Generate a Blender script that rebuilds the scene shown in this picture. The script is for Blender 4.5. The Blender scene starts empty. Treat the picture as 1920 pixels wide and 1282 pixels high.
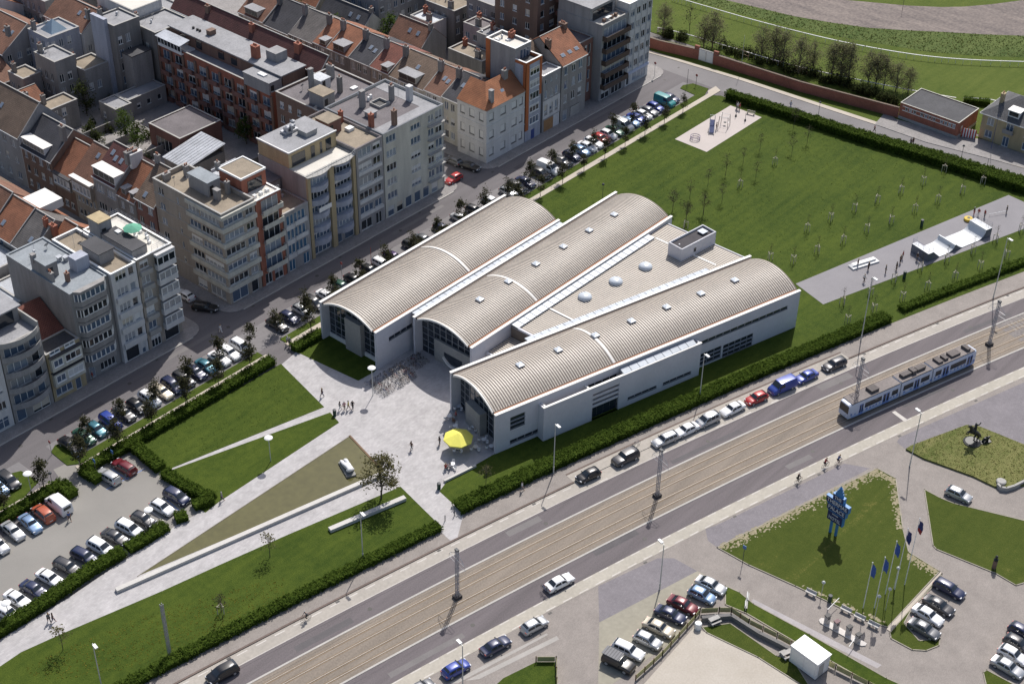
import bpy, bmesh, math, random
import numpy as np
from mathutils import Vector, Matrix
from mathutils.geometry import tessellate_polygon
rnd = random.Random(7)
scn = bpy.context.scene
R = math.radians
# ------------------------------------------------------------------ camera
# World frame: +X runs up the apartment street, +Y points from the park to the
# apartment fronts.  The photograph was calibrated from verticals and right angles.
PCX, PCY, FPX, NADIR, CAMH = 960., 641., 2900., 3960., 155.
PITCH = math.atan(FPX / NADIR); ROLL = math.atan(70 / 3960.)
AZ = R(49.65); CA, SA = math.cos(AZ), math.sin(AZ)
OX, OY = 170., 165.
def c2w(x, y): return (x * CA + y * SA - OX, -x * SA + y * CA - OY)
def cdir(v): return Vector((v[0] * CA + v[1] * SA, -v[0] * SA + v[1] * CA, v[2]))
cr_, sr_ = math.cos(ROLL), math.sin(ROLL); ct_, st_ = math.cos(PITCH), math.sin(PITCH)
right = cdir((cr_, sr_ * st_, sr_ * ct_)); up = cdir((-sr_, cr_ * st_, cr_ * ct_)); back = right.cross(up)
cam = bpy.data.objects.new('camera', bpy.data.cameras.new('camera')); scn.collection.objects.link(cam)
cam.matrix_world = Matrix(((right.x, up.x, back.x, -OX), (right.y, up.y, back.y, -OY), (right.z, up.z, back.z, CAMH), (0, 0, 0, 1)))
cam.data.sensor_width = 36.; cam.data.lens = FPX / 1920. * 36.; cam.data.clip_end = 3000.; cam.data.clip_start = 1.
scn.camera = cam
# ------------------------------------------------------------------ light
SUN_EL, SUN_AZ = R(52), R(25.85)
wd = bpy.data.worlds.new('World'); scn.world = wd; wd.use_nodes = True
nt = wd.node_tree; bg = nt.nodes['Background']
sky = nt.nodes.new('ShaderNodeTexSky'); sky.sky_type = 'NISHITA'; sky.sun_disc = False
sky.sun_elevation = SUN_EL; sky.sun_rotation = math.pi / 2 - SUN_AZ; sky.air_density = .9; sky.dust_density = 2.6; sky.ozone_density = .7
nt.links.new(sky.outputs[0], bg.inputs[0]); bg.inputs[1].default_value = 0.1
sl = bpy.data.lights.new('sun', 'SUN'); sl.energy = 3.7; sl.angle = R(0.5); sl.color = (1, .962, .915)
so_ = bpy.data.objects.new('sun', sl); scn.collection.objects.link(so_)
sd = Vector((math.cos(SUN_EL) * math.cos(SUN_AZ), math.cos(SUN_EL) * math.sin(SUN_AZ), math.sin(SUN_EL)))
so_.rotation_euler = sd.to_track_quat('Z', 'Y').to_euler(); so_.location = (0, 0, 120)
scn.render.engine = 'CYCLES'
scn.view_settings.view_transform = 'Standard'; scn.view_settings.look = 'None'; scn.view_settings.gamma = 1
scn.view_settings.use_curve_mapping = False
scn.view_settings.exposure = 0.28
# ------------------------------------------------------------------ photo measurements -> world
CR = {'C1': (0, 0, 1865/480), 'C2': (440, 0, 1865/480), 'C3': (860, 0, 1865/480), 'C4': (1240, 0, 1920/680), 'C5': (0, 280, 1709/480),
 'C6': (270, 170, 1681/590), 'C7': (0, 560, 1538/480), 'C8': (580, 340, 1839/660), 'D1': (1000, 340, 1822/540), 'D2': (1480, 340, 1880/440),
 'D3': (500, 600, 1709/480), 'D4': (820, 620, 1920/520), 'D5': (1340, 620, 1920/580), 'D6': (0, 880, 1786/560), 'D7': (540, 880, 1920/620),
 'D8': (1080, 860, 1920/840), 'Z6': (1700, 380, 1920/220), 'Z7': (1260, 180, 1920/180), 'F': (0, 0, 1.), 'Z2': (820, 660, 1538/240)}
def at(k, x, y, h=0.):
    o = CR[k]; x = o[0] + x / o[2] - PCX; y = -(o[1] + y / o[2] - PCY)
    xr = x * cr_ - y * sr_; yr = x * sr_ + y * cr_
    d = (xr, FPX * ct_ + yr * st_, -FPX * st_ + yr * ct_); t = (h - CAMH) / d[2]
    return c2w(d[0] * t, d[1] * t)
def S(s, o): return (s - OX, o - OY)                     # street frame
RM, RDV, RNV = (32.967, 179.916), (.815023, .579429), (-.579429, .815023)
def RD(s, o):                                            # avenue frame (s along, o across, gentle bend)
    o = o - 4.2e-4 * s * s - .005 * s
    return c2w(RM[0] + s * RDV[0] + o * RNV[0], RM[1] + s * RDV[1] + o * RNV[1])
def RDang(s): return R(35.41) + math.atan(-8.4e-4 * s - .005) - AZ
def toRD(p):                                             # world -> avenue frame
    x, y = p[0] + OX, p[1] + OY; cx, cy = x * CA - y * SA - RM[0], x * SA + y * CA - RM[1]
    s = cx * RDV[0] + cy * RDV[1]; o = cx * RNV[0] + cy * RNV[1]
    return s, o + 4.2e-4 * s * s + .005 * s
# ------------------------------------------------------------------ objects
COL = scn.collection
def tag(o, label=None, cat=None, group=None, kind=None):
    if label: o['label'] = label
    if cat: o['category'] = cat
    if group: o['group'] = group
    if kind: o['kind'] = kind
    return o
def empty(name, loc, rz=0., label=None, cat=None, group=None):
    o = bpy.data.objects.new(name, None); COL.objects.link(o); o.location = (loc[0], loc[1], loc[2] if len(loc) > 2 else 0.)
    o.rotation_euler = (0, 0, rz); o.empty_display_size = .3
    return tag(o, label, cat, group)
def inst(name, mesh, parent=None, loc=(0, 0, 0), rz=0., mat=None, scale=None):
    o = bpy.data.objects.new(name, mesh); COL.objects.link(o); o.parent = parent
    o.location = (loc[0], loc[1], loc[2] if len(loc) > 2 else 0.); o.rotation_euler = (0, 0, rz)
    if scale: o.scale = scale if hasattr(scale, '__len__') else (scale,) * 3
    if mat:
        if not len(mesh.materials): mesh.materials.append(None)
        o.material_slots[0].link = 'OBJECT'; o.material_slots[0].material = mat
    return o
def copy_tree(o, parent=None, loc=None, rz=None):
    c = o.copy(); COL.objects.link(c); c.parent = parent
    if loc is not None: c.location = (loc[0], loc[1], loc[2] if len(loc) > 2 else 0.)
    if rz is not None: c.rotation_euler = (0, 0, rz)
    for ch in o.children: copy_tree(ch, c)
    return c
class MB:
    def __init__(s): s.v = []; s.f = []; s.uv = None
    def add(s, vs, fs, M=None):
        n = len(s.v)
        s.v += [tuple(M @ Vector(v)) for v in vs] if M is not None else [tuple(v) for v in vs]
        s.f += [tuple(i + n for i in f) for f in fs]; return s
    def box(s, x0, x1, y0, y1, z0, z1, M=None):
        return s.add([(x0, y0, z0), (x1, y0, z0), (x1, y1, z0), (x0, y1, z0), (x0, y0, z1), (x1, y0, z1), (x1, y1, z1), (x0, y1, z1)],
              [(0, 3, 2, 1), (4, 5, 6, 7), (0, 1, 5, 4), (1, 2, 6, 5), (2, 3, 7, 6), (3, 0, 4, 7)], M)
    def cbox(s, c, sx, sy, sz, M=None): return s.box(c[0]-sx/2, c[0]+sx/2, c[1]-sy/2, c[1]+sy/2, c[2]-sz/2, c[2]+sz/2, M)
    def quad(s, a, b, c, d): return s.add([a, b, c, d], [(0, 1, 2, 3)])
    def prism(s, poly, z0, z1, bottom=False):
        poly = ccw(poly); n = len(poly)
        tr = tessellate_polygon([[Vector((p[0], p[1], 0)) for p in poly]])
        tf = []
        for t in tr:
            a, b, c = [poly[i] for i in t]
            if (b[0]-a[0])*(c[1]-a[1]) - (b[1]-a[1])*(c[0]-a[0]) < 0: t = (t[0], t[2], t[1])
            tf.append(tuple(i + n for i in t))
        vs = [(p[0], p[1], z0) for p in poly] + [(p[0], p[1], z1) for p in poly]
        sides = [(i, (i+1) % n, (i+1) % n + n, i + n) for i in range(n)] if z1 - z0 > 1e-4 else []
        return s.add(vs, tf + sides + ([tuple(range(n-1, -1, -1))] if bottom else []))
    def tube(s, p0, p1, r0, r1=None, n=6, cap=True):
        p0, p1 = Vector(p0), Vector(p1); r1 = r0 if r1 is None else r1
        d = p1 - p0; q = d.to_track_quat('Z', 'Y') if d.length > 1e-6 else Vector((0, 0, 1)).to_track_quat('Z', 'Y')
        vs = []
        for p, r in ((p0, r0), (p1, r1)):
            for i in range(n):
                a = 2 * math.pi * i / n; vs.append(p + q @ Vector((r * math.cos(a), r * math.sin(a), 0)))
        fs = [(i, (i+1) % n, (i+1) % n + n, i + n) for i in range(n)]
        if cap: fs += [tuple(range(n-1, -1, -1)), tuple(range(n, 2*n))]
        return s.add(vs, fs)
    def path(s, pts, r, n=6):
        for a, b in zip(pts, pts[1:]): s.tube(a, b, r, r, n)
        return s
    def lathe(s, prof, n=12, c=(0, 0, 0), M=None):
        vs = []; fs = []
        for r, z in prof:
            for i in range(n):
                a = 2 * math.pi * i / n; vs.append((c[0] + r * math.cos(a), c[1] + r * math.sin(a), c[2] + z))
        for k in range(len(prof) - 1):
            for i in range(n): j = (i+1) % n; fs.append((k*n+i, k*n+j, (k+1)*n+j, (k+1)*n+i))
        fs.append(tuple(range(n-1, -1, -1))); fs.append(tuple(range((len(prof)-1)*n, len(prof)*n)))
        return s.add(vs, fs, M)
    def loft(s, rings, closed=False, caps=True):
        n = len(rings[0]); fs = []
        for k in range(len(rings) - 1):
            for i in range(n if closed else n - 1):
                j = (i+1) % n; fs.append((k*n+i, k*n+j, (k+1)*n+j, (k+1)*n+i))
        if caps: fs += [tuple(range(n-1, -1, -1)), tuple(range((len(rings)-1)*n, len(rings)*n))]
        return s.add([p for r in rings for p in r], fs)
    def mesh(s, name, mat=None, smooth=None):
        m = bpy.data.meshes.new(name); m.from_pydata(s.v, [], s.f)
        if s.uv:
            l = m.uv_layers.new(name='UVMap'); k = 0
            for f in s.f:
                for i in f: l.data[k].uv = s.uv[i]; k += 1
        if mat: m.materials.append(mat)
        if smooth is not None:
            m.polygons.foreach_set('use_smooth', [True] * len(m.polygons)); m.set_sharp_from_angle(angle=R(smooth))
        m.update(); return m
    def build(s, name, mat, parent=None, loc=(0, 0, 0), rz=0., smooth=None):
        return inst(name, s.mesh(name, mat, smooth), parent, loc, rz)
def ccw(p):
    a = sum(p[i][0] * p[(i+1) % len(p)][1] - p[(i+1) % len(p)][0] * p[i][1] for i in range(len(p)))
    return list(p) if a > 0 else list(reversed(p))
def quads_mesh(name, V, mat):                            # numpy (n,4,3) -> mesh of loose quads
    V = np.asarray(V, dtype=np.float32); n = len(V); m = bpy.data.meshes.new(name)
    m.vertices.add(4*n); m.vertices.foreach_set('co', V.reshape(-1)); m.loops.add(4*n)
    m.loops.foreach_set('vertex_index', np.arange(4*n, dtype=np.int32)); m.polygons.add(n)
    m.polygons.foreach_set('loop_start', np.arange(0, 4*n, 4, dtype=np.int32)); m.polygons.foreach_set('loop_total', np.full(n, 4, dtype=np.int32))
    m.materials.append(mat); m.update(calc_edges=True); return m
# ------------------------------------------------------------------ materials
MATS = {}
def M(name, col, rough=.8, var=.18, scale=1.5, metal=0., col2=None, bump=0., coat=0., spec=None, fine=None, streak=None):
    """principled surface with two scales of noise in world metres"""
    if name in MATS: return MATS[name]
    m = bpy.data.materials.new(name); m.use_nodes = True; t = m.node_tree; b = t.nodes['Principled BSDF']
    b.inputs['Roughness'].default_value = rough; b.inputs['Metallic'].default_value = metal
    if coat: b.inputs['Coat Weight'].default_value = coat; b.inputs['Coat Roughness'].default_value = .06
    if spec is not None: b.inputs['Specular IOR Level'].default_value = spec
    if var > 0 or col2:
        geo = t.nodes.new('ShaderNodeNewGeometry')
        n1 = t.nodes.new('ShaderNodeTexNoise'); n1.inputs['Scale'].default_value = scale * .22; n1.inputs['Detail'].default_value = 5; n1.inputs['Roughness'].default_value = .65
        n2 = t.nodes.new('ShaderNodeTexNoise'); n2.inputs['Scale'].default_value = fine or scale * 2.7; n2.inputs['Detail'].default_value = 4
        t.links.new(geo.outputs['Position'], n2.inputs['Vector'])
        if streak:
            mp = t.nodes.new('ShaderNodeMapping'); mp.inputs['Rotation'].default_value = (0, 0, streak[3]); mp.inputs['Scale'].default_value = streak[:3]; mp.vector_type = 'TEXTURE' if False else 'POINT'
            t.links.new(geo.outputs['Position'], mp.inputs[0]); t.links.new(mp.outputs[0], n1.inputs['Vector'])
        else: t.links.new(geo.outputs['Position'], n1.inputs['Vector'])
        mix = t.nodes.new('ShaderNodeMix'); mix.data_type = 'FLOAT'; mix.inputs[0].default_value = .45
        t.links.new(n1.outputs[0], mix.inputs[2]); t.links.new(n2.outputs[0], mix.inputs[3])
        ra = t.nodes.new('ShaderNodeValToRGB'); t.links.new(mix.outputs[0], ra.inputs[0])
        c2 = col2 or tuple(min(1, c * (1 + var)) for c in col); c1 = col if col2 else tuple(c * (1 - var) for c in col)
        ra.color_ramp.elements[0].color = (*c1, 1); ra.color_ramp.elements[1].color = (*c2, 1)
        ra.color_ramp.elements[0].position = .36; ra.color_ramp.elements[1].position = .64
        t.links.new(ra.outputs[0], b.inputs['Base Color'])
        if bump:
            bp = t.nodes.new('ShaderNodeBump'); bp.inputs['Strength'].default_value = bump; bp.inputs['Distance'].default_value = .05
            t.links.new(n2.outputs[0], bp.inputs['Height']); t.links.new(bp.outputs[0], b.inputs['Normal'])
    else: b.inputs['Base Color'].default_value = (*col, 1)
    MATS[name] = m; return m
def Mbrick(name, ca, cb, cm, bw=.4, bh=.2, mortar=.02, rough=.85, uv=False, rot=0., off=.5, wear=.22, bump=.3):
    """paving / tile courses laid out in metres (world XY, or the mesh's own UV in metres)"""
    m = bpy.data.materials.new(name); m.use_nodes = True; t = m.node_tree; b = t.nodes['Principled BSDF']; b.inputs['Roughness'].default_value = rough
    if uv: src = t.nodes.new('ShaderNodeTexCoord').outputs['UV']; geo = t.nodes.new('ShaderNodeNewGeometry')
    else:
        geo = t.nodes.new('ShaderNodeNewGeometry'); src = geo.outputs['Position']
    mp = t.nodes.new('ShaderNodeMapping'); mp.inputs['Rotation'].default_value = (0, 0, rot); t.links.new(src, mp.inputs[0])
    br = t.nodes.new('ShaderNodeTexBrick'); br.offset = off; t.links.new(mp.outputs[0], br.inputs['Vector'])
    for k, v in (('Scale', 1.), ('Mortar Size', mortar), ('Brick Width', bw), ('Row Height', bh), ('Bias', 0.)): br.inputs[k].default_value = v
    br.inputs['Color1'].default_value = (*ca, 1); br.inputs['Color2'].default_value = (*cb, 1); br.inputs['Mortar'].default_value = (*cm, 1)
    n1 = t.nodes.new('ShaderNodeTexNoise'); n1.inputs['Scale'].default_value = .35; n1.inputs['Detail'].default_value = 6; n1.inputs['Roughness'].default_value = .7
    t.links.new(geo.outputs['Position'], n1.inputs['Vector'])
    mr = t.nodes.new('ShaderNodeMapRange'); mr.inputs[1].default_value = .3; mr.inputs[2].default_value = .7; mr.inputs[3].default_value = 1 - wear; mr.inputs[4].default_value = 1 + wear
    t.links.new(n1.outputs[0], mr.inputs[0])
    mu = t.nodes.new('ShaderNodeVectorMath'); mu.operation = 'SCALE'; t.links.new(br.outputs[0], mu.inputs[0]); t.links.new(mr.outputs[0], mu.inputs['Scale'])
    t.links.new(mu.outputs[0], b.inputs['Base Color'])
    if bump:
        bp = t.nodes.new('ShaderNodeBump'); bp.inputs['Strength'].default_value = bump; bp.inputs['Distance'].default_value = .03; bp.invert = True
        t.links.new(br.outputs['Fac'], bp.inputs['Height']); t.links.new(bp.outputs[0], b.inputs['Normal'])
    MATS[name] = m; return m
def Mgrass(name, c1, c2, c3=None, patch=.5):
    m = bpy.data.materials.new(name); m.use_nodes = True; t = m.node_tree; b = t.nodes['Principled BSDF']; b.inputs['Roughness'].default_value = .9; b.inputs['Specular IOR Level'].default_value = .15
    geo = t.nodes.new('ShaderNodeNewGeometry'); cols = []
    ns = []
    for sc, de in ((.07, 4), (.9, 5), (6., 3), (.5, 3)):
        n = t.nodes.new('ShaderNodeTexNoise'); n.inputs['Scale'].default_value = sc; n.inputs['Detail'].default_value = de; n.inputs['Roughness'].default_value = .65
        t.links.new(geo.outputs['Position'], n.inputs['Vector']); ns.append(n)
    mp = t.nodes.new('ShaderNodeMapping'); mp.inputs['Rotation'].default_value = (0, 0, R(14)); mp.inputs['Scale'].default_value = (.05, 1.3, 1); t.links.new(geo.outputs['Position'], mp.inputs[0]); t.links.new(mp.outputs[0], ns[-1].inputs['Vector'])
    a = t.nodes.new('ShaderNodeMix'); a.data_type = 'FLOAT'; a.inputs[0].default_value = .5; t.links.new(ns[0].outputs[0], a.inputs[2]); t.links.new(ns[1].outputs[0], a.inputs[3])
    a2 = t.nodes.new('ShaderNodeMix'); a2.data_type = 'FLOAT'; a2.inputs[0].default_value = .38; t.links.new(a.outputs[0], a2.inputs[2]); t.links.new(ns[2].outputs[0], a2.inputs[3])
    a3 = t.nodes.new('ShaderNodeMix'); a3.data_type = 'FLOAT'; a3.inputs[0].default_value = .22; t.links.new(a2.outputs[0], a3.inputs[2]); t.links.new(ns[3].outputs[0], a3.inputs[3])
    ra = t.nodes.new('ShaderNodeValToRGB'); t.links.new(a3.outputs[0], ra.inputs[0])
    ra.color_ramp.elements[0].position = .4; ra.color_ramp.elements[1].position = .6
    ra.color_ramp.elements[0].color = (*c1, 1); ra.color_ramp.elements[1].color = (*c2, 1)
    if c3:
        e = ra.color_ramp.elements.new(.5 + .5 * patch * .5); e.color = (*c3, 1)
    t.links.new(ra.outputs[0], b.inputs['Base Color'])
    bp = t.nodes.new('ShaderNodeBump'); bp.inputs['Strength'].default_value = .7; bp.inputs['Distance'].default_value = .12
    t.links.new(ns[2].outputs[0], bp.inputs['Height']); t.links.new(bp.outputs[0], b.inputs['Normal'])
    MATS[name] = m; return m
def Mleaf(name, c1, c2):
    m = bpy.data.materials.new(name); m.use_nodes = True; t = m.node_tree; b = t.nodes['Principled BSDF']; b.inputs['Roughness'].default_value = .85; b.inputs['Specular IOR Level'].default_value = .06
    geo = t.nodes.new('ShaderNodeNewGeometry'); n = t.nodes.new('ShaderNodeTexNoise'); n.inputs['Scale'].default_value = 2.2; n.inputs['Detail'].default_value = 4
    t.links.new(geo.outputs['Position'], n.inputs['Vector']); ra = t.nodes.new('ShaderNodeValToRGB'); t.links.new(n.outputs[0], ra.inputs[0])
    ra.color_ramp.elements[0].position = .35; ra.color_ramp.elements[1].position = .66
    ra.color_ramp.elements[0].color = (*c1, 1); ra.color_ramp.elements[1].color = (*c2, 1); t.links.new(ra.outputs[0], b.inputs['Base Color'])
    tr = t.nodes.new('ShaderNodeBsdfTranslucent'); t.links.new(ra.outputs[0], tr.inputs[0]); mx = t.nodes.new('ShaderNodeMixShader'); mx.inputs[0].default_value = .45
    t.links.new(b.outputs[0], mx.inputs[1]); t.links.new(tr.outputs[0], mx.inputs[2]); t.links.new(mx.outputs[0], t.nodes['Material Output'].inputs[0])
    MATS[name] = m; return m
white = M('white_paint', (.78, .78, .76), .5, .06)
glass_d = M('glass_dark', (.02, .026, .034), .08, 0, spec=.7)
glass_b = M('glass_blue', (.09, .13, .19), .1, 0, spec=.7)
glass_c = M('glass_curtain', (.3, .31, .32), .25, .25, 2.)
glass_w = M('glass_blind', (.55, .56, .56), .4, .1)
glass_s = M('glass_painted_sky', (.27, .31, .36), .1, .2, 1.5, spec=.7)  # pale blue-grey pane colour, with the sky's reflection painted in
GL = [glass_d, glass_d, glass_b, glass_c, glass_b, glass_s]
asphalt = M('asphalt_grey', (.105, .1, .108), .9, .17, .5, bump=.2)
concrete = M('concrete', (.36, .35, .33), .85, .14, 1.)
galv = M('galvanised_steel', (.42, .43, .45), .45, .1, metal=.6)
dark = M('dark_plastic', (.02, .02, .022), .6, 0)
rubber = M('tyre_rubber', (.018, .018, .018), .85, 0)
wood = M('weathered_wood', (.33, .25, .17), .85, .2)
# ================================================================== GROUND
def P(k, *xy, h=0.): return [at(k, x, y, h) for x, y in xy]
def F(*xy): return P('F', *xy)
def slab(name, poly, z1, mat, z0=-.05, kind='structure'):
    return tag(MB().prism(poly, z0, z1).build(name, mat), kind=kind)
lawn_m = Mgrass('lawn_grass', (.029, .053, .0055), (.072, .1, .0125), (.046, .074, .0085))
lawn_dry = Mgrass('dry_lawn_grass', (.042, .062, .008), (.12, .118, .028), (.066, .085, .0135), .3)
race_m = Mgrass('racecourse_grass', (.052, .082, .0105), (.1, .126, .023), (.074, .103, .015))
rough_m = Mgrass('rough_grass', (.035, .065, .012), (.12, .15, .045), (.075, .11, .025))
plaza_m = Mbrick('plaza_slabs', (.38, .363, .363), (.44, .424, .42), (.345, .333, .332), .6, .3, .012, wear=.17, bump=.1)
brickpave = Mbrick('brick_paving', (.238, .21, .19), (.285, .255, .23), (.195, .174, .16), .22, .11, .01, rot=R(-14), wear=.14, bump=.1)
greypave = Mbrick('grey_paving', (.175, .16, .172), (.205, .188, .2), (.16, .148, .158), .3, .3, .012, rot=R(-14), wear=.12, bump=.1)
footpave = Mbrick('footway_slabs', (.24, .225, .218), (.295, .278, .268), (.19, .18, .176), .3, .3, .014, wear=.16, bump=.15)
strip_m = M('concrete_strip', (.37, .34, .3), .9, .13, .8)
lotm = M('lot_surface', (.25, .238, .218), .95, .11, .35, fine=9.)
street_m = M('street_asphalt', (.138, .127, .13), .92, .2, 1.6, fine=6., bump=.1, streak=(.12, 1., 1, 0))
avenue_m = M('avenue_asphalt', (.131, .114, .118), .9, .2, 3.2, fine=5., bump=.1, streak=(.045, 1.1, 1, R(14.2)))
tramb = M('tram_bed_concrete', (.216, .182, .148), .92, .22, 3., fine=4., streak=(.06, 1., 1, R(14.2)))
tramb2 = M('rusty_rail_band', (.205, .155, .105), .92, .2, 1.)
ballast = M('ballast_stone', (.2, .18, .17), .95, .3, 6., bump=.6)
pathm = M('gravel_path', (.46, .41, .345), .95, .1, 1., fine=8.)
sandm = M('sand_court', (.39, .35, .295), .95, .1, .6, col2=(.475, .435, .38), fine=4.)
trackm = M('race_track_sand', (.112, .094, .09), .95, .14, 1.6, col2=(.245, .205, .18), fine=1.4, bump=.5, streak=(1., .25, 1, R(35)))
kerbm = M('kerb_concrete', (.42, .4, .37), .85, .12)
kerbd = M('dark_kerb', (.14, .105, .09), .9, .2)
linem = M('line_paint', (.52, .49, .45), .8, .14)
bluel = M('blue_line_paint', (.12, .2, .42), .8, .1)
tag(MB().prism([(-900, -500), (1500, -500), (1500, 1300), (-900, 1300)], -.4, -.06).build('ground', M('ground_soil', (.16, .15, .14), .95, .15, .2)), kind='structure')
# --- apartment street and side streets
slab('street', [S(40, 160), S(268, 160), S(268, 188), S(40, 188)], 0., street_m)
slab('side_street', [S(126.5, 188), S(136.5, 188), S(136.5, 330), S(126.5, 330)], 0.002, street_m)
slab('side_street', [S(192, 188), S(204.5, 188), S(204.5, 330), S(192, 330)], 0.002, street_m)
far_k = [S(266.3, 188), S(267, 183.8), S(269.2, 163.1), S(270.6, 140), S(272.2, 118.9), S(275.5, 98.9), S(283, 60), S(296, 0)]
near_k = [S(286, 0), S(274, 60), S(269, 98), S(265.5, 120), S(263.5, 140), S(262, 160), S(262, 188)]
slab('cross_road', far_k + near_k, .004, M('cross_road_asphalt', (.19, .18, .18), .92, .14, .5, fine=6.))
slab('verge', far_k + list(reversed([(x + 1.2, y) for x, y in [far_k[0], far_k[2], far_k[4], far_k[5], far_k[6], far_k[7]]])), .09, pathm)
slab('verge', [(x + 1.2, y) for x, y in far_k] + [(x + 8, y) for x, y in reversed(far_k)], .08, race_m)
slab('forecourt', P('C4', (1190, 590), (1240, 632), (1580, 725), (1700, 740), (1960, 830), (1960, 900), (1400, 755), (1130, 660)), .10, footpave)
# apartment pavements (raised, with kerbs)
def pavement(poly): slab('pavement', poly, .12, footpave)
def rcorner(s, o, r, a0):
    return [S(s + r * math.cos(R(a0 + t)), o + r * math.sin(R(a0 + t))) for t in (0, 22, 45, 68, 90)]
pavement([S(30, 182), S(30, 178)] + rcorner(126, 181, 3., -90) + [S(129, 330), S(126, 330)])
pavement([S(136.8, 330), S(134.2, 330)] + rcorner(137.2, 181, 3., 180) + rcorner(191, 181, 3., -90) + [S(194, 330), S(191, 330)])
pavement([S(203.8, 330), S(201.2, 330)] + rcorner(204.2, 181, 3., 180) + rcorner(259, 181, 3., -90) + [S(262, 330), S(257, 330)])
for a, b in ((30, 126), (137.2, 191), (204.2, 259)):
    o = MB().box(0, b - a, 0, .22, 0, .13).build('kerb', kerbm, loc=(*S(a, 177.8), 0)); tag(o, kind='structure')
# parking apron, verge, path along the park
apron = M('parking_apron', (.19, .18, .182), .92, .12, .6)
for a, b in ((40, 87.6), (92.5, 260)):
    slab('parking_strip', [S(a, 166.6), S(b, 166.6), S(b, 172.6), S(a, 172.6)], .006, apron)
def vseg(a, b, rl, rr):
    p = [S(a, 165.2)]; p += [S(b, 165.2)]
    p += [S(b + 3.5, 166.5), S(b + 3.2, 170.5), S(b + 1, 171.6), S(b - .6, 171.2), S(b - 1., 166.9)] if rr else [S(b, 166.7)]
    p += [S(a + 1.9, 166.9), S(a + 1.8, 171.2), S(a, 171.7), S(a - 1.4, 170.8), S(a - 1.6, 166.4)] if rl else [S(a, 166.7)]
    slab('grass_verge', p, .1, lawn_m)
vseg(40, 83.4, 0, 1); vseg(93.6, 130.5, 1, 0); vseg(135.5, 257.5, 0, 1)
slab('footpath', [S(40, 164), S(88, 164), S(88, 165.2), S(40, 165.2)], .11, pathm)
slab('footpath', [S(92.6, 164), S(131, 164), S(131, 165.2), S(92.6, 165.2)], .11, pathm)
slab('footpath', [S(135.2, 164), S(262, 164), S(263, 166), S(260, 166), S(259, 165.2), S(135.2, 165.2)], .11, pathm)
# --- avenue
def strip(name, o0, o1, z1, mat, s0=-150., s1=210., z0=-.05, parent=None, step=4.):
    n = int((s1 - s0) / step); mb = MB(); rings = []
    for i in range(n + 1):
        s = s0 + (s1 - s0) * i / n; a, b = RD(s, o0), RD(s, o1)
        rings.append([(*a, z0), (*a, z1), (*b, z1), (*b, z0)])
    mb.loft(rings)
    o = mb.build(name, mat, parent)
    return o if parent else tag(o, kind='structure')
strip('avenue_pavement', 10.3, 14.3, .10, brickpave)
strip('parking_lane', 8.05, 10.3, .012, strip_m)
bay0, bay1 = toRD(at('D4', 890, 1000))[0], toRD(at('D5', 800, 150))[0]
strip('parking_bay', 10.3, 12.2, .104, strip_m, bay0, bay1)
kb = tag(empty('kerb', (0, 0, 0)), kind='structure')
def kstrip(o, s0, s1, w=.3, z=.13, mat=kerbd): return strip('kerb_run', o, o + w, z, mat, s0, s1, parent=kb)
kstrip(10.25, -150, bay0); kstrip(10.25, bay1, 210); kstrip(12.2, bay0, bay1)
strip('avenue_lane', 4.75, 8.05, .008, avenue_m); strip('avenue_lane', -6.6, -2.9, .008, avenue_m)
strip('tram_kerb', 4.45, 4.75, .06, kerbm); strip('tram_kerb', -2.9, -2.6, .06, kerbm)
strip('tram_bed', -2.6, 4.45, .02, tramb, s1=64.); strip('tram_ballast', -2.6, 4.45, .02, ballast, s0=64.)
tr = tag(empty('tram_track', (0, 0, 0)), kind='structure')
railm = M('rail_steel', (.44, .39, .34), .5, .15)
for c0 in (2.55, -.85):
    strip('rusty_band', c0 - .95, c0 - .45, .026, tramb2, parent=tr); strip('rusty_band', c0 + .45, c0 + .95, .026, tramb2, parent=tr)
    for dx in (-.72, .72): strip('rail', c0 + dx - .035, c0 + dx + .035, .07, railm, z0=.0, parent=tr)
slp = MB().box(-.13, .13, -1.2, 1.2, 0, .03).mesh('sleeper', M('sleeper_concrete', (.27, .24, .21), .9, .15))
for c0 in (2.55, -.85):
    for i in range(60): inst('sleeper', slp, tr, (*RD(66 + i * .9, c0), .018), RDang(66 + i * .9))
cl = strip('cycle_lane', -8.6, -6.6, .012, M('cycle_lane_concrete', (.4, .37, .315), .9, .12, .8))
pk = tag(empty('road_markings', (0, 0, 0)), kind='structure')
dash = MB().box(-.8, .8, -.09, .09, 0, .006).mesh('lane_dash', linem)
for i in range(76):
    s = -110 + i * 2.9; a = RDang(s)
    inst('lane_dash', dash, pk, (*RD(s, -6.75), .0125), a); inst('lane_dash', dash, pk, (*RD(s + 1, -8.4), .0125), a)
    if s < bay0 or s > bay1 or i % 2 == 0: inst('lane_dash', dash, pk, (*RD(s, 9.75 if not bay0 < s < bay1 else 8.25), .0125), a)
strip('edge_line', 8.0, 8.12, .0135, linem, s0=-150)
# crosswalk-like bar across the lane near the tram
bar = MB().prism(P('D5', (1100, 505), (1120, 497), (1195, 550), (1172, 560)), .002, .0125).build('stop_bar', linem, pk)
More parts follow.
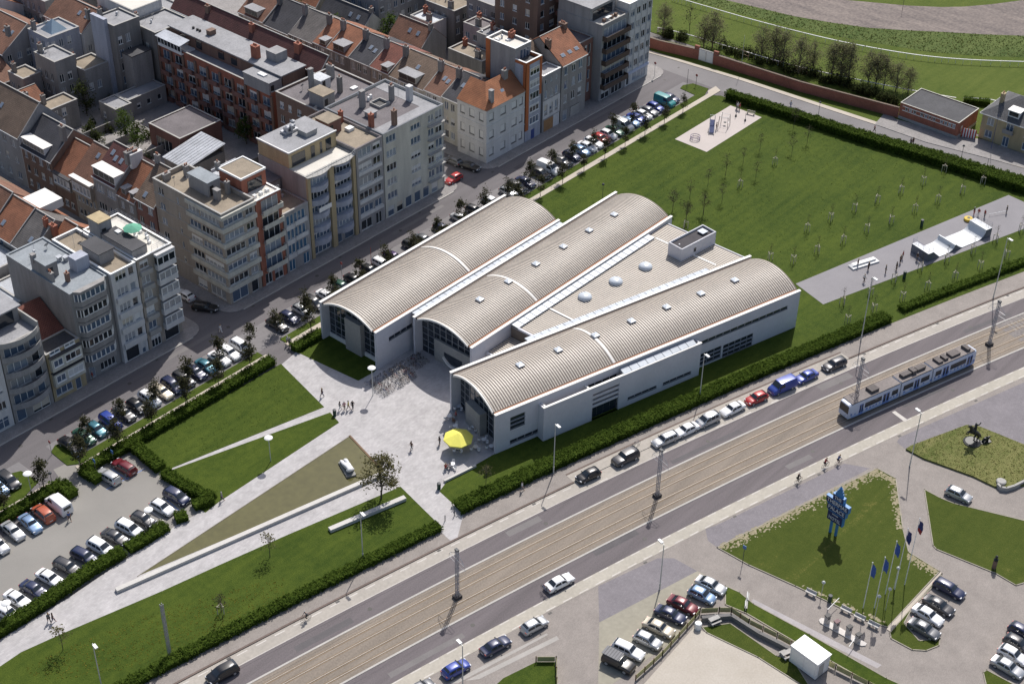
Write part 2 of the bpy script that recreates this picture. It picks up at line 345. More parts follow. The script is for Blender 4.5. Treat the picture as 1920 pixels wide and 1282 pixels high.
# --- south-east forecourt
slab('forecourt_paving', [RD(s, -8.6) for s in range(-150, 211, 15)] + [RD(s, -110) for s in (210, -150)], .004, brickpave)
slab('grey_paving', P('D8', (95, 545), (350, 425), (420, 425), (520, 480), (100, 700)), .010, greypave)
slab('grey_paving', P('D8', (555, 300), (600, 285), (1150, 20), (1260, 40), (605, 378), (565, 350)), .010, greypave)
slab('grey_paving', P('D5', (1130, 690), (1150, 660), (1920, 320), (2100, 240), (2100, 760), (1560, 590), (1190, 740)), .010, greypave)
slab('olive_paving', P('D8', (100, 700), (520, 480), (560, 500), (440, 760), (120, 990), (95, 990)), .009, M('olive_paving', (.29, .27, .215), .9, .12, .6))
slab('pale_path', P('D8', (760, 600), (1310, 882), (1290, 896), (738, 622)), .012, M('pale_slabs', (.36, .335, .335), .9, .12, 1.5))
G = {'triangular_lawn': ((1290, 42), (1370, 85), (1400, 300), (1425, 400), (1558, 482), (1335, 722), (1240, 692), (1100, 622), (940, 545), (740, 455), (605, 380)),
     'lot_verge': ((1568, 492), (1555, 520), (1440, 640), (1405, 705), (1470, 780), (1560, 770), (1555, 800), (1500, 822), (1440, 818), (1350, 770), (1345, 745)),
     'corner_lawn': ((1493, 132), (1560, 168), (1620, 192), (1960, 275), (1960, 520), (1885, 542), (1800, 492), (1545, 388), (1530, 372), (1510, 240)),
     'fence_lawn': ((640, 545), (700, 572), (760, 622), (1000, 752), (1330, 940), (1440, 990), (1300, 990), (1240, 950), (1095, 868), (965, 800), (730, 662), (640, 625)),
     'court_lawn': ((540, 722), (660, 705), (860, 845), (930, 862), (1010, 990), (960, 965), (780, 850), (560, 745)),
     'corner_verge': ((1745, 915), (1760, 905), (1920, 990), (1920, 1100), (1760, 980))}
for k, q in G.items():
    po = P('D8', *q); slab(k, po, .09, lawn_dry if k != 'fence_lawn' else lawn_m)
    c = (sum(p[0] for p in po) / len(po), sum(p[1] for p in po) / len(po))
    mb = MB()
    for a, b in zip(po, po[1:] + po[:1]):
        d = Vector((b[0]-a[0], b[1]-a[1], 0)); L = d.length
        if L < .05: continue
        mb.box(-.06, L + .06, -.07, .07, -.05, .12, Matrix.Translation((*a, 0)) @ Matrix.Rotation(math.atan2(d.y, d.x), 4, 'Z'))
    tag(mb.build('kerb_edging', M('edging_stone', (.3, .275, .22), .9, .2)), kind='structure')
slab('diagonal_path', P('D8', (1562, 486), (1572, 492), (1348, 742), (1330, 730)), .1, pathm)
slab('island_lawn', P('D5', (1185, 740), (1215, 720), (1560, 592), (1640, 600), (1930, 718), (1960, 960), (1800, 978), (1740, 975), (1600, 908), (1300, 800)), .3, Mgrass('island_grass', (.075, .1, .022), (.2, .19, .075), (.125, .145, .04)))
slab('fence_lawn', P('D7', (1440, 1118), (1553, 1118), (1560, 1350), (1100, 1350), (1250, 1212)), .09, lawn_m)
slab('sand_court', P('D8', (505, 722), (560, 745), (780, 850), (1010, 995), (1010, 1100), (240, 1100), (290, 965)), .03, sandm)
barr = slab('barrier_island', P('D8', (1040, 692), (1050, 683), (1064, 685), (1246, 792), (1240, 802), (1222, 803), (1045, 704)), .15, M('island_kerb', (.55, .52, .49), .8, .1))
# concrete joints / lane slabs D7 bottom
for q in (((1030, 1225), (1560, 965), (1575, 985), (1110, 1215)), ((930, 1240), (1500, 950), (1510, 958), (985, 1240))):
    slab('paving_band', P('D7', *q), .013, M('paving_band', (.36, .34, .315), .9, .1))
# --- park: plaza, lawns, pond
SGP = [toRD(at('F', x, y))[0] for x, y in ((866, 960), (828, 1000))]
plaza = F((528, 684), (562, 655)) + [S(139, 163.9), S(150, 160), S(160, 140), S(172, 118)] + F((930, 852), (838, 903), (824, 922), (866, 960)) + [RD(SGP[0], 14.2), RD(SGP[0] - 3.5, 10.6), RD(SGP[1] + .2, 10.6), RD(SGP[1], 14.2)] + \
    F((790, 1000), (560, 1060), (250, 1190), (-20, 1290), (-80, 1330), (-80, 1240), (0, 1200), (135, 1117), (232, 1051), (314, 998), (329, 986), (401, 947), (410, 938), (310, 890), (300, 884), (400, 800))
slab('plaza', plaza, .108, plaza_m)
lw = {'park_lawn': F((527, 683), (608, 764), (303, 886), (246, 842)),
      'wedge_lawn': F((619, 774), (636, 793), (410, 942), (385, 962), (305, 888)),
      'front_lawn': P('D3', (165, 205), (200, 150), (340, 90)) + [S(142, 160), S(142, 149)] + P('D3', (720, 348), (612, 408), (400, 310), (230, 230)),
      'bench_lawn': F((751, 913), (814, 975)) + [RD(s_, 14.1) for s_ in (SGP[1], -60, -75, -90, -105, -120)] + F((-90, 1285), (0, 1250), (40, 1223), (113, 1190), (301, 1110), (420, 1056), (540, 1003))}
for k, q in lw.items(): slab(k, q, .135, lawn_m)
big = F((824, 922), (866, 960)) + [RD(s, 14.1) for s in (-20, 0, 20, 35, 50, 65, 80, 95, 110, 130, 150)] + [S(272, 60), S(267.5, 98), S(263.6, 120), S(261, 140), S(260, 162.5), S(259, 163.9), S(187, 163.9), S(141, 163.9), S(141, 161), S(152, 150), S(156, 138), S(168, 122)] + F((930, 850), (838, 903))
slab('park_lawn', big, .12, lawn_m)
slab('forecourt_step', P('D3', (1530, 892), (1240, 1040), (1195, 1085), (1160, 1060), (1200, 1000), (1500, 850)), .125, plaza_m)
pl = slab('playground', [S(237.4, 150.4), S(257.6, 150.4), S(257.6, 158.4), S(237.4, 158.4)], .14, M('playground_sand', (.48, .43, .4), .95, .06, 1., fine=9.))
slab('skate_pad', P('D2', (50, 825), (270, 990), (1880, 385), (2100, 300), (1990, 220), (1755, 115)), .14, M('skate_asphalt', (.235, .225, .235), .9, .1, .6, fine=6.))
slab('parking_lot', F((100, 880), (165, 850), (240, 838), (303, 886), (330, 900), (400, 947), (330, 986), (312, 1000), (235, 1045), (135, 1110), (-80, 1235), (-80, 1060), (0, 1010), (140, 935)), .01, lotm)
# lot lines
for a, b, m_ in ((('C7', 640, 1145), ('C7', 870, 1020), bluel), (('C7', 665, 1020), ('C7', 770, 1085), bluel), (('D6', 880, 225), ('D6', 990, 165), linem), (('D6', 985, 170), ('D6', 1070, 245), bluel), (('D6', 890, 240), ('D6', 980, 305), linem)):
    p, q = Vector((*at(*a), 0)), Vector((*at(*b), 0)); d = q - p
    inst('bay_line', MB().box(0, d.length, -.08, .08, 0, .005).mesh('bay_line', m_), pk, (p.x, p.y, .0105), math.atan2(d.y, d.x))
# pond
pa, pb, pc = F((657, 817), (722, 886), (257, 1081))
waterm = M('pond_water', (.1, .094, .035), .12, .18, .25, spec=.5, fine=.8)
slab('pond', [pa, pb, pc], .114, waterm)
def bar_along(mb, a, b, w, z0, z1, off=0.):
    d = Vector((b[0]-a[0], b[1]-a[1], 0)); mb.box(0, d.length, off, off + w, z0, z1, Matrix.Translation((a[0], a[1], 0)) @ Matrix.Rotation(math.atan2(d.y, d.x), 4, 'Z')); return mb
rim = MB(); bar_along(rim, pb, pa, .3, 0, .2, 0)
tag(rim.build('pond_rim', M('rusty_rim', (.16, .1, .055), .85, .25)), kind='structure'); rim = MB(); bar_along(rim, pa, pc, .12, 0, .15, 0); tag(rim.build('pond_edge', M('dark_edge', (.2, .18, .15), .85, .2)), kind='structure')
e0 = at('D6', 690, 725)
wl = MB(); bar_along(wl, e0, pb, .75, 0, .62, -.75)
tag(wl.build('pond_wall', M('pale_concrete', (.53, .51, .48), .85, .1)), 'long low pale concrete wall edging the pond', 'wall')
bw = MB(); p, q = at('D7', 250, 372), at('D7', 688, 185); bar_along(bw, p, q, .8, .1, .68)
tag(bw.build('bench_wall', MATS['pale_concrete']), 'long pale concrete bench wall lying in the lawn', 'bench')
tw = MB(); bar_along(tw, at('D3', 1190, 1090), at('D3', 1400, 985), .35, .05, .5)
tag(tw.build('terrace_wall', MATS['pale_concrete']), 'short low concrete wall between café terrace and lawn', 'wall')
# --- racecourse
slab('racecourse_field', [S(270, 330), S(276, 188), S(280, 130), S(290, 60), S(310, -60), S(700, -60), S(700, 330)], .03, race_m)
lo = P('C4', (150, -30), (330, 0), (500, 40), (700, 88), (900, 122), (1100, 150), (1300, 163), (1500, 172), (1700, 184), (1920, 192), (2100, 195))
hi = P('C4', (2100, -40), (1900, 5), (1750, 25), (1600, 38), (1480, 40), (1300, 32), (950, 0), (800, -20), (600, -60))
slab('race_track', lo + hi, .06, trackm)
ro = P('C4', (60, -45), (150, 0), (330, 50), (520, 100), (800, 170), (1050, 215), (1400, 275), (1700, 300), (1920, 305), (2100, 305))
slab('rough_band', lo + list(reversed(ro)), .05, rough_m)
# worn bare-soil specks thinning out from the lawn edges
soil = M('worn_soil', (.19, .17, .095), .95, .25, 1.2, col2=(.33, .285, .19))
def specks(name, k, segs, n, spread, z, seed):
    r = random.Random(seed); mb = MB(); tot = [math.hypot(b[0]-a[0], b[1]-a[1]) for a, b in segs]
    for i in range(n):
        (a, b) = r.choices(segs, tot)[0]; t = r.random(); d = min(abs(r.gauss(0, 1)), 2.2)*spread; L = math.hypot(b[0]-a[0], b[1]-a[1])
        nx, ny = -(b[1]-a[1])/L, (b[0]-a[0])/L; x, y = at(k, a[0]+(b[0]-a[0])*t + nx*(d+4), a[1]+(b[1]-a[1])*t + ny*(d+4)); s = r.uniform(.08, .42)*(1-d/spread*.2); an = r.uniform(0, 6)
        po = [(x+s*r.uniform(.5, 1.2)*math.cos(an+j), y+s*r.uniform(.4, 1.)*math.sin(an+j)) for j in (0, 1.2, 2.4, 3.7, 5.)]
        zz = z + i*.000012; mb.add([(p[0], p[1], zz) for p in po], [tuple(range(5))])
    tag(mb.build(name, soil), 'bare worn soil showing through the dry lawn', 'soil', kind='stuff')
specks('worn_soil_specks', 'D8', [((1290, 46), (610, 378))], 620, -20, .093, 1); specks('worn_soil_specks', 'D8', [((1370, 88), (1402, 300)), ((1425, 402), (1555, 480)), ((1290, 44), (1370, 86))], 300, 14, .0935, 2); specks('worn_soil_specks', 'D8', [((1335, 715), (940, 540))], 60, 5, .094, 3)
# road fittings and repairs
fit = tag(empty('road_fittings', (0, 0, 0)), kind='structure'); mhm = M('iron_cover', (.07, .065, .06), .7, .2); mh = MB().lathe([(.34, 0), (.34, .008)], 16).mesh('manhole_cover', mhm); dr = MB().box(-.3, .3, -.18, .18, 0, .008).mesh('drain_grate', mhm)
rr0 = random.Random(5)
for s_, o_ in ((-60, 6.2), (-30, 5.6), (2, 6.4), (30, 6.), (60, 6.3), (-50, -4.6), (-20, -5.2), (14, -4.4), (44, -5.), (70, -4.6)): inst('manhole_cover', mh, fit, (*RD(s_, o_), .0085))
for s_ in range(-80, 90, 17): inst('drain_grate', dr, fit, (*RD(s_, 9.95), .0125), RDang(s_)); inst('drain_grate', dr, fit, (*RD(s_+6, -9.), .0045), RDang(s_))
for s_ in range(90, 260, 21): inst('manhole_cover', mh, fit, (*S(s_, 175.3+rr0.uniform(-1, 1)), .0005)); inst('drain_grate', dr, fit, (*S(s_+7, 177.5), .0005))
pm_ = [M('repair_dark', (.105, .097, .1), .9, .15, 2.), M('repair_light', (.17, .158, .155), .9, .12, 2.)]
for i, (s_, L_, o_, w_) in enumerate(((-72, 9, 5.4, 1.1), (-36, 6, 6.4, 1.2), (-6, 14, 5.2, .8), (26, 7, 6.2, 1.4), (58, 11, 5.3, .9), (-64, 12, -5.8, .9), (-28, 8, -4., 1.3), (8, 5, -5.6, 1.), (34, 10, -4.2, .8), (72, 8, -5.5, 1.2))): strip('repair_patch', o_, o_+w_, .0092, pm_[i % 2], s_, s_+L_, .006, parent=fit, step=2.)
for i, (s_, L_, o_, w_) in enumerate(((98, 7, 174.2, 1.2), (118, 12, 176, .9), (146, 9, 173.4, 1.4), (172, 14, 175.6, .8), (206, 8, 174, 1.5), (232, 12, 176.2, .9))): inst('repair_patch', MB().box(0, L_, 0, w_, 0, .0015).mesh('repair_patch', pm_[i % 2]), fit, (*S(s_, o_), .0004))
# ================================================================== FACADE HELPERS
def facade(mb, P0, d, L, z0, z1, ops, depth=.22):
    """wall plane from P0 along unit d, outside on the right-hand side, with real openings"""
    nx, ny = d[1], -d[0]
    def pt(u, z, y=0.): return (P0[0] + d[0]*u - nx*y, P0[1] + d[1]*u - ny*y, z)
    us = sorted({0., L} | {min(max(a, 0), L) for o in ops for a in o[:2]}); zs = sorted({z0, z1} | {min(max(a, z0), z1) for o in ops for a in o[2:4]})
    us = [u for i, u in enumerate(us) if i == 0 or u - us[i-1] > 1e-4]; zs = [z for i, z in enumerate(zs) if i == 0 or z - zs[i-1] > 1e-4]
    for a, b in zip(us, us[1:]):
        run = None
        for c, e in zip(zs, zs[1:]):
            um, zm = (a+b)/2, (c+e)/2
            if any(o[0] < um < o[1] and o[2] < zm < o[3] for o in ops):
                if run: mb.quad(pt(a, run[0]), pt(b, run[0]), pt(b, run[1]), pt(a, run[1])); run = None
            else: run = (run[0], e) if run else (c, e)
        if run: mb.quad(pt(a, run[0]), pt(b, run[0]), pt(b, run[1]), pt(a, run[1]))
    for o in ops:
        a, b, c, e = o[:4]
        mb.quad(pt(a, c), pt(b, c), pt(b, c, depth), pt(a, c, depth)); mb.quad(pt(a, e, depth), pt(b, e, depth), pt(b, e), pt(a, e))
        mb.quad(pt(a, c), pt(a, c, depth), pt(a, e, depth), pt(a, e)); mb.quad(pt(b, c, depth), pt(b, c), pt(b, e), pt(b, e, depth))
    return mb
WIN = {}
BLINDS = [glass_w, M('blind_cream', (.55, .5, .41), .7, .1), M('blind_grey', (.33, .34, .36), .7, .1), M('curtain_white', (.66, .66, .65), .8, .12, 3.)]
def win_mesh(w, h, nx, nz, fw, mat):
    k = (round(w, 2), round(h, 2), nx, nz, fw, mat.name)
    if k not in WIN:
        mb = MB(); y0, y1 = .09, .16
        mb.box(0, w, y0, y1, 0, fw); mb.box(0, w, y0, y1, h-fw, h); mb.box(0, fw, y0, y1, fw, h-fw); mb.box(w-fw, w, y0, y1, fw, h-fw)
        for i in range(1, nx): x = w*i/nx; mb.box(x-fw/2, x+fw/2, y0, y1, fw, h-fw)
        for i in range(1, nz): z = h*(i/nz if nz > 2 else .68); mb.box(fw, w-fw, y0 + .01, y1 - .01, z-fw*.35, z+fw*.35)
        if w > .8 and h < 2.2: mb.box(-.05, w+.05, -.05, y0, -.07, 0)
        pm = MB(); pm.quad((fw*.5, .14, fw*.5), (w-fw*.5, .14, fw*.5), (w-fw*.5, .14, h-fw*.5), (fw*.5, .14, h-fw*.5))
        WIN[k] = (mb.mesh('window', mat), pm.mesh('pane', None))
    return WIN[k]
def window(par, P0, d, u, z, w, h, nx=2, nz=1, fw=.09, mat=None, glass=None):
    a, b = win_mesh(w, h, nx, nz, fw, mat or white)
    o = inst('window', a, par, (P0[0]+d[0]*u, P0[1]+d[1]*u, z), math.atan2(d[1], d[0]))
    inst('pane', b, o, mat=glass or rnd.choice(GL))
    if glass is None and h > 1. and rnd.random() < .34:
        f = rnd.choice((.3, .45, .6, .8)); k = ('blind', round(w, 2), round(h, 2), f)
        if k not in WIN: WIN[k] = MB().box(fw*.6, w-fw*.6, .125, .137, h*(1-f), h-fw*.6).mesh('blind', None)
        inst('blind', WIN[k], o, mat=rnd.choice(BLINDS))
    return o
# ================================================================== LIBRARY
LO = S(165, 138)
lib = empty('library_building', (*LO, 0), 0, 'modern library of three pale ribbed barrel-vaulted halls facing the paved plaza', 'library')
def lb(mb, name, mat, parent=None, smooth=None, kind=None):
    mb.v = [(v[0]-LO[0], v[1]-LO[1], v[2]) for v in mb.v]
    o = mb.build(name, mat, parent or lib, smooth=smooth); return tag(o, kind=kind)
wallm = M('library_concrete_panel', (.56, .56, .59), .75, .07, 1.2)
cope = M('white_coping', (.74, .72, .68), .5, .05)
roofm = M('zinc_roof_base', (.165, .135, .112), .6, .12, .8)
ribm = M('pale_roof_rib', (.52, .465, .395), .5, .13, .9)
gutm = M('rust_gutter', (.26, .1, .035), .7, .2)
frm = M('grey_frame', (.3, .31, .33), .5, .05)
panelm = M('board_concrete', (.3, .295, .28), .85, .16, 1.5)
lglass = M('library_glass', (.022, .03, .042), .07, 0, spec=.7)
paneW = M('skylight_opal', (.52, .56, .6), .25, .14, 1.5)
HA3 = R(34.5) - AZ; O3 = c2w(-2.27, 182.2)
HALLS = [(S(140.35, 148.25), 0., 46.9, 13.3), (S(147.7, 133.9), 0., 54.3, 13.1), (O3, HA3, 62.0, 13.1)]
def T(hi):
    O, a, L, W = HALLS[hi]; ca, sa = math.cos(a), math.sin(a)
    return lambda u, v, z=0.: (O[0] + u*ca - v*sa, O[1] + u*sa + v*ca, z)
def arc(W, n=20, v0=.98, spring=7.5, rise=1.62):
    c = W/2; hw = c - v0; r = (hw*hw + rise*rise) / (2*rise); out = []; am = math.asin(hw/r)
    for i in range(n+1):
        t = -am + 2*am*i/n; out.append((c + r*math.sin(t), spring - r + rise + r*math.cos(t)))
    return out
def arcz(W, v, **k):
    A = arc(W, 40, **k)
    for (a, za), (b, zb) in zip(A, A[1:]):
        if a <= v <= b: return za + (zb-za)*(v-a)/(b-a)
    return A[0][1]
MID = [23.4, 17.1, 23.0]
RW = [[(2.9, 8.5, 4.5, 5.25)], [], [(2.7, 5.45, 3.7, 6.1), (2.7, 8.4, .9, 1.6), (40.5, 59.4, 4.95, 5.6), (40.6, 45.1, .55, 2.9), (45.5, 52.1, .2, 2.75)]]
for hi, (O, a, L, W) in enumerate(HALLS):
    t = T(hi); d = (math.cos(a), math.sin(a)); H = 7.6
    hl = inst('hall', None, lib) if False else None
    mb = MB(); facade(mb, t(0, 0)[:2], d, L, 0, H, RW[hi], .25)
    def tb(mb, u0, u1, v0, v1, z0, z1): return mb.add([t(u0, v0, z0), t(u1, v0, z0), t(u1, v1, z0), t(u0, v1, z0), t(u0, v0, z1), t(u1, v0, z1), t(u1, v1, z1), t(u0, v1, z1)],
              [(0, 3, 2, 1), (4, 5, 6, 7), (0, 1, 5, 4), (1, 2, 6, 5), (2, 3, 7, 6), (3, 0, 4, 7)])
    tb(mb, 0, L, .26, .42, 0, H-.02); tb(mb, 0, .02, .0, .26, 0, H-.01); tb(mb, L-.02, L, 0, .26, 0, H-.01)
    lb(mb, 'side_wall', wallm)
    for (u0, u1, z0, z1) in RW[hi]:
        n = max(1, round((u1-u0)/ (1.55 if z1-z0 < 1.2 else 1.35))); rows = 1 if z1-z0 < 1.2 else 3
        if hi == 2 and u0 < 3 and z1 > 5: n = 1
        for i in range(n):
            for j in range(rows):
                w = (u1-u0)/n; h = (z1-z0)/rows
                o = window(lib, (t(u0+i*w, 0)[0]-LO[0], t(u0+i*w, 0)[1]-LO[1]), d, 0, z0+j*h, w, h, 1, 1, .05, frm, lglass)
    lb(tb(MB(), 0, L, W-.4, W, 0, H), 'side_wall', wallm)
    lb(tb(MB(), -.06, L+.06, -.07, .46, H, H+.13), 'coping', cope); lb(tb(MB(), -.06, L+.06, W-.46, W+.07, H, H+.13), 'coping', cope)
    # rear gable
    A = arc(W); mb = MB(); ring = [(v, z-.05) for v, z in A] + [(W-.42, 0), (.42, 0)]
    mb.loft([[t(L-.3, v, z) for v, z in ring], [t(L-.02, v, z) for v, z in ring]], closed=True); lb(mb, 'rear_wall', wallm)
    # vault
    mb = MB(); mb.loft([[t(u, v, z) for v, z in A] for u in (.12, L*.25, L*.5, L*.75, L+.05)], caps=False)
    mb.loft([[t(u, v, z-.22) for v, z in A] for u in (L+.05, .12)], caps=False)
    for u in (.12, L+.05):
        mb.loft([[t(u, v, z) for v, z in A], [t(u, v, z-.22) for v, z in A]] if u > 1 else [[t(u, v, z-.22) for v, z in A], [t(u, v, z) for v, z in A]], caps=False)
    roof = lb(mb, 'vault_roof', roofm, smooth=50)
    mb = MB(); n = int((L-.3)/.46); B = arc(W, 14)
    for i in range(n):
        u = .3 + i*.46
        mb.loft([[t(u, v, z), t(u+.05, v, z+.085), t(u+.24, v, z+.085), t(u+.29, v, z)] for v, z in B], caps=False)
    lb(mb, 'roof_ribs', ribm, roof, kind='stuff')
    for u, w, nm in ((.0, .22, 'verge_trim'), (MID[hi], .42, 'transverse_band')):
        mb = MB(); mb.loft([[t(u, v, z-.2), t(u, v, z+.13), t(u+w, v, z+.13), t(u+w, v, z-.2)] for v, z in arc(W, 20)]); lb(mb, nm, cope, roof)
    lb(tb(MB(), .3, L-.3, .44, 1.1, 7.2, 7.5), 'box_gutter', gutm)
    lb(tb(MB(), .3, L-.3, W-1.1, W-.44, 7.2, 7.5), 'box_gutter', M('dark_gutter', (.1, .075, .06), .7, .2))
    # recessed glass front
    ug = 1.75; nb = 9; vv = [.42 + (W-.84)*i/nb for i in range(nb+1)]; mbf = MB()
    for i in range(nb):
        v0, v1 = vv[i], vv[i+1]; za, zb = arcz(W, v0+.01)-.22, arcz(W, v1-.01)-.22; z = .12
        while z < min(za, zb) - .3:
            z2 = z + 1.25; last = z2 > min(za, zb) - .3
            q = MB(); q.quad(t(ug, v0+.03, za if last else z2), t(ug, v0+.03, z), t(ug, v1-.03, z), t(ug, v1-.03, zb if last else z2)); lb(q, 'glass_pane', lglass)
            tb(mbf, ug-.06, ug+.03, v0, v1, z-.035, z+.035); z = z2
        tb(mbf, ug-.1, ug+.04, v0-.04, v0+.04, 0, za)
    lb(mbf, 'mullion_frame', frm)
def hb(hi, u0, u1, v0, v1, z0, z1):
    t = T(hi)
    return MB().add([t(u0, v0, z0), t(u1, v0, z0), t(u1, v1, z0), t(u0, v1, z0), t(u0, v0, z1), t(u1, v0, z1), t(u1, v1, z1), t(u0, v1, z1)],
              [(0, 3, 2, 1), (4, 5, 6, 7), (0, 1, 5, 4), (1, 2, 6, 5), (2, 3, 7, 6), (3, 0, 4, 7)])
lb(hb(0, .75, 1.6, 4.5, 8.2, 0, 6.5), 'concrete_screen', panelm); lb(hb(0, 1.4, 1.68, .42, 4.4, 0, .9), 'plinth_panel', cope); lb(hb(0, 1.4, 1.68, 8.3, 12.8, 0, .9), 'plinth_panel', cope)
lb(hb(2, .3, 1.6, 4.9, 9.0, 0, 4.3), 'concrete_screen', panelm)
# hall 2 entrance screen with dark lens-shaped opening
t = T(1); mb = MB(); sc_ = hb(1, 1.15, 1.6, 1.0, 9.4, 0, 4.4); lb(sc_, 'concrete_screen', panelm)
lens = [(3.2, 2.7), (7.2, 2.7)] + [(7.2 - 4.0*i/10, 2.7 - 1.9*math.sin(math.pi*(.1+.8*i/10))**.8) for i in range(11)]
mb = MB(); mb.loft([[t(1.10, v, z) for v, z in lens], [t(1.14, v, z) for v, z in lens]], closed=True); lb(mb, 'entrance_opening', lglass)
mb = MB()
for i in range(10):
    v0 = 7.2 - 4.0*i/10; v1 = 7.2 - 4.0*(i+1)/10; z0 = 2.7-1.9*math.sin(math.pi*(.1+.08*i))**.8; z1 = 2.7-1.9*math.sin(math.pi*(.1+.08*(i+1)))**.8
    mb.loft([[t(.7, v0, z0-.3), t(.7, v0, z0), t(1.12, v0, z0), t(1.12, v0, z0-.3)], [t(.7, v1, z1-.3), t(.7, v1, z1), t(1.12, v1, z1), t(1.12, v1, z1-.3)]], closed=True)
lb(mb, 'entrance_counter', cope)
# square roof lights
rl_b = MB().box(-.52, .52, -.52, .52, 0, .42).mesh('roof_light', M('rooflight_kerb', (.36, .27, .22), .7, .2))
rl_d = MB().add([(-.6, -.6, .42), (.6, -.6, .42), (.6, .6, .42), (-.6, .6, .42), (-.55, -.55, .54), (.55, -.55, .54), (.55, .55, .54), (-.55, .55, .54), (0, 0, .68)],
   [(0, 3, 2, 1), (0, 1, 5, 4), (1, 2, 6, 5), (2, 3, 7, 6), (3, 0, 4, 7), (4, 5, 8), (5, 6, 8), (6, 7, 8), (7, 4, 8)]).mesh('dome', paneW)
def rooflight(p, z, a=0.):
    o = inst('roof_light', rl_b, lib, (p[0]-LO[0], p[1]-LO[1], z), a); inst('dome', rl_d, o)
for u in (9.0, 16.3, 23.6, 30.9, 38.2, 45.5, 52.9): rooflight(T(2)(u, 6.75), 8.95, HA3)
for u in (9.3, 16.5, 23.7, 31.1, 38.3, 45.5): rooflight(T(1)(u, 6.65), 8.95)
# flat ribbed roof between halls 2 and 3
t3 = T(2)
def h3line(s):                                           # Y of hall 3's outer left wall at street coordinate s
    p = t3(0, 13.15); return p[1] + (s - OX - p[0]) * math.tan(HA3)
def zone(s0, s1, z, zr, nm):
    y2 = 133.75 - OY
    po = [(s0-OX, h3line(s0)), (s1-OX, h3line(s1)), (s1-OX, y2), (s0-OX, y2)]
    r = lb(MB().prism(po, 0, z), nm, roofm); mb = MB(); n = int((s1-s0)/.46)
    for i in range(n):
        x = s0 - OX + .1 + i*.46; ya = h3line(x+OX); mb.box(x, x+.24, ya, y2, z, z+.07)
    lb(mb, 'roof_ribs', ribm, r, kind='stuff')
    return r
fr = zone(157.2, 200.3, 6.9, 0, 'flat_roof'); zone(151.2, 157.2, 4.9, 0, 'flat_roof')
lb(MB().box(157.2-OX, 157.6-OX, h3line(157.4), 133.7-OY, 6.9, 7.25), 'parapet', wallm)
lb(MB().box(151.0-OX, 151.3-OX, h3line(151.2)-.05, 133.7-OY, 0, 5.15), 'parapet', wallm)
for s in (165.2, 194.8): lb(MB().box(s-OX, s+.35-OX, h3line(s)+1.5, 132.3-OY, 6.9, 7.06), 'transverse_band', cope)
lb(MB().box(200.3-OX, 200.55-OX, h3line(200.4), 133.7-OY, 0, 7.0), 'rear_wall', wallm)
dm = MB().lathe([(1.2, 0), (1.2, .28), (1.22, .3), (1.15, .5), (.95, .68), (.6, .82), (.2, .88)], 24).mesh('round_dome', paneW, 50)
for s, o in ((171.8, 130.), (179., 129.), (186.1, 128.)): inst('round_dome', dm, lib, (s-OX-LO[0], o-OY-LO[1], 6.9))
bx = Matrix.Translation((191.75-OX, 124.5-OY, 6.9)) @ Matrix.Rotation(R(-7), 4, 'Z')
mb = MB(); mb.box(0, 8.9, 0, 3.2, 0, 2.2, bx); [mb.box(*q, bx) for q in ((0, 8.9, 0, .2, 2.2, 2.6), (0, 8.9, 3., 3.2, 2.2, 2.6), (0, .2, .2, 3., 2.2, 2.6), (8.7, 8.9, .2, 3., 2.2, 2.6))]
ph = lb(mb, 'plant_room', wallm); lb(MB().box(.2, 8.7, .2, 3., 2.2, 2.24, bx), 'bitumen_roof', M('bitumen_dark', (.06, .055, .06), .9, .2), ph)
lb(MB().box(3.2, 3.8, -.02, .1, .7, 1.5, bx), 'vent_window', glass_d, ph); lb(MB().box(6.6, 7.8, 1.1, 2.3, 2.24, 2.5, bx), 'roof_hatch', dark, ph); lb(MB().box(6.5, 7.9, 1., 2.4, 2.5, 2.64, bx), 'hatch_dome', paneW, ph)
lb(MB().lathe([(.15, 2.24), (.15, 2.4), (.05, 2.45)], 8, (1.2, 1.7, 0), bx), 'roof_vent', white, ph)
# glazed strips: each opal pane its own piece
def strip_lights(tf, u0, u1, v0, v1, z, slope=.0):
    n = int((u1-u0)/1.5); w = (u1-u0)/n; fr_ = MB()
    for i in range(n):
        a, b = u0+i*w+.06, u0+(i+1)*w-.06; q = MB()
        q.loft([[tf(a, v0, z), tf(a, v1, z+slope), tf(a, v1, z+slope+.05), tf(a, v0, z+.05)], [tf(b, v0, z), tf(b, v1, z+slope), tf(b, v1, z+slope+.05), tf(b, v0, z+.05)]], closed=True)
        lb(q, 'skylight_pane', paneW)
    fr_.loft([[tf(u, v0, z-.25), tf(u, v1, z-.25), tf(u, v1, z+slope-.012), tf(u, v0, z-.012)] for u in (u0, u1)], closed=True); lb(fr_, 'skylight_frame', frm)
sf = lambda u, v, z: (u-OX, v-OY, z)
strip_lights(sf, 148.6, 187.1, 147.1, 148.2, 7.42); strip_lights(sf, 157.2, 194.6, 132.35, 133.8, 7.25, .1); strip_lights(t3, 15.2, 53.4, 13.2, 14.6, 7.3, -.1)
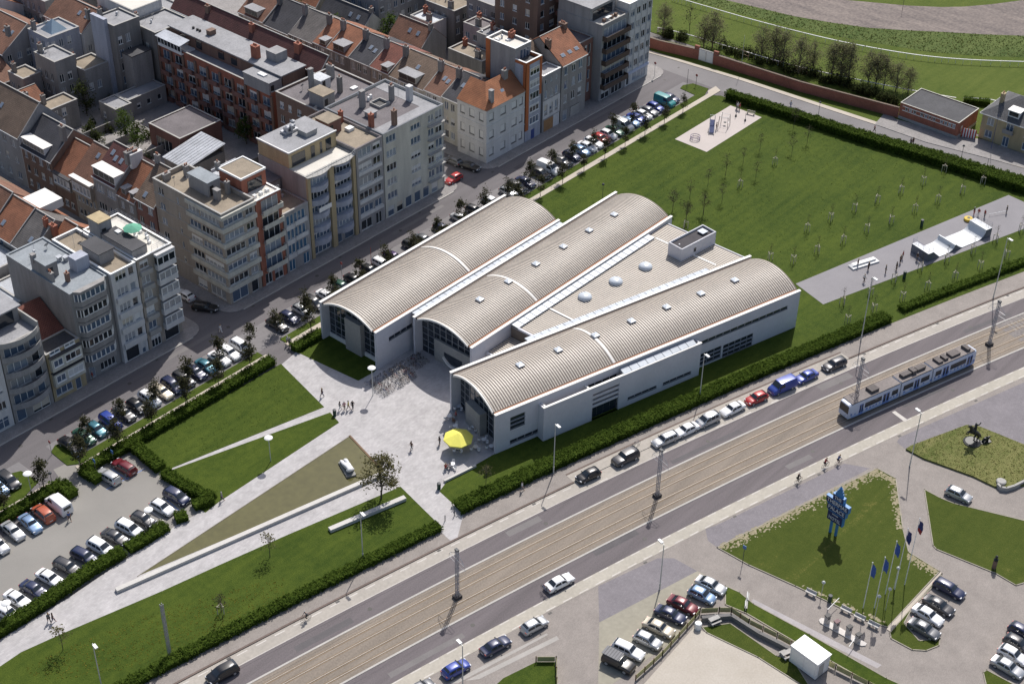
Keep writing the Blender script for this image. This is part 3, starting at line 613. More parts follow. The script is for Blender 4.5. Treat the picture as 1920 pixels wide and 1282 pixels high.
# annex along the avenue side of hall 3
AO = [(24.4, 30.3, 1.2, 1.75), (31.6, 37.5, 1.15, 1.7), (17.3, 22.5, .12, 5.7)]
VA = -1.5; d3 = (math.cos(HA3), math.sin(HA3)); mb = MB(); P8 = t3(7.9, VA)
facade(mb, P8[:2], d3, 31.3, 0, 6.6, [(a-7.9, b-7.9, c, e) for a, b, c, e in AO], .3)
mb.v += []; lb(mb, 'annex_wall', wallm)
def h3b(*q): return hb(2, *q)
for u in (7.9, 38.9): lb(h3b(u, u+.3, VA+.03, 0, 0, 6.58), 'annex_end_wall', wallm)
lb(h3b(7.85, 39.25, VA-.05, VA+.35, 6.6, 6.72), 'coping', cope)
lb(h3b(8.2, 17.2, VA+.3, VA+.36, 0, 6.58), 'annex_inner', wallm); lb(h3b(22.6, 38.9, VA+.3, VA+.36, 0, 6.5), 'annex_inner', wallm)
for u in (8.3, 16.6): lb(h3b(u, u+.3, VA+.36, 0, 6.35, 6.6), 'cross_beam', cope)
lb(h3b(8.7, 16.5, VA+.36, -.02, 5.2, 5.3), 'light_well_floor', M('dark_void_floor', (.07, .04, .035), .9, .2)); lb(h3b(17.2, 22.6, -.9, -.02, 0, 5.6), 'recess_wall', panelm)  # near-black well floor: the shade of the open void is in its colour
for i in range(4):
    q = h3b(17.4+i*1.28, 18.6+i*1.28, -.97, -.92, .2, 2.1); lb(q, 'glass_pane', lglass)
for i, z in enumerate((2.6, 3.5, 4.4, 5.3)): lb(h3b(17.3, 22.5, VA+.05, VA+.25, z, z+.42), 'louvre', wallm)
for i in range(4): lb(h3b(17.3+i*1.45, 18.6+i*1.45, -.06, -.02, 5.7, 6.2), 'clerestory_pane', glass_d)
strip_lights(t3, 23.4, 38.3, VA+.15, -.25, 6.7, .35)
for a, b, c, e in AO[:2]:
    n = 4; w = (b-a)/n
    for i in range(n): p = t3(a+i*w, VA); window(lib, (p[0]-LO[0], p[1]-LO[1]), d3, 0, c, w, e-c, 1, 1, .05, frm, lglass)
# ================================================================== TOWN BUILDINGS
def mt(n, c, **k):
    w_ = not any(q in n for q in ('roof', 'bitumen', 'tiles', 'sheet')); return M(n, c, k.pop('rough', .85), k.pop('var', .24 if w_ else .26), k.pop('scale', 3.2 if w_ else 1.3), streak=(1., 1., .14, 0) if w_ else None, **k)
beige = mt('beige_brick', (.33, .29, .245)); cream = mt('cream_render', (.5, .49, .43)); wht = mt('white_render', (.58, .575, .565), var=.16)
greyw = mt('grey_render', (.29, .285, .285)); redb = mt('red_brick', (.3, .11, .07)); brownb = mt('brown_brick', (.19, .125, .095)); dkb = mt('dark_brick', (.2, .105, .085))
yelb = mt('yellow_brick', (.4, .32, .19)); stone = mt('grey_stone', (.27, .26, .25)); soot = mt('soot_render', (.21, .2, .19), var=.3); bluew = mt('blue_grey_render', (.36, .38, .44)); orw = mt('orange_cladding', (.42, .13, .045))
gravel = mt('gravel_roof', (.26, .215, .16), scale=2.); bitgrey = mt('bitumen_grey', (.28, .28, .29), var=.24); bitdk = mt('bitumen_purple', (.14, .125, .13), var=.3); bitblue = mt('bitumen_blue', (.25, .275, .295), var=.2)
cooltile = mt('terrace_tiles', (.62, .59, .53), var=.08); zincm = mt('zinc_sheet', (.4, .42, .45), rough=.45, metal=.3); darkr = mt('black_roof', (.06, .06, .065))
def tile(n, c):
    g = sum(c)/3; c = tuple((x*.82+g*.18)*.78 for x in c); return Mbrick(n, c, tuple(x*1.12 for x in c), tuple(x*.45 for x in c), .3, .34, .035, .8, uv=True, wear=.32, bump=.8)
t_or = tile('orange_tiles', (.42, .145, .055)); t_red = tile('red_tiles', (.3, .085, .05)); t_dkred = tile('dark_red_tiles', (.17, .05, .042)); t_brn = tile('brown_tiles', (.24, .155, .1)); t_sl = tile('slate_tiles', (.07, .07, .085)); t_gr = tile('grey_slates', (.19, .17, .16)); t_rb = tile('rust_tiles', (.3, .13, .07))
def rows(cols, floors, z0=3., fh=3., sill=.85, h=1.5, nz=1):
    out = []
    for f in floors:
        for c in cols:
            b = z0 + (f-1)*fh; hh = c[3] if len(c) > 3 and c[3] else h; sl = c[4] if len(c) > 4 else sill
            out.append((c[0], c[1], b+sl, b+sl+hh, c[2], nz))
    return out
def bld(name, label, s0, s1, o0, o1, h, wm, rm, front=(), left=(), par=.4, cm=None, cat='building', frame=None, glass=None, depth=.22, pw=.28):
    e = empty(name, (*S(s0, o0), 0), 0, label, cat); W, D = s1-s0, o1-o0
    mb = MB(); facade(mb, (0, 0), (1, 0), W, 0, h+par, front, depth); facade(mb, (0, D), (0, -1), D, 0, h+par, left, depth)
    mb.quad((W, 0, 0), (W, D, 0), (W, D, h+par), (W, 0, h+par)); mb.quad((W, D, 0), (0, D, 0), (0, D, h+par), (W, D, h+par))
    mb.quad((pw, pw, h), (pw, pw, h+par), (W-pw, pw, h+par), (W-pw, pw, h)); mb.quad((pw, D-pw, h), (pw, D-pw, h+par), (pw, pw, h+par), (pw, pw, h))
    mb.quad((W-pw, pw, h), (W-pw, pw, h+par), (W-pw, D-pw, h+par), (W-pw, D-pw, h)); mb.quad((W-pw, D-pw, h), (W-pw, D-pw, h+par), (pw, D-pw, h+par), (pw, D-pw, h))
    mb.build('wall', wm, e)
    r = MB().box(pw, W-pw, pw, D-pw, h-.25, h).build('roof', rm, e)
    c = MB(); z = h+par; c.box(-.05, W+.05, -.06, pw+.03, z, z+.07); c.box(-.05, W+.05, D-pw-.03, D+.04, z, z+.07); c.box(-.05, pw+.03, pw+.03, D-pw-.03, z, z+.07); c.box(W-pw-.03, W+.05, pw+.03, D-pw-.03, z, z+.07)
    c.build('parapet_coping', cm or concrete, e)
    for (u0, u1, a, b, nx, nz) in front: window(e, (0, 0), (1, 0), u0, a, u1-u0, b-a, nx, nz, mat=frame, glass=glass)
    for (u0, u1, a, b, nx, nz) in left: window(e, (0, D), (0, -1), u0, a, u1-u0, b-a, nx, nz, mat=frame, glass=glass)
    if h > 8 and D > 6:
        x, y = rnd.uniform(.2, .8)*W, rnd.uniform(.55, .9)*D; a = MB().tube((x, y, h), (x, y, h+2.6+par), .03, .02, 5)
        for i in range(4): a.tube((x-.45, y, h+par+1.9+i*.2), (x+.45, y, h+par+1.9+i*.2), .015, n=4)
        a.build('antenna', galv, e); dd = rnd.uniform(.3, .5)
        x, y = rnd.uniform(.15, .85)*W, rnd.uniform(.5, .95)*D; MB().lathe([(.16, 0), (.16, .5), (.26, .52), (.2, .7), (.03, .75)], 8, (x, y, h)).build('roof_vent', zincm, e)
        x = rnd.uniform(.15, .85)*W; MB().lathe([(.04, -.06), (dd*.7, -.02), (dd, .08)], 10, M=Matrix.Translation((x, D*.8, h+par+.7)) @ Matrix.Rotation(R(-60), 4, 'X')).tube((x, D*.8, h), (x, D*.8, h+par+.7), .03, n=5).build('satellite_dish', concrete, e)
    return e
def part(e, name, mat, *boxes, parent=None):
    mb = MB()
    for b in boxes: mb.box(*b)
    return mb.build(name, mat, parent or e)
def chimney(e, x, y, z, w=.9, d=.6, h=1.8, mat=None, pots=2):
    c = part(e, 'chimney', mat or stone, (x-w/2, x+w/2, y-d/2, y+d/2, z-.4, z+h), (x-w/2-.06, x+w/2+.06, y-d/2-.06, y+d/2+.06, z+h, z+h+.12))
    for i in range(pots):
        px = x + (i-(pots-1)/2)*.38 if w >= d else x; py = y if w >= d else y + (i-(pots-1)/2)*.38
        MB().lathe([(.13, 0), (.11, .4), (.14, .42)], 8, (px, py, z+h+.12)).build('chimney_pot', MATS['orange_pot'] if 'orange_pot' in MATS else M('orange_pot', (.3, .12, .07), .8, .2), c)
def house_on_roof(e, x0, x1, y0, y1, z, h, wm, rm, nm='stair_house', door=True):
    b = part(e, nm, wm, (x0, x1, y0, y1, z, z+h)); part(e, 'flat_top', rm, (x0-.12, x1+.12, y0-.12, y1+.12, z+h, z+h+.14), parent=b)
    if door: part(e, 'door', dark, (x0+.4, x0+1.2, y0-.04, y0, z+.05, z+1.95), parent=b)
    return b
def rail(e, pts, h=1., mat=None, n=None):
    mb = MB()
    for a, b in zip(pts, pts[1:]):
        a, b = Vector(a), Vector(b); k = max(1, int((b-a).length/1.1))
        for i in range(k+1): p = a.lerp(b, i/k); mb.tube(p, p+Vector((0, 0, h)), .025, n=4)
        for q in (h, h*.66, h*.33): mb.tube(a+Vector((0, 0, q)), b+Vector((0, 0, q)), .022, n=4)
    return mb.build('railing', mat or galv, e)
def balcony(e, u0, u1, z, dep=1.1, h=1.0, sm=None, y0=0.):
    return part(e, 'balcony', sm or cream, (u0, u1, y0-dep, y0-.003, z-.16, z), (u0, u1, y0-dep, y0-dep+.1, z, z+h), (u0, u0+.1, y0-dep+.1, y0-.003, z, z+h), (u1-.1, u1, y0-dep+.1, y0-.003, z, z+h))
def bow(e, u0, u1, z0, z1, dep, mat, nm='bow_band', thick=None, n=12):
    """curved (segmental) band projecting from the front"""
    pts = [(u0 + (u1-u0)*i/n, -dep*math.sin(math.pi*i/n)**.75 - .02) for i in range(n+1)]
    if thick: ring = pts + [(x, min(.0, y+thick)) for x, y in reversed(pts)]
    else: ring = pts + [(u1, .0), (u0, .0)]
    return MB().prism(ring, z0, z1, True).build(nm, mat, e)
def slope(mb, a, b, c, d):
    """roof plane a-b eave, c-d ridge, UV in metres"""
    a, b, c, d = map(Vector, (a, b, c, d)); n = len(mb.v); mb.add([a, b, c, d], [(0, 1, 2, 3)])
    ux = (b-a).normalized(); L = (b-a).length
    if mb.uv is None: mb.uv = []
    while len(mb.uv) < n: mb.uv.append((0, 0))
    for p in (a, b, c, d):
        q = p-a; u = q.dot(ux); mb.uv.append((u, (q-ux*u).length))
def gable(name, label, s0, s1, o0, o1, ev, rg, axis, wm, tm, front=(), left=(), cat='house', ridge=.5, over=.25, evb=None, frame=None):
    """pitched house; axis 'o': ridge along o (slopes face -s/+s), 's': ridge along s"""
    e = empty(name, (*S(s0, o0), 0), 0, label, cat); W, D = s1-s0, o1-o0; evb = ev if evb is None else evb
    mb = MB(); facade(mb, (0, 0), (1, 0), W, 0, ev, front); facade(mb, (0, D), (0, -1), D, 0, ev, left)
    mb.quad((W, 0, 0), (W, D, 0), (W, D, evb), (W, 0, evb)); mb.quad((W, D, 0), (0, D, 0), (0, D, ev), (W, D, ev))
    if axis == 'o':
        m = W*ridge
        for y in (0, D): mb.add([(0, y, ev-.01), (W, y, evb-.01), (m, y, rg)], [(0, 1, 2)])
        k = (rg-ev)/m; k2 = (rg-evb)/(W-m); A = (-over, ev-over*k); Bq = (W+over, evb-over*k2); r = MB()
        y0, y1 = 0.02, D-.02; slope(r, (A[0], y1, A[1]), (A[0], y0, A[1]), (m, y0, rg), (m, y1, rg)); slope(r, (Bq[0], y0, Bq[1]), (Bq[0], y1, Bq[1]), (m, y1, rg), (m, y0, rg))
        edge = [((A[0], A[1]), (m, rg)), ((m, rg), (Bq[0], Bq[1]))]
    else:
        m = D*ridge
        for x in (0, W): mb.add([(x, 0, ev-.01), (x, D, evb-.01), (x, m, rg)], [(0, 1, 2)])
        k = (rg-ev)/m; k2 = (rg-evb)/(D-m); r = MB()
        slope(r, (0, -over, ev-over*k), (W, -over, ev-over*k), (W, m, rg), (0, m, rg)); slope(r, (W, D+over, evb-over*k2), (0, D+over, evb-over*k2), (0, m, rg), (W, m, rg))
    mb.build('wall', wm, e)
    # real thickness
    nv = len(r.v); r.add([(v[0], v[1], v[2]-.2) for v in r.v], [(3, 2, 1, 0), (7, 6, 5, 4)]); r.uv += [(0, 0)]*nv
    for b in (0, 4): r.f += [(b, b+1, nv+b+1, nv+b), (b+1, b+2, nv+b+2, nv+b+1), (b+3, b, nv+b, nv+b+3)]
    r.v = [(v[0], v[1], v[2]+.12) for v in r.v]
    ro = r.build('roof', tm, e)
    cp = MB()
    if axis == 'o':
        cp.box(m-.1, m+.1, 0, D, rg+.08, rg+.2)
        for y in (0.,):
            for (x0, z0), (x1, z1) in (((-over, ev-over*k), (m, rg)),):
                cp.add([(x0, y-.08, z0+.1), (x0, y+.1, z0+.1), (x1, y+.1, z1+.1), (x1, y-.08, z1+.1), (x0, y-.08, z0+.24), (x0, y+.1, z0+.24), (x1, y+.1, z1+.24), (x1, y-.08, z1+.24)], [(0, 3, 2, 1), (4, 5, 6, 7), (0, 1, 5, 4), (1, 2, 6, 5), (2, 3, 7, 6), (3, 0, 4, 7)])
    else: cp.box(0, W, m-.1, m+.1, rg+.08, rg+.2)
    cp.build('ridge_coping', concrete, ro)
    part(e, 'gutter', white, (-over-.1, -over+.06, 0, D, ev-over*k-.12, ev-over*k+.06) if axis == 'o' else (0, W, -over-.1, -over+.06, ev-over*k-.12, ev-over*k+.06))
    for (u0, u1, a, b, nx, nz) in front: window(e, (0, 0), (1, 0), u0, a, u1-u0, b-a, nx, nz, mat=frame)
    for (u0, u1, a, b, nx, nz) in left: window(e, (0, D), (0, -1), u0, a, u1-u0, b-a, nx, nz, mat=frame)
    e['_g'] = 0; del e['_g']
    e2 = dict(W=W, D=D, m=m, ev=ev, rg=rg, k=k); return e, e2
def rwin(e, g, y, f, w=.8, hh=1.1):                      # roof window in the -s slope of an 'o' gable
    x = g['m']*f; z = g['ev'] + g['k']*x + .14; a = math.atan(g['k'])
    o = inst('roof_window', RWM[0], e, (x, y, z), 0); o.rotation_euler = (0, -a, 0); inst('pane', RWM[1], o)
RWM = (MB().box(-.55, .55, -.4, .4, 0, .08).mesh('roof_window', zincm), MB().box(-.47, .47, -.32, .32, .08, .1).mesh('pane', M('roof_window_glass', (.2, .24, .3), .15, 0)))
def dormer(e, g, y0, y1, f0, h=1.7, mat=None, n=3):
    x0 = g['m']*f0; z0 = g['ev'] + g['k']*x0; x1 = min(g['m']+.3, x0 + (h+.1)/g['k'])
    d = MB().add([(x0, y0, z0-.3), (x1, y0, z0-.3), (x1, y0, z0+h), (x0, y0, z0+h), (x0, y1, z0-.3), (x1, y1, z0-.3), (x1, y1, z0+h), (x0, y1, z0+h)], [(0, 1, 2, 3), (5, 4, 7, 6), (4, 0, 3, 7), (3, 2, 6, 7)]).build('dormer', mat or white, e)
    part(e, 'dormer_roof', bitgrey if mat else cope, (x0-.2, x1, y0-.1, y1+.1, z0+h, z0+h+.12), parent=d)
    w = (y1-y0-.3)/n
    for i in range(n): part(e, 'pane', glass_d, (x0-.03, x0-.005, y0+.15+i*w+.06, y0+.15+(i+1)*w-.06, z0+.25, z0+h-.2), parent=d)
FL5 = (1, 2, 3, 4, 5)
# ---------------- front row, left block
FO = 180.5
bld('apartment_block', 'white painted apartment block with plain windows at the street end', 83.5, 92.4, FO, 193, 15.5, wht, bitgrey, rows([(.8, 2.8, 2), (4, 6, 2), (6.9, 8.3, 2)], (1, 2, 3, 4)) + [(1., 2.4, .6, 2.5, 2, 1), (6.2, 8.2, .4, 2.4, 2, 2)])
e = bld('apartment_block', 'grey apartment block with curved convex balconies on every floor and bare terrace', 92.6, 99.8, FO, 194, 14.6, stone, bitgrey, rows([(.6, 4.2, 3, 1.9, .3), (5., 6.4, 1, 1.9, .3)], (1, 2, 3, 4)) + [(.5, 2.2, .1, 2.4, 1, 1), (3.4, 6.6, .1, 2.4, 2, 1)], [], par=.1)
for z in (2.9, 5.9, 8.9, 11.9): bow(e, .1, 7.1, z-.15, z, 1.3, stone, 'balcony_slab'); bow(e, .1, 7.1, z, z+.95, 1.3, greyw, 'balcony_front', .12)
bow(e, .1, 7.1, 14.45, 14.6, 1.3, stone, 'balcony_slab'); bow(e, .1, 7.1, 14.6, 15.5, 1.3, concrete, 'balcony_front', .15)
part(e, 'side_parapet', concrete, (6.95, 7.2, 0, 6, 14.7, 16.1)); part(e, 'penthouse', stone, (.2, 6.6, 4.2, 12.5, 14.6, 17.4)); part(e, 'penthouse_roof', bitgrey, (0, 6.9, 3.6, 13, 17.4, 17.65)); part(e, 'terrace_window', glass_d, (.6, 5.6, 4.13, 4.2, 14.8, 17.))
chimney(e, 5.6, 9.5, 17.6, .8, 2.2, .9, concrete, 3)
e = bld('terraced_house', 'narrow yellow-brick house with white bay windows and red tiled rear roof', 100.0, 106.2, FO, 184.2, 9.3, yelb, darkr, [(.5, 3.6, .9, 2.3, 3, 1), (4.2, 5.3, .1, 2.3, 1, 1)], [], par=.1, cat='house')
for z, nx in ((3.0, 4), (6.0, 4)):
    b = part(e, 'bay', cream, (.3, 6., -.7, 0, z+.1, z+2.6)); part(e, 'bay_roof', darkr, (.2, 6.1, -.8, 0, z+2.6, z+2.75), parent=b)
    window(e, (0, -.86), (1, 0), .6, z+.9, 1.7, 1.3, 2); window(e, (0, -.86), (1, 0), 2.8, z+.9, 2.9, 1.3, 3, glass=glass_w if z < 4 else None)
window(e, (0, -.16), (1, 0), .6, 9.3-.35, 1.9, .7, 2, fw=.12); window(e, (0, -.16), (1, 0), 3.4, 8.95, 1.9, .7, 2, fw=.12)
mb = MB(); slope(mb, (0, 3.7, 9.35), (6.2, 3.7, 9.35), (6.2, 9.5, 13), (0, 9.5, 13)); slope(mb, (6.2, 14.5, 9.5), (0, 14.5, 9.5), (0, 9.5, 13), (6.2, 9.5, 13)); mb.build('tiled_roof', t_red, e)
part(e, 'rear_wall', soot, (0, 6.2, 3.71, 14.4, 0, 9.3))
bay = lambda e, u0, u1, z, h, dep, wm, nx: None
e = bld('apartment_block', 'grey stone apartment block with white trapezoid bay windows and blue-grey flat roof', 106.4, 113.6, 181.2, 198.2, 17.2, stone, bitblue, [(1., 2.2, .1, 2.5, 1, 1), (3.2, 6.2, .6, 2.3, 4, 1)], [], par=.15, cm=bitblue)
for f in range(5):
    z = 2.9 + f*2.95
    ring = [(.5, 0), (1.3, -1.), (5.9, -1.), (6.7, 0)]
    b = MB().prism(ring, z, z+.95, True).build('bay_window', stone, e); MB().prism([(.65, 0), (1.4, -.86), (5.8, -.86), (6.55, 0)], z+.95, z+2.3).build('bay_glass', glass_d if f % 2 else glass_b, b)
    MB().prism(ring, z+2.3, z+2.8, True).build('bay_band', stone, b)
    mm = MB()
    for i in range(6): x = 1.35 + i*.9; mm.box(x-.07, x+.07, -.98, -.84, z+.95, z+2.3)
    for x, y in ((.62, -.15), (6.58, -.15), (1., -.62), (6.2, -.62)): mm.box(x-.06, x+.06, y-.06, y+.06, z+.95, z+2.3)
    mm.box(1.35, 5.85, -.98, -.88, z+.95, z+1.05); mm.build('bay_mullions', white, b)
house_on_roof(e, .3, 2.4, 6., 10.2, 17.2, 2.6, stone, bitblue); chimney(e, .5, 9.5, 19.4, .7, .7, 1., stone, 0); chimney(e, .5, 5.4, 17.2, .6, 1.2, 1.6, stone, 2); chimney(e, 2.2, 3.4, 17.2, .6, .6, 1.5, M('rust_cowl', (.2, .12, .09), .8, .2), 1)
for x, y in ((5.6, 8.6), (6.2, 7.2), (4.9, 9.4)): part(e, 'roof_vent', zincm, (x-.3, x+.3, y-.3, y+.3, 17.2, 17.9), (x-.45, x+.45, y-.45, y+.45, 17.9, 18.))
part(e, 'lift_block', bluew, (4.6, 7.1, 4.2, 6.2, 17.2, 19.6))
e = bld('apartment_block', 'narrow bright white apartment block with tall triple windows', 113.8, 118.7, FO, 196, 17.2, wht, gravel, rows([(.7, 2.9, 3), (3.3, 4.4, 1)], FL5, h=1.55) + [(.5, 3.2, .1, 2.5, 1, 1), (3.7, 4.5, .1, 2.5, 1, 1)], par=.5, cm=white)
for z in (3.2, 6.2, 9.2, 12.2): part(e, 'balcony_band', wht, (.3, 4.7, -.45, -.003, z-.25, z+.7))
part(e, 'lift_block', greyw, (1., 3.8, 4., 8.5, 17.2, 19.2)); part(e, 'dark_roof_deck', darkr, (.8, 4., 3.8, 9., 19.2, 19.35))
e = bld('apartment_block', 'corner apartment block of beige strip and white bays with railed roof terrace', 118.9, 126., FO, 194.5, 17.6, beige, cooltile, rows([(.5, 2.2, 2)], FL5) + [(.6, 2.6, .1, 2.4, 3, 2), (3.4, 6.4, .1, 2.4, 1, 1)], [], par=.3, cm=white)
for f in range(5):
    z = 3. + f*2.95; b = part(e, 'bay', wht, (3.3, 7.05, -.9, -.003, z-.2, z+.8)); part(e, 'bay_glass', rnd.choice([glass_d, glass_c]), (3.45, 6.9, -.78, -.01, z+.8, z+2.2), parent=b)
    mm = MB(); [mm.box(x-.06, x+.06, -.88, -.76, z+.8, z+2.2) for x in (3.42, 4.55, 5.7, 6.93)]; mm.box(3.42, 6.93, -.88, -.76, z+2.1, z+2.25); mm.build('bay_mullions', white, b)
    part(e, 'balcony', concrete, (.3, 2.6, -.5, -.003, z-.1, z+.75))
part(e, 'bay_head', wht, (3.3, 7.05, -.9, -.003, 17.1, 17.6))
house_on_roof(e, .2, 2.6, 9.4, 12.4, 17.6, 3.2, greyw, yelb); part(e, 'terrace_wall', greyw, (.3, 3.2, 1.2, 9.3, 17.6, 18.9)); part(e, 'dark_roof_deck', darkr, (.25, 3.25, 1.15, 9.35, 18.9, 19.05)); part(e, 'skylight', white, (2., 2.8, 7., 8., 19.05, 19.25))
rail(e, [(3.4, .3, 17.95), (6.9, .3, 17.95), (6.9, 13.6, 17.95), (3.4, 13.6, 17.95)], 1.)
for x, y in ((5., 3.), (5.8, 4.6), (4.6, 6.), (6., 6.6)): part(e, 'terrace_chair', white, (x-.25, x+.25, y-.25, y+.25, 17.6, 18.05), (x-.25, x+.25, y+.2, y+.26, 18.05, 18.5))
# green parasol on that terrace
p = S(122.9, 186.2); ps = empty('parasol', (*p, 17.6), 0, 'green garden parasol open on an apartment roof terrace', 'parasol')
MB().tube((0, 0, 0), (0, 0, 2.6), .03).build('pole', white, ps); MB().lathe([(1.6, 2.15), (1.62, 2.2), (.8, 2.5), (.05, 2.7)], 8).build('canopy', M('green_canvas', (.1, .33, .22), .8, .1), ps)
# ---------------- front row, middle block
lw_ = rows([(1.2, 2.7, 2), (6.2, 6.8, 1), (9.2, 12.2, 3), (12.4, 17.4, 5)], FL5, h=1.35)
e = bld('apartment_block', 'big beige brick corner apartment block with horizontal white bands and gravel roof', 136.6, 143.9, FO, 198.6, 17.6, beige, gravel,
  rows([(.35, 4.6, 4), (5.2, 6.9, 2)], FL5, h=1.35) + [(.6, 4.2, .2, 2.5, 2, 1), (5., 6.6, .1, 2.5, 1, 1)], lw_ + [(9.5, 12, .5, 2.3, 2, 1), (13, 17, .5, 2.3, 3, 1), (2, 4, .8, 2.2, 2, 1)], par=.85)
for f in FL5:
    z = 3.05 + (f-1)*3.; part(e, 'string_course', cream, (-.35, 7.3, -.5, -.003, z-.15, z+.7), (-.35, -.003, -.003, 9.2, z-.15, z+.7)); part(e, 'band', concrete, (-.06, -.003, 9.2, 18.1, z+.62, z+.76))
part(e, 'top_band', cream, (-.35, 7.3, -.5, -.003, 17.4, 18.1), (-.35, -.003, -.003, 9.2, 17.4, 18.1))
house_on_roof(e, 3.2, 5.9, 7., 12.2, 17.6, 2.7, greyw, bitblue); chimney(e, 3.8, 5.4, 17.6, .8, 1.2, 1.9, stone, 0); chimney(e, 6.3, 5.6, 17.6, .7, .7, 2.3, stone, 1); chimney(e, 5.4, 15.5, 17.6, .8, .8, 2., stone, 2); chimney(e, 2.2, 17, 17.6, 1.4, .7, 1.2, stone, 2)
e = bld('apartment_block', 'narrow red brick apartment block with recessed balconies behind white fronts', 144.1, 149.8, FO, 192, 17.4, redb, cooltile, [(1.2, 5.0, 3.1+i*2.9, 5.6+i*2.9, 3, 1) for i in range(5)] + [(.7, 2.3, .2, 2.4, 2, 1), (2.9, 4.9, .2, 2.4, 2, 1)], par=.2, cm=white, depth=.9)
for i in range(5): part(e, 'balcony', cream, (1., 5.55, -.75, -.003, 2.95+i*2.9, 3.12+i*2.9), (1., 5.55, -.75, -.66, 3.12+i*2.9, 3.9+i*2.9), (5.46, 5.55, -.66, -.003, 3.12+i*2.9, 3.9+i*2.9))
ph_ = part(e, 'penthouse', redb, (0.1, 5.6, 3.4, 9.2, 17.4, 20.4)); part(e, 'penthouse_roof', gravel, (.2, 5.5, 3.5, 9.1, 20.4, 20.6), parent=ph_); part(e, 'penthouse_coping', white, (0, 5.7, 3.3, 3.55, 20.4, 20.75), (0, 5.7, 9.05, 9.3, 20.4, 20.75), (0, .25, 3.55, 9.05, 20.4, 20.75), (5.45, 5.7, 3.55, 9.05, 20.4, 20.75), parent=ph_)
part(e, 'terrace_door', glass_d, (1.4, 4.6, 3.34, 3.4, 17.5, 19.6), parent=ph_); part(e, 'rear_terrace', zincm, (.1, 5.6, 9.4, 11.3, 17.4, 19.), (.05, 5.65, 11.2, 11.4, 19., 19.5))
rail(e, [(.1, .15, 17.65), (5.6, .15, 17.65)], .9, white); chimney(e, .4, 9.8, 20.2, .7, .7, 1.2, stone, 1)
for x in (1.2, 2.6, 4.): part(e, 'terrace_chair', white, (x-.3, x+.3, 1.2, 1.8, 17.4, 17.9))
e = bld('small_apartment_block', 'low blue-glazed apartment house with white stepped spandrels between taller blocks', 150., 155.9, FO, 187.2, 12.1, greyw, gravel, rows([(.6, 1.4, 1), (1.5, 2.3, 1), (2.4, 3.2, 1), (3.3, 4.1, 1), (4.2, 5., 1)], (1, 2, 3), h=2., sill=.6) + [(.5, 2., .1, 2.4, 2, 1), (3.9, 5.4, .1, 2.4, 2, 1)], par=.3, glass=M('glass_teal', (.05, .13, .22), .1, 0, spec=.7))
for i in range(3):
    z = 3.1+i*3.; part(e, 'spandrel', wht, (.4, 2.4, -.12, -.003, z-.4, z+.5), (2.4, 5.3, -.25, -.003, z-.1, z+.75))
part(e, 'rear_wing', soot, (.2, 5.7, 6.8, 13, 0, 14.6)); part(e, 'rear_wing_roof', bitdk, (.1, 5.8, 6.7, 13.1, 14.6, 14.8))
e = bld('apartment_block', 'cream apartment block with two stacks of bowed balconies and wavy white terrace rail', 156.1, 167.8, 181., 193.4, 17.0, greyw, cooltile, [(.9, 5.1, 3.4+i*2.8, 5.4+i*2.8, 5, 1) for i in range(5)] + [(6.6, 10.8, 3.4+i*2.8, 5.4+i*2.8, 5, 1) for i in range(5)] + [(1, 5, .3, 2.5, 4, 1), (6.6, 8, .1, 2.5, 1, 1), (8.6, 10.9, .1, 2.4, 1, 1)], [], par=.1)
gl5 = greyw
for i in range(6):
    z = 2.75 + i*2.8
    for u0 in (.7, 6.4): bow(e, u0, u0+4.6, z-.3, z+.75 if i < 5 else z+.25, 1.25, bluew, 'bowed_balcony')
part(e, 'pilaster', yelb, (.0, .7, -.5, -.003, 0, 16.9)); part(e, 'pilaster', yelb, (5.3, 6.4, -.5, -.003, 0, 16.9)); part(e, 'pilaster', yelb, (11., 11.7, -.5, -.003, 0, 16.9))
wav = [(i/24*11.7, -.55 - .75*abs(math.sin(math.pi*2*i/24))**1.2) for i in range(25)]
MB().prism(wav + [(11.7, .3), (0, .3)], 16.9, 17.05, True).build('terrace_slab', concrete, e); rail(e, [(x, y, 17.05) for x, y in wav[::2]], 1.05, white)
ph_ = part(e, 'penthouse', yelb, (.1, 11.6, 4.2, 12.3, 17.0, 20.0)); part(e, 'penthouse_roof', bitgrey, (0, 11.7, 4.1, 12.4, 20., 20.2), parent=ph_)
for x0, x1 in ((.8, 4.), (5.4, 6.3), (7.6, 8.1), (9., 10.3)): part(e, 'terrace_door', glass_d, (x0, x1, 4.14, 4.2, 17.2, 19.4), parent=ph_)
part(e, 'gable_coping', white, (-.05, .15, 4., 12.5, 20.2, 20.4), (.15, 11.7, 4., 4.2, 20.2, 20.34), parent=ph_); part(e, 'roof_box', concrete, (6.2, 8.8, 6., 8.4, 20.2, 21.1)); part(e, 'roof_box_lid', bitgrey, (6.1, 8.9, 5.9, 8.5, 21.1, 21.2))
mb = MB(); mb.box(4.2, 7.2, 9.2, 10.8, 20.2, 20.7); mb.tube((4.6, 10, 21.1), (6.9, 10, 21.1), .42, n=10); mb.build('ventilation_duct', galv, e)
for x, y in ((4.7, 9.4), (5.7, 9.3), (7., 10.4)): MB().lathe([(.25, 20.2), (.25, 21.4), (.42, 21.45), (.42, 21.8), (.1, 22.)], 10, (x, y, 0)).build('roof_cowl', galv, e)
MB().box(1.6, 4.6, -1.36, -1.3, 9.6, 10.5).build('banner', white, e)
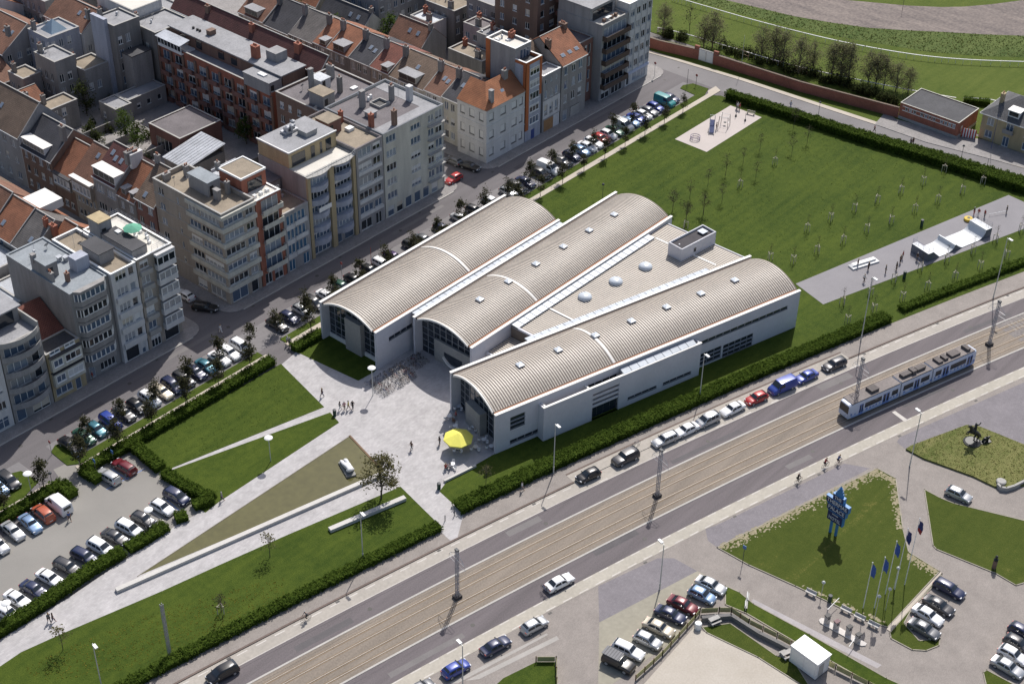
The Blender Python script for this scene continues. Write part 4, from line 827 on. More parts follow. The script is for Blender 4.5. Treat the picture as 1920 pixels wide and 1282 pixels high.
e = bld('apartment_block', 'slim grey apartment block with white-framed strip windows and rooftop brick box', 168., 174.8, FO, 196, 17.5, greyw, gravel, rows([(.5, 3.9, 3), (4.3, 6.2, 2)], FL5, h=1.55) + [(.6, 3.4, .4, 2.4, 2, 1), (4.4, 6., .1, 2.5, 2, 1)], par=.4, cm=bitdk)
for f in FL5: part(e, 'white_band', wht, (.4, 6.4, -.14, -.003, 3.1+(f-1)*3, 3.75+(f-1)*3))
house_on_roof(e, .6, 3.8, 7.6, 11., 17.5, 2.6, dkb, gravel); part(e, 'roof_hatch', white, (4.2, 5.6, 6., 7.2, 17.5, 18.1))
chimney(e, 6., 10, 17.5, .7, .7, 2.2, redb, 1); part(e, 'terrace_wall', wht, (.3, .5, 6., 14., 17.5, 18.6))
fw_ = rows([(.7, 3.3, 3), (7.2, 9.8, 3), (11.9, 13.5, 2)], FL5, h=1.45)
e = bld('apartment_block', 'long pale cream apartment block with dark roof edge and chimney stacks', 175., 191.2, FO, 196, 17.7, cream, bitdk, fw_ + [(13.9, 15.8, 3.7+i*3, 5.5+i*3, 2, 1) for i in range(5)] + [(x, x+1.7, .15, 2.4, 1, 1) for x in (.6, 3., 5.4, 7.8, 10.2, 12.6)], par=.45, cm=M('dark_coping', (.13, .14, .16), .7, .1))
part(e, 'roof_border', bitgrey, (.3, 15.9, .3, 3.2, 17.7, 17.76), (13., 15.9, 3.2, 15.2, 17.7, 17.755))
for f in FL5:
    part(e, 'balcony', concrete, (11.6, 15.9, -.8, -.003, 3.0+(f-1)*3, 3.15+(f-1)*3)); rail(e, [(11.6, -.75, 3.15+(f-1)*3), (15.9, -.75, 3.15+(f-1)*3)], .85, galv)
for f in range(6): part(e, 'loggia_shaft', greyw, (15.95, 16.18, -.05, -.003, f*3., f*3.+2.8))
chimney(e, 4.6, 1.6, 17.7, .9, .7, 3., brownb, 1); chimney(e, 1.2, 4.2, 17.7, .8, .8, 2.6, redb, 1); chimney(e, 11.4, 9, 17.7, .8, .8, 3., stone, 2); chimney(e, 13.6, 6.4, 17.7, 1., 1., 3., wht, 0); chimney(e, 5.6, 11, 17.7, 1., .8, 3.4, stone, 0)
part(e, 'light_well', dark, (7.4, 9.8, 8.2, 10.6, 17.7, 17.74)); part(e, 'light_well_kerb', concrete, (7.2, 10., 8., 8.2, 17.7, 18.2), (7.2, 10., 10.6, 10.8, 17.7, 18.2), (7.2, 7.4, 8.2, 10.6, 17.7, 18.2), (9.8, 10., 8.2, 10.6, 17.7, 18.2)); part(e, 'roof_box', greyw, (3.4, 5., 6.6, 8.2, 17.7, 18.6), (3.2, 5.2, 6.4, 8.4, 18.6, 18.75))
for x, y in ((8.2, 12), (9.2, 12.4)): part(e, 'vent', white, (x-.2, x+.2, y-.2, y+.2, 17.7, 18.5))
e = bld('apartment_wing', 'rear apartment wing with flat grey roof, tall chimneys and rooftop huts', 176., 191.2, 196.1, 211, 15.6, brownb, bitdk, [], rows([(1, 2.2, 2), (3.4, 4.4, 2), (6, 7.2, 2), (9.5, 10.6, 2)], (1, 2, 3, 4)), par=.4)
house_on_roof(e, 1.6, 4.6, 3., 7., 15.6, 2.7, greyw, gravel); house_on_roof(e, 6.6, 9.2, 9., 12., 15.6, 2., wht, zincm); chimney(e, 5.6, 10.6, 15.6, .9, .7, 4.6, stone, 0); chimney(e, 8.8, 6, 15.6, .8, .8, 3.2, soot, 1); chimney(e, 12, 12, 15.6, .8, 1.6, 2.6, stone, 3); part(e, 'skylight', white, (11., 12.4, 4.6, 5.6, 15.6, 15.9))
# ---------------- row facing the first side street (left faces visible)
FA = 136.5
def rowA(o0, o1, ev, rg, wm, tm, label, cols, floors, **k):
    sL = rows(cols, floors, z0=.4, fh=(ev-.4)/max(floors) if floors else 3., h=k.pop('wh', 1.5))
    return gable('terraced_house', label, FA, FA + 10.5, o0, o1, ev, rg, 'o', wm, tm, [], sL, ridge=.55, **k)
e, g = rowA(198.9, 204.6, 12.4, 17., dkb, t_brn, 'brown-tiled terraced house against the big beige corner block', [(.6, 1.8, 2), (3.4, 4.8, 2)], (1, 2, 3, 4)); rwin(e, g, 2, .5); rwin(e, g, 3.6, .15); chimney(e, 5.8, 5.6, 17, .7, 1., 1.4, stone, 2); balcony
e, g = rowA(204.7, 210., 11., 15.6, soot, t_or, 'small orange-tiled house with two grey rounded dormers', [(.8, 1.8, 1), (3.2, 4.4, 2)], (1, 2, 3)); dormer(e, g, .5, 1.7, .04, 1.3, greyw, 1); dormer(e, g, 2.9, 4.1, .04, 1.3, greyw, 1); chimney(e, 4.8, 4.9, 15, 2.6, .8, 2.4, wht, 3)
e, g = rowA(210.1, 217., 12., 16.6, stone, t_dkred, 'dark-red-tiled house with white box dormer and roof windows', [(.6, 3., 3), (3.8, 6.4, 3)], (1, 2, 3), wh=1.6); dormer(e, g, .2, 6.6, .02, 1.8, None, 4); rwin(e, g, 5.4, .72); rwin(e, g, 4., .62); rwin(e, g, 2.4, .62); chimney(e, 4.2, 0, 15.8, 2.4, .9, 2., soot, 4)
e, g = rowA(217.1, 223.8, 9.4, 14., beige, t_rb, 'rust-tiled terraced house with flat-topped front bay of white windows', [(.6, 1.5, 1), (1.8, 2.7, 1), (3., 3.9, 1), (4.2, 5.1, 1), (5.4, 6.2, 1)], (1, 2, 3)); rwin(e, g, 3.4, .72); b = part(e, 'front_bay', beige, (-.7, -.003, .4, 6.3, 6.2, 9.5)); part(e, 'bay_roof', cope, (-.9, .4, .2, 6.5, 9.5, 9.7), parent=b)
for i in range(5): window(e, (-.86, 5.9), (0, -1), i*1.1, 7., .95, 1.7, 1)
e, g = rowA(223.9, 229.9, 8., 12.4, brownb, t_or, 'plain orange-tiled terraced house beside the rust-tiled one', [(.6, 1.6, 1), (2.2, 3.4, 2), (4., 5.2, 2)], (1, 2)); b = part(e, 'front_bay', stone, (-.6, -.003, .4, 5.6, 5.4, 8.)); part(e, 'bay_roof', darkr, (-.8, .3, .3, 5.7, 8., 8.15), parent=b)
for i in range(5): window(e, (-.76, 5.2), (0, -1), i*1., 6.1, .85, 1.5, 1)
e, g = rowA(230., 239.8, 9.6, 14., brownb, t_sl, 'wide slate-roofed brick house with long white dormer of small windows', [(.8, 1.8, 1), (3, 4.2, 2), (5.4, 6.6, 2), (7.8, 9, 2)], (1, 2, 3)); dormer(e, g, 2.4, 9.4, .05, 1.5, None, 6); chimney(e, 3.6, .3, 13, .8, 1.2, 2.6, soot, 2)
e, g = rowA(240., 256., 11., 16.2, greyw, t_brn, 'large brown-tiled house with grey rendered gable wall', [(1, 2.2, 2), (4, 5.2, 2), (7, 8.2, 2), (10, 11.2, 2), (13, 14.4, 2)], (1, 2, 3)); rwin(e, g, 9, .5); part(e, 'gable_wall', wht, (0, 10.5, -.12, -.003, 0, 11.))
gable('corner_house', 'tall dark balcony house at the left edge of the side street', FA, FA+10, 256.1, 270, 11, 15.5, 'o', soot, t_brn, [], rows([(1, 2.2, 2), (4, 5.2, 2), (7, 8.2, 2), (10, 11.2, 2)], (1, 2, 3)), ridge=.5)
# ---------------- opposite side of that street
def rowL(o0, o1, ev, rg, tm, label, wm=None, s0=115.8, s1=127.6): return gable('terraced_house', label, s0, s1, o0, o1, ev, rg, 'o', wm or soot, tm, [], rows([(.8, 1.7, 1), (2.6, 3.6, 1)], (1, 2)), ridge=.5)
e, g = rowL(203.4, 207.2, 9.4, 12.6, t_or, 'little orange-tiled house wedged by the grey slate roof', s0=119.5); chimney(e, 1.4, 3.6, 11, .8, 1.4, 1.6, redb, 2)
e, g = rowL(207.3, 212.8, 8.8, 13., t_gr, 'grey slated house with white verge next to orange roof'); rwin(e, g, 2, .3); chimney(e, 4.6, 1, 12, .7, .7, 1.5, redb, 2)
e, g = rowL(212.9, 219.4, 8.8, 13.2, t_or, 'orange-tiled house with one roof window and corrugated white rear dormer'); rwin(e, g, 4.5, .3); part(e, 'corrugated_dormer', cope, (6.6, 11.6, .4, 5.6, 11., 12.6))
e, g = rowL(219.5, 230., 8.8, 13.6, t_rb, 'long rust-orange roofed house at the left picture edge'); chimney(e, 3.5, 2., 12.4, .7, .7, 1.6, soot, 2)
rowL(230.1, 246, 8.8, 13.4, t_brn, 'brown-roofed house beyond the long rust-orange one')
for s0, s1, o0, o1, h, wm, lab in ((107, 114.5, 199, 209, 5.5, soot, 'low sooty yard annexe behind the blue-grey roofed block'), (107.4, 115.4, 210, 222, 7., greyw, 'grey rendered back building beside the yard annexe'), (94, 106.5, 196, 210, 9, wht, 'pale flat-roofed back building behind the curved balconies')):
    bld('back_building', lab, s0, s1, o0, o1, h, wm, zincm, rows([(1, 2, 1), (3.5, 4.8, 2)], (1,)), rows([(1, 2, 1), (4, 5, 1)], (1,)), par=.2)
# ---------------- middle block courtyard
e = bld('garage_shed', 'low brick courtyard shed with purple-brown felt roof', 163.4, 174, 226.4, 236.2, 4.8, dkb, bitdk, [(1, 2.2, 1, 2.4, 1, 1)], [(2, 7, .2, 3, 4, 1)], par=.15)
e = bld('garage_shed', 'L-shaped concrete garage with sand-coloured roof in the courtyard', 163.3, 167.4, 247., 252.6, 4, stone, bitgrey, [(1, 2.4, 1, 2.4, 1, 1)], [(1, 2, 1, 2.4, 1, 1)], par=.15)
bld('garage_shed', 'long low garage wing with small windows beside the brick flats', 167.5, 177.2, 248.2, 252.4, 4, stone, bitgrey, [(2, 3, 1.6, 2.8, 1, 1), (4.6, 5.6, 1.6, 2.8, 1, 1), (7.4, 8.4, 1.6, 2.8, 1, 1)], [], par=.2)
e = empty('lean_to_shed', (*S(158.5, 218.5), 0), 0, 'lean-to shed with sloping silver sheet-metal roof', 'shed')
part(e, 'wall', soot, (0, 9.5, 0, 7, 0, 3.2)); MB().add([(-.3, -.2, 3.2), (9.8, -.2, 4.8), (9.8, 7.2, 4.8), (-.3, 7.2, 3.2), (-.3, -.2, 3.35), (9.8, -.2, 4.95), (9.8, 7.2, 4.95), (-.3, 7.2, 3.35)], [(0, 3, 2, 1), (4, 5, 6, 7), (0, 1, 5, 4), (1, 2, 6, 5), (2, 3, 7, 6), (3, 0, 4, 7)]).build('metal_roof', zincm, e); part(e, 'end_wall', soot, (9.2, 9.5, 0, 7, 3.2, 4.7))
mbs = MB(); [mbs.add([(-.3+x*0, y, 3.36), (9.8, y, 4.96), (9.8, y+.06, 4.96), (-.3, y+.06, 3.36), (-.3, y, 3.42), (9.8, y, 5.02), (9.8, y+.06, 5.02), (-.3, y+.06, 3.42)], [(4, 5, 6, 7), (0, 1, 5, 4), (2, 3, 7, 6)]) for x in (0,) for y in [i*.8 for i in range(9)]]; mbs.build('roof_seams', zincm, e)
for s0, s1, o0, o1, h, wm, rm, lab in ((147.2, 154, 203, 209, 9, soot, zincm, 'grey flat-roofed rear extension with white rooflight behind the orange-tiled house'), (147.2, 152, 210, 216, 7, brownb, bitgrey, 'brick rear extension behind the dark-red-tiled house'), (147.2, 151, 217, 226, 5, soot, gravel, 'low rear kitchen extension behind the rust-tiled house'), (144.2, 150, 192.3, 198.5, 13.5, soot, bitgrey, 'rear stair block behind the red brick flats')):
    e = bld('rear_extension', lab, s0, s1, o0, o1, h, wm, rm, [(1, 2, h-2.2, h-.8, 1, 1)], [(1, 2, h-2.4, h-.9, 1, 1)], par=.25)
    if h > 8.5: part(e, 'rooflight', white, (2, 4.4, 2, 4, h, h+.8)); chimney(e, 4.2, .6, h, .8, .8, 2.4, stone, 2)
bal = [(1.0 + i*3.9, 3.2 + i*3.9, 3) for i in range(9)]
e = bld('brick_flats', 'long red-brick flats with rows of dark balconies above the courtyard', 178.6, 188., 215.2, 250.4, 12.6, redb, bitgrey, [], rows([(a, b, 2) for a, b, _ in bal], (1, 2, 3, 4), z0=.4, h=1.9, sill=.4), par=.7)
for i in range(4):
    for a, b, _ in bal[::1]: part(e, 'balcony', dkb, (-1., -.003, 35.2-b-.3, 35.2-a+.3, .3+i*3, .45+i*3), (-1., -.92, 35.2-b-.3, 35.2-a+.3, .45+i*3, 1.35+i*3))
for i in range(10): part(e, 'brick_pier', brownb, (-.35, -.003, .1+i*3.9-.3, .1+i*3.9+.3, 0, 12.4))
ph_ = part(e, 'penthouse', brownb, (3.2, 9.3, 0.2, 34.9, 12.6, 15.6)); part(e, 'penthouse_roof', bitgrey, (2.7, 9.5, 0, 35.2, 15.6, 15.85), parent=ph_)
for y in (3, 7, 14, 18, 25, 30): part(e, 'penthouse_window', glass_d, (3.13, 3.2, y, y+1.8, 13.2, 15.), parent=ph_)
b = part(e, 'glazed_loggia', white, (-.6, 3.1, 27.2, 34.8, 12.62, 12.9), (-.6, -.45, 27.2, 34.8, 12.9, 13.3), (-.6, -.45, 27.2, 34.8, 14.6, 14.8)); part(e, 'loggia_glass', glass_d, (-.55, -.48, 27.3, 34.7, 13.3, 14.6), parent=b)
for i in range(8): part(e, 'loggia_post', white, (-.62, -.44, 27.2+i*1.07, 27.32+i*1.07, 13.3, 14.6), parent=b)
MB().add([(-1., 27., 14.75), (1.8, 27., 15.2), (1.8, 35., 15.2), (-1., 35., 14.75), (-1., 27., 14.83), (1.8, 27., 15.28), (1.8, 35., 15.28), (-1., 35., 14.83)], [(0, 3, 2, 1), (4, 5, 6, 7), (0, 1, 5, 4), (1, 2, 6, 5), (2, 3, 7, 6), (3, 0, 4, 7)]).build('loggia_canopy', zincm, b)
house_on_roof(e, -.3, 3., .3, 8., 12.6, 2.6, greyw, bitgrey, 'roof_studio'); part(e, 'rooflight', white, (.8, 1.8, 3, 5, 15.35, 15.6)); chimney(e, 5., 10, 15.8, 1.2, 1.6, 2.6, redb, 3); chimney(e, 6, 25, 15.8, 1.6, 1.2, 1., brownb, 0); part(e, 'lift_block', greyw, (6., 9., 5., 8., 15.8, 17.8))
for y in (27.5, 28.3, 29.6): part(e, 'roof_vent', dark, (5., 5.4, y, y+.4, 15.85, 16.3))
e = bld('brick_flats', 'three-storey dark brick flats with white windows under a felt roof', 183., 188.2, 211.2, 215.1, 12.6, dkb, bitdk, [], rows([(.4, 1.5, 2), (2.2, 3.3, 1)], (1, 2, 3, 4), z0=.4), par=.3)
e, g = gable('terraced_house', 'long dark-red-tiled roof behind the red-brick flats', 188.3, 192, 211.4, 258, 15.2, 18., 'o', brownb, t_dkred, [], [], ridge=.7); chimney(e, 1.6, 8, 16.6, 1, 1.4, 2., redb, 2); chimney(e, 1.6, 22, 16.6, .8, 1., 1.8, redb, 2); chimney(e, 1.6, 36, 16.6, .8, 1., 1.6, brownb, 2)
# ---------------- row facing the second side street
RB = [(188.4, 193.6, t_sl, 'navy slate house with skylight next to the orange corner roof', cream, 10.2, 13.4), (193.7, 198.6, t_rb, 'rust-red tiled house with white skylights beside the navy slate one', wht, 10., 13.2), (198.7, 208.6, t_brn, 'wide brown-tiled house with blue roof window', cream, 9.8, 13.4), (208.7, 214.2, t_red, 'deep red tiled house between brown and navy roofs', beige, 10., 13.2),
      (214.3, 220.4, t_sl, 'navy slate house with two white roof windows', stone, 10, 13.2), (220.5, 227.2, t_or, 'orange tiled house with grey front dormer', soot, 10, 13.4), (227.3, 231.5, t_or, 'narrow orange tiled house with white verge', stone, 10, 13.4), (231.6, 239.2, t_gr, 'brown-grey slated house beyond the orange ones', soot, 9.6, 13.2), (239.3, 247.4, t_sl, 'navy slate house with cream walls and tall windows', cream, 9.2, 13.2), (247.5, 256., t_rb, 'orange-brown tiled house with cream box dormer', cream, 9.5, 13.4)]
for i, (o0, o1, tm, lab, wm, ev, rg) in enumerate(RB):
    D = o1-o0; cols = [(.5 + j*1.7, 1.6 + j*1.7, 2) for j in range(int((D-.6)/1.7))]
    e, g = gable('terraced_house', lab, 204.8, 217.5, o0, o1, ev, rg, 'o', wm, tm, [], rows(cols, (1, 2, 3), z0=.3, fh=3.2, h=1.7), ridge=.5)
    if i in (0, 1, 2, 4): rwin(e, g, D*.5, .55)
    if i in (1, 4): rwin(e, g, D*.25, .5)
    if i in (2, 5, 9): dormer(e, g, D*.25, D*.75, .03, 1.5, greyw if i == 5 else cream, 2)
    if i in (3, 6): dormer(e, g, .5, 2.4, .02, 1.1, cream, 1)
    chimney(e, 4.8, D-.2, 12.6, .8, 1.1, 2., stone if i % 2 else soot, 2 + i % 2)
# ---------------- front row, right block
e = empty('corner_house', (*S(203.5, FO), 0), 0, 'pale corner house with hipped bright orange tiled roof and blocked windows', 'house')
mb = MB(); W, D = 11.6, 7.8; blf = rows([(.8, 2.2, 1, 1.7), (4.2, 5.8, 1, 1.7), (7.6, 9.2, 1, 1.7), (9.9, 11., 1, 1.7)], (1, 2, 3), z0=.6, fh=3.9); bll = rows([(.8, 2., 1, 1.8), (3.2, 4.6, 1, 1.8), (5.8, 7., 1, 1.8)], (1, 2, 3), z0=.6, fh=3.9)
facade(mb, (0, 0), (1, 0), W, 0, 12, blf, .14); facade(mb, (0, D), (0, -1), D, 0, 12, bll, .14); mb.quad((W, 0, 0), (W, D, 0), (W, D, 12), (W, 0, 12)); mb.quad((W, D, 0), (0, D, 0), (0, D, 12), (W, D, 12)); mb.build('wall', wht, e)
blk = M('blocked_window', (.66, .66, .64), .8, .08)
for q, P0, d in [(x, (0, 0), (1, 0)) for x in blf] + [(x, (0, D), (0, -1)) for x in bll]: window(e, P0, d, q[0], q[2], q[1]-q[0], q[3]-q[2], 1, 1, fw=.12, mat=stone, glass=blk)
for z in (4.3, 8.2, 11.6): part(e, 'string_course', wht, (-.1, W, -.1, -.003, z, z+.22), (-.1, -.003, -.003, D, z, z+.22))
r = MB(); ez, rz = 12., 15.4
slope(r, (-.3, -.3, ez), (W, -.3, ez), (W, 3.9, rz), (4., 3.9, rz)); slope(r, (-.3, D, ez), (-.3, -.3, ez), (4., 3.9, rz), (4., D, rz)); slope(r, (W, D, ez+.5), (4., D, ez+.5), (4, 3.9, rz), (W, 3.9, rz)); r.build('roof', tile('bright_orange_tiles', (.5, .17, .05)), e)
part(e, 'hip_core', wht, (.3, W-.1, .3, D-.05, 11.6, 11.99)); chimney(e, 2.4, .9, 12.6, .8, .8, 2.6, greyw, 0); chimney(e, 9., 3.2, 14.8, 1.2, .8, 1.6, stone, 2)
for x, y, ax in ((6.4, 1.6, 'x'), (1.5, 5.4, 'y')):
    o = inst('roof_window', RWM[0], e, (x, y, ez + .92*(y+.3)*.82 if ax == 'x' else ez+.92*1.55*.86)); o.rotation_euler = (R(39), 0, R(0)) if ax == 'x' else (0, -R(38), 0); inst('pane', RWM[1], o)
e = bld('tower_house', 'tall slim house with orange cladding, grey party wall and white roof rim', 215.3, 220.2, 183.4, 191.2, 19.6, greyw, cooltile, [(1.6, 4.4, 17., 19.2, 3, 1)], [], par=.5, cm=white)
part(e, 'front_block', bluew, (0.02, 4.9, -2.9, -.003, 0, 17.2)); part(e, 'terrace_floor', darkr, (.3, 4.6, -2.6, -.02, 17.2, 17.25)); part(e, 'parapet', orw, (0.02, 4.9, -2.9, -2.65, 17.2, 17.9), (4.65, 4.9, -2.65, -.01, 17.2, 17.9), (0.02, .27, -2.65, -.01, 17.2, 17.9)); part(e, 'parapet_coping', white, (-.03, 4.95, -2.96, -2.6, 17.9, 18.), (4.6, 4.95, -2.6, 0, 17.9, 18.), (-.03, .32, -2.6, 0, 17.9, 18.))
part(e, 'orange_strip', orw, (-.06, 1.0, -3., -2.9, 2.6, 17.6), (-.06, .0, -3., -2.2, 2.6, 17.6), (4.3, 4.95, -3., -2.9, 9.5, 17.6)); part(e, 'orange_corner', orw, (-.08, .0, 6.6, 7.8, 0, 20.1))
for f in range(5): window(e, (0, -3.06), (1, 0), 1.3, 3.6+f*2.75, 2.9, 1.6, 3)
part(e, 'door', M('blue_door', (.05, .08, .25), .5, 0), (2., 3., -2.96, -2.9, .1, 2.2)); chimney(e, 4.2, 4.6, 19.6, 1.4, .8, 1.3, redb, 3); part(e, 'roof_light', white, (1.2, 2., 5.6, 6.6, 19.6, 19.9), (2.4, 3.2, 4., 4.8, 19.6, 19.9))
e = bld('terraced_house', 'white shopfront house with timber doors and grey upper storeys', 220.9, 226.4, FO, 184.4, 12.8, greyw, bitgrey, rows([(.5, 1.4, 1, 1.8), (2.2, 3.1, 1, 1.8), (3.9, 4.8, 1, 1.8)], (1, 2), z0=3.6, fh=3.2) + [(.6, 1.2, 10.9, 11.9, 1, 1), (2.3, 2.9, 10.9, 11.9, 1, 1), (4., 4.6, 10.9, 11.9, 1, 1)], par=.2, cm=white, cat='house')
part(e, 'white_front', wht, (.02, 5.48, -.08, -.003, 3.1, 3.7), (.02, 5.48, -.08, -.003, 6.2, 7.2), (.02, .45, -.08, -.003, 3.7, 6.2), (1.45, 2.15, -.08, -.003, 3.7, 6.2), (3.15, 3.85, -.08, -.003, 3.7, 6.2), (4.85, 5.48, -.08, -.003, 3.7, 6.2)); part(e, 'shop_doors', M('timber_doors', (.36, .2, .09), .6, .2), (.5, 3.4, -.07, -.003, .1, 2.7)); part(e, 'shop_frame', wht, (3.5, 5.4, -.07, -.003, .1, 2.9))
r = MB(); slope(r, (0, 3.8, 12.9), (5.5, 3.8, 12.9), (5.5, 8.2, 17.), (0, 8.2, 17.)); slope(r, (5.5, 12., 13.), (0, 12., 13.), (0, 8.2, 17.), (5.5, 8.2, 17.)); r.build('tiled_roof', t_brn, e); part(e, 'rear_wall', brownb, (0, 5.5, 3.92, 11.9, 0, 12.9))
e, g = gable('terraced_house', 'brown stone house with steep orange roof and three roof windows', 226.8, 235., FO, 193., 13.2, 17.6, 's', stone, t_or, rows([(.9, 2., 1, 1.9), (3.4, 4.6, 2, 1.9), (5.6, 6.8, 2, 1.9)], (1, 2, 3), z0=3.4, fh=3.2) + [(.8, 2.2, .1, 2.5, 1, 1), (3.2, 6.4, .1, 2.6, 1, 1)], [], ridge=.5)
for x in (2., 4.2, 6.4): o = inst('roof_window', RWM[0], e, (x, 1.5, 13.2+.704*1.5+.14)); o.rotation_euler = (R(35), 0, 0); inst('pane', RWM[1], o)
part(e, 'garage_door', concrete, (3.3, 6.3, -.05, -.003, .1, 2.5)); chimney(e, .4, 4.2, 16, .8, 1.2, 1.6, brownb, 2); chimney(e, 7.6, 6.2, 17, 1., 1.6, 1.2, brownb, 3)
e = bld('stair_block', 'dark recessed brick stairwell beside the balcony apartments', 235.2, 239.6, 182.6, 190, 14.4, dkb, bitdk, rows([(.5, 1.3, 1, 2.2), (1.7, 2.5, 1, 2.2), (2.9, 3.7, 1, 2.2)], (1, 2, 3, 4), z0=1.4), par=.2)
e = bld('apartment_block', 'dark apartment block with full-width brown balconies and furnished roof terrace', 239.8, 248.6, FO, 192.6, 17.2, greyw, cooltile, [(.7, 8.4, 3.2+i*2.8, 5.5+i*2.8, 5, 1) for i in range(5)] + [(.8, 3.6, .1, 2.5, 2, 1), (4.4, 8.2, .1, 2.5, 3, 1)], [], par=.5, depth=.7)
bm = M('brown_balcony', (.09, .06, .045), .8, .15)
for i in range(5): balcony(e, .3, 8.7, 3.1+i*2.8, 1.2, .95, bm)
ph_ = part(e, 'penthouse', greyw, (.1, 8.7, 3.4, 12., 17.2, 20.4)); part(e, 'penthouse_roof', bitgrey, (-.2, 8.8, 2.8, 12.1, 20.4, 20.65), parent=ph_); part(e, 'terrace_door', glass_d, (1., 7.6, 3.33, 3.4, 17.4, 19.6), parent=ph_); part(e, 'roof_box', dark, (5., 6.6, 6., 8., 20.65, 21.3), parent=ph_)
part(e, 'terrace_table', white, (3.2, 4.8, 1.2, 2., 17.85, 17.95), (3.9, 4.1, 1.5, 1.7, 17.2, 17.85))
for x in (2.6, 5.3, 6.6): part(e, 'terrace_chair', brownb, (x-.3, x+.3, 1.3, 1.9, 17.2, 17.9))
ww = [(.7 + i*2.05, 2.2 + i*2.05, 2) for i in range(4)]
e = bld('apartment_block', 'bright white corner apartment block with grid of square windows', 249., 257.2, FO, 193, 19., wht, cooltile, rows(ww, (1, 2, 3, 4, 5), z0=3.2, fh=3.05, h=1.6) + [(.5, 1.5, .2, 2.5, 1, 1), (2.6, 7.4, .5, 2.5, 3, 1)], [], par=.5, cm=white)
for x in (.35, 2.38, 4.43, 6.48, 7.85): part(e, 'pier', wht, (x, x+.22, -.18, -.003, 3.4, 18.8))
part(e, 'plinth_band', M('blue_band', (.45, .5, .62), .8, .1), (0.02, 8.18, -.25, -.003, 2.7, 3.3)); house_on_roof(e, 2., 6., 5., 9., 19, 2.6, wht, cooltile)
# ---------------- buildings behind, right block
e = bld('brick_tower', 'tall brown brick tower block behind the orange-clad house', 236., 250., 195., 207., 29, brownb, bitgrey, rows([(1, 2.2, 1), (4, 5.6, 2), (9, 10.6, 2)], range(1, 9)), rows([(1.4, 2.6, 2), (5., 6.2, 2), (8.6, 9.8, 2)], range(1, 9)), par=.5)
for f in range(1, 9): balcony(e, 6., 13.6, 3.1+f*3, 1.2, .9, dkb)
BK = [(221., 227.5, 233., 247.4, 6.5, 9.6, 'o', cream, t_sl, 'long low cream house with navy slate roof among garden trees'), (224., 231.5, 217.6, 228., 6.2, 9.6, 'o', stone, t_rb, 'detached rust-tiled house behind the garden trees'), (222., 229., 249., 262., 7, 10.5, 'o', soot, t_or, 'orange-tiled back house near the top edge')]
for s0, s1, o0, o1, ev, rg, ax, wm, tm, lab in BK:
    e, g = gable('house', lab, s0, s1, o0, o1, ev, rg, ax, wm, tm, [], rows([(1+i*2.6, 2.3+i*2.6, 2) for i in range(int((o1-o0-1)/2.6))], (1, 2), z0=.2), ridge=.5); rwin(e, g, 3, .5); rwin(e, g, 5.5, .5); chimney(e, 3.4, .6, rg-.6, .8, .8, 1.6, soot, 2)
BF = [(224.6, 229.4, 200.6, 210.4, 8, soot, gravel, 'sooty flat-roofed rear building with sandy roof'), (233.4, 238., 208.4, 214, 10, M('pink_render', (.36, .29, .29), .85, .15), bitdk, 'pinkish rendered box house with dark roof'), (230., 234.6, 199., 207., 11, greyw, bitgrey, 'grey party-wall house behind the shopfront house'), (237., 245., 220., 229., 9.5, soot, gravel, 'grey back house with chimney row by the trees'), (232., 236.5, 222, 229, 7.5, wht, zincm, 'small white back house with zinc roof'), (240., 252., 208.5, 219, 12.5, stone, bitgrey, 'stone apartment back building beside the brick tower'), (247, 258, 221, 236, 14, wht, bitgrey, 'white flat-roofed block far behind the brick tower'), (229, 244, 236, 250, 12, greyw, bitdk, 'grey flat-roofed block at the top edge behind garden trees'), (252, 264, 194, 206, 16.5, stone, bitgrey, 'stone block behind the white corner apartments'), (246, 262, 238, 256, 13, beige, gravel, 'beige block beyond the white flat-roofed one')]
for s0, s1, o0, o1, h, wm, rm, lab in BF:
    n1 = int((s1-s0-.6)/2.2); n2 = int((o1-o0-.6)/2.2); fl = range(1, int(h/3))
    e = bld('back_house', lab, s0, s1, o0, o1, h, wm, rm, rows([(.6+i*2.2, 1.8+i*2.2, 2) for i in range(n1)], fl), rows([(.6+i*2.2, 1.8+i*2.2, 2) for i in range(n2)], fl), par=.3); chimney(e, 1, 2, h, .8, 1.2, 1.8, soot, 3); chimney(e, s1-s0-1., o1-o0-1.5, h, .8, .8, 1.6, redb, 2)
# ---------------- top-left quarter
TLg = [(157.5, 171.5, 276.5, 292, 9, 13.5, 'o', greyw, t_rb, 'rust-orange tiled house in the back quarter beside the glass pyramid'), (172.2, 182., 268.2, 282, 11.5, 15, 'o', wht, t_rb, 'white back house with sunny orange roof and two skylights'), (150., 157.2, 272, 284, 5.5, 8.5, 's', soot, t_rb, 'low red-roofed cottage in the back yards'), (148., 155., 258, 266, 5, 8, 's', brownb, t_or, 'small orange-roofed yard house by the dark tree'), (186, 198, 284, 300, 12, 16, 'o', stone, t_or, 'orange-roofed terrace at the far top edge'), (160, 174, 293, 306, 10, 14, 'o', wht, t_or, 'far orange-roofed house at the top left corner')]
for s0, s1, o0, o1, ev, rg, ax, wm, tm, lab in TLg:
    e, g = gable('back_house', lab, s0, s1, o0, o1, ev, rg, ax, wm, tm, rows([(.8+i*2.4, 1.9+i*2.4, 2) for i in range(int((s1-s0-1)/2.4))], range(1, max(2, int(ev/3)))), rows([(1+i*2.4, 2.1+i*2.4, 2) for i in range(int((o1-o0-1)/2.4))], range(1, max(2, int(ev/3)))), ridge=.5)
    chimney(e, 2.5, .8, rg-1, .8, 1., 1.8, soot, 2)
    if ax == 'o': rwin(e, g, 2.2, .6); rwin(e, g, 4.6, .6)
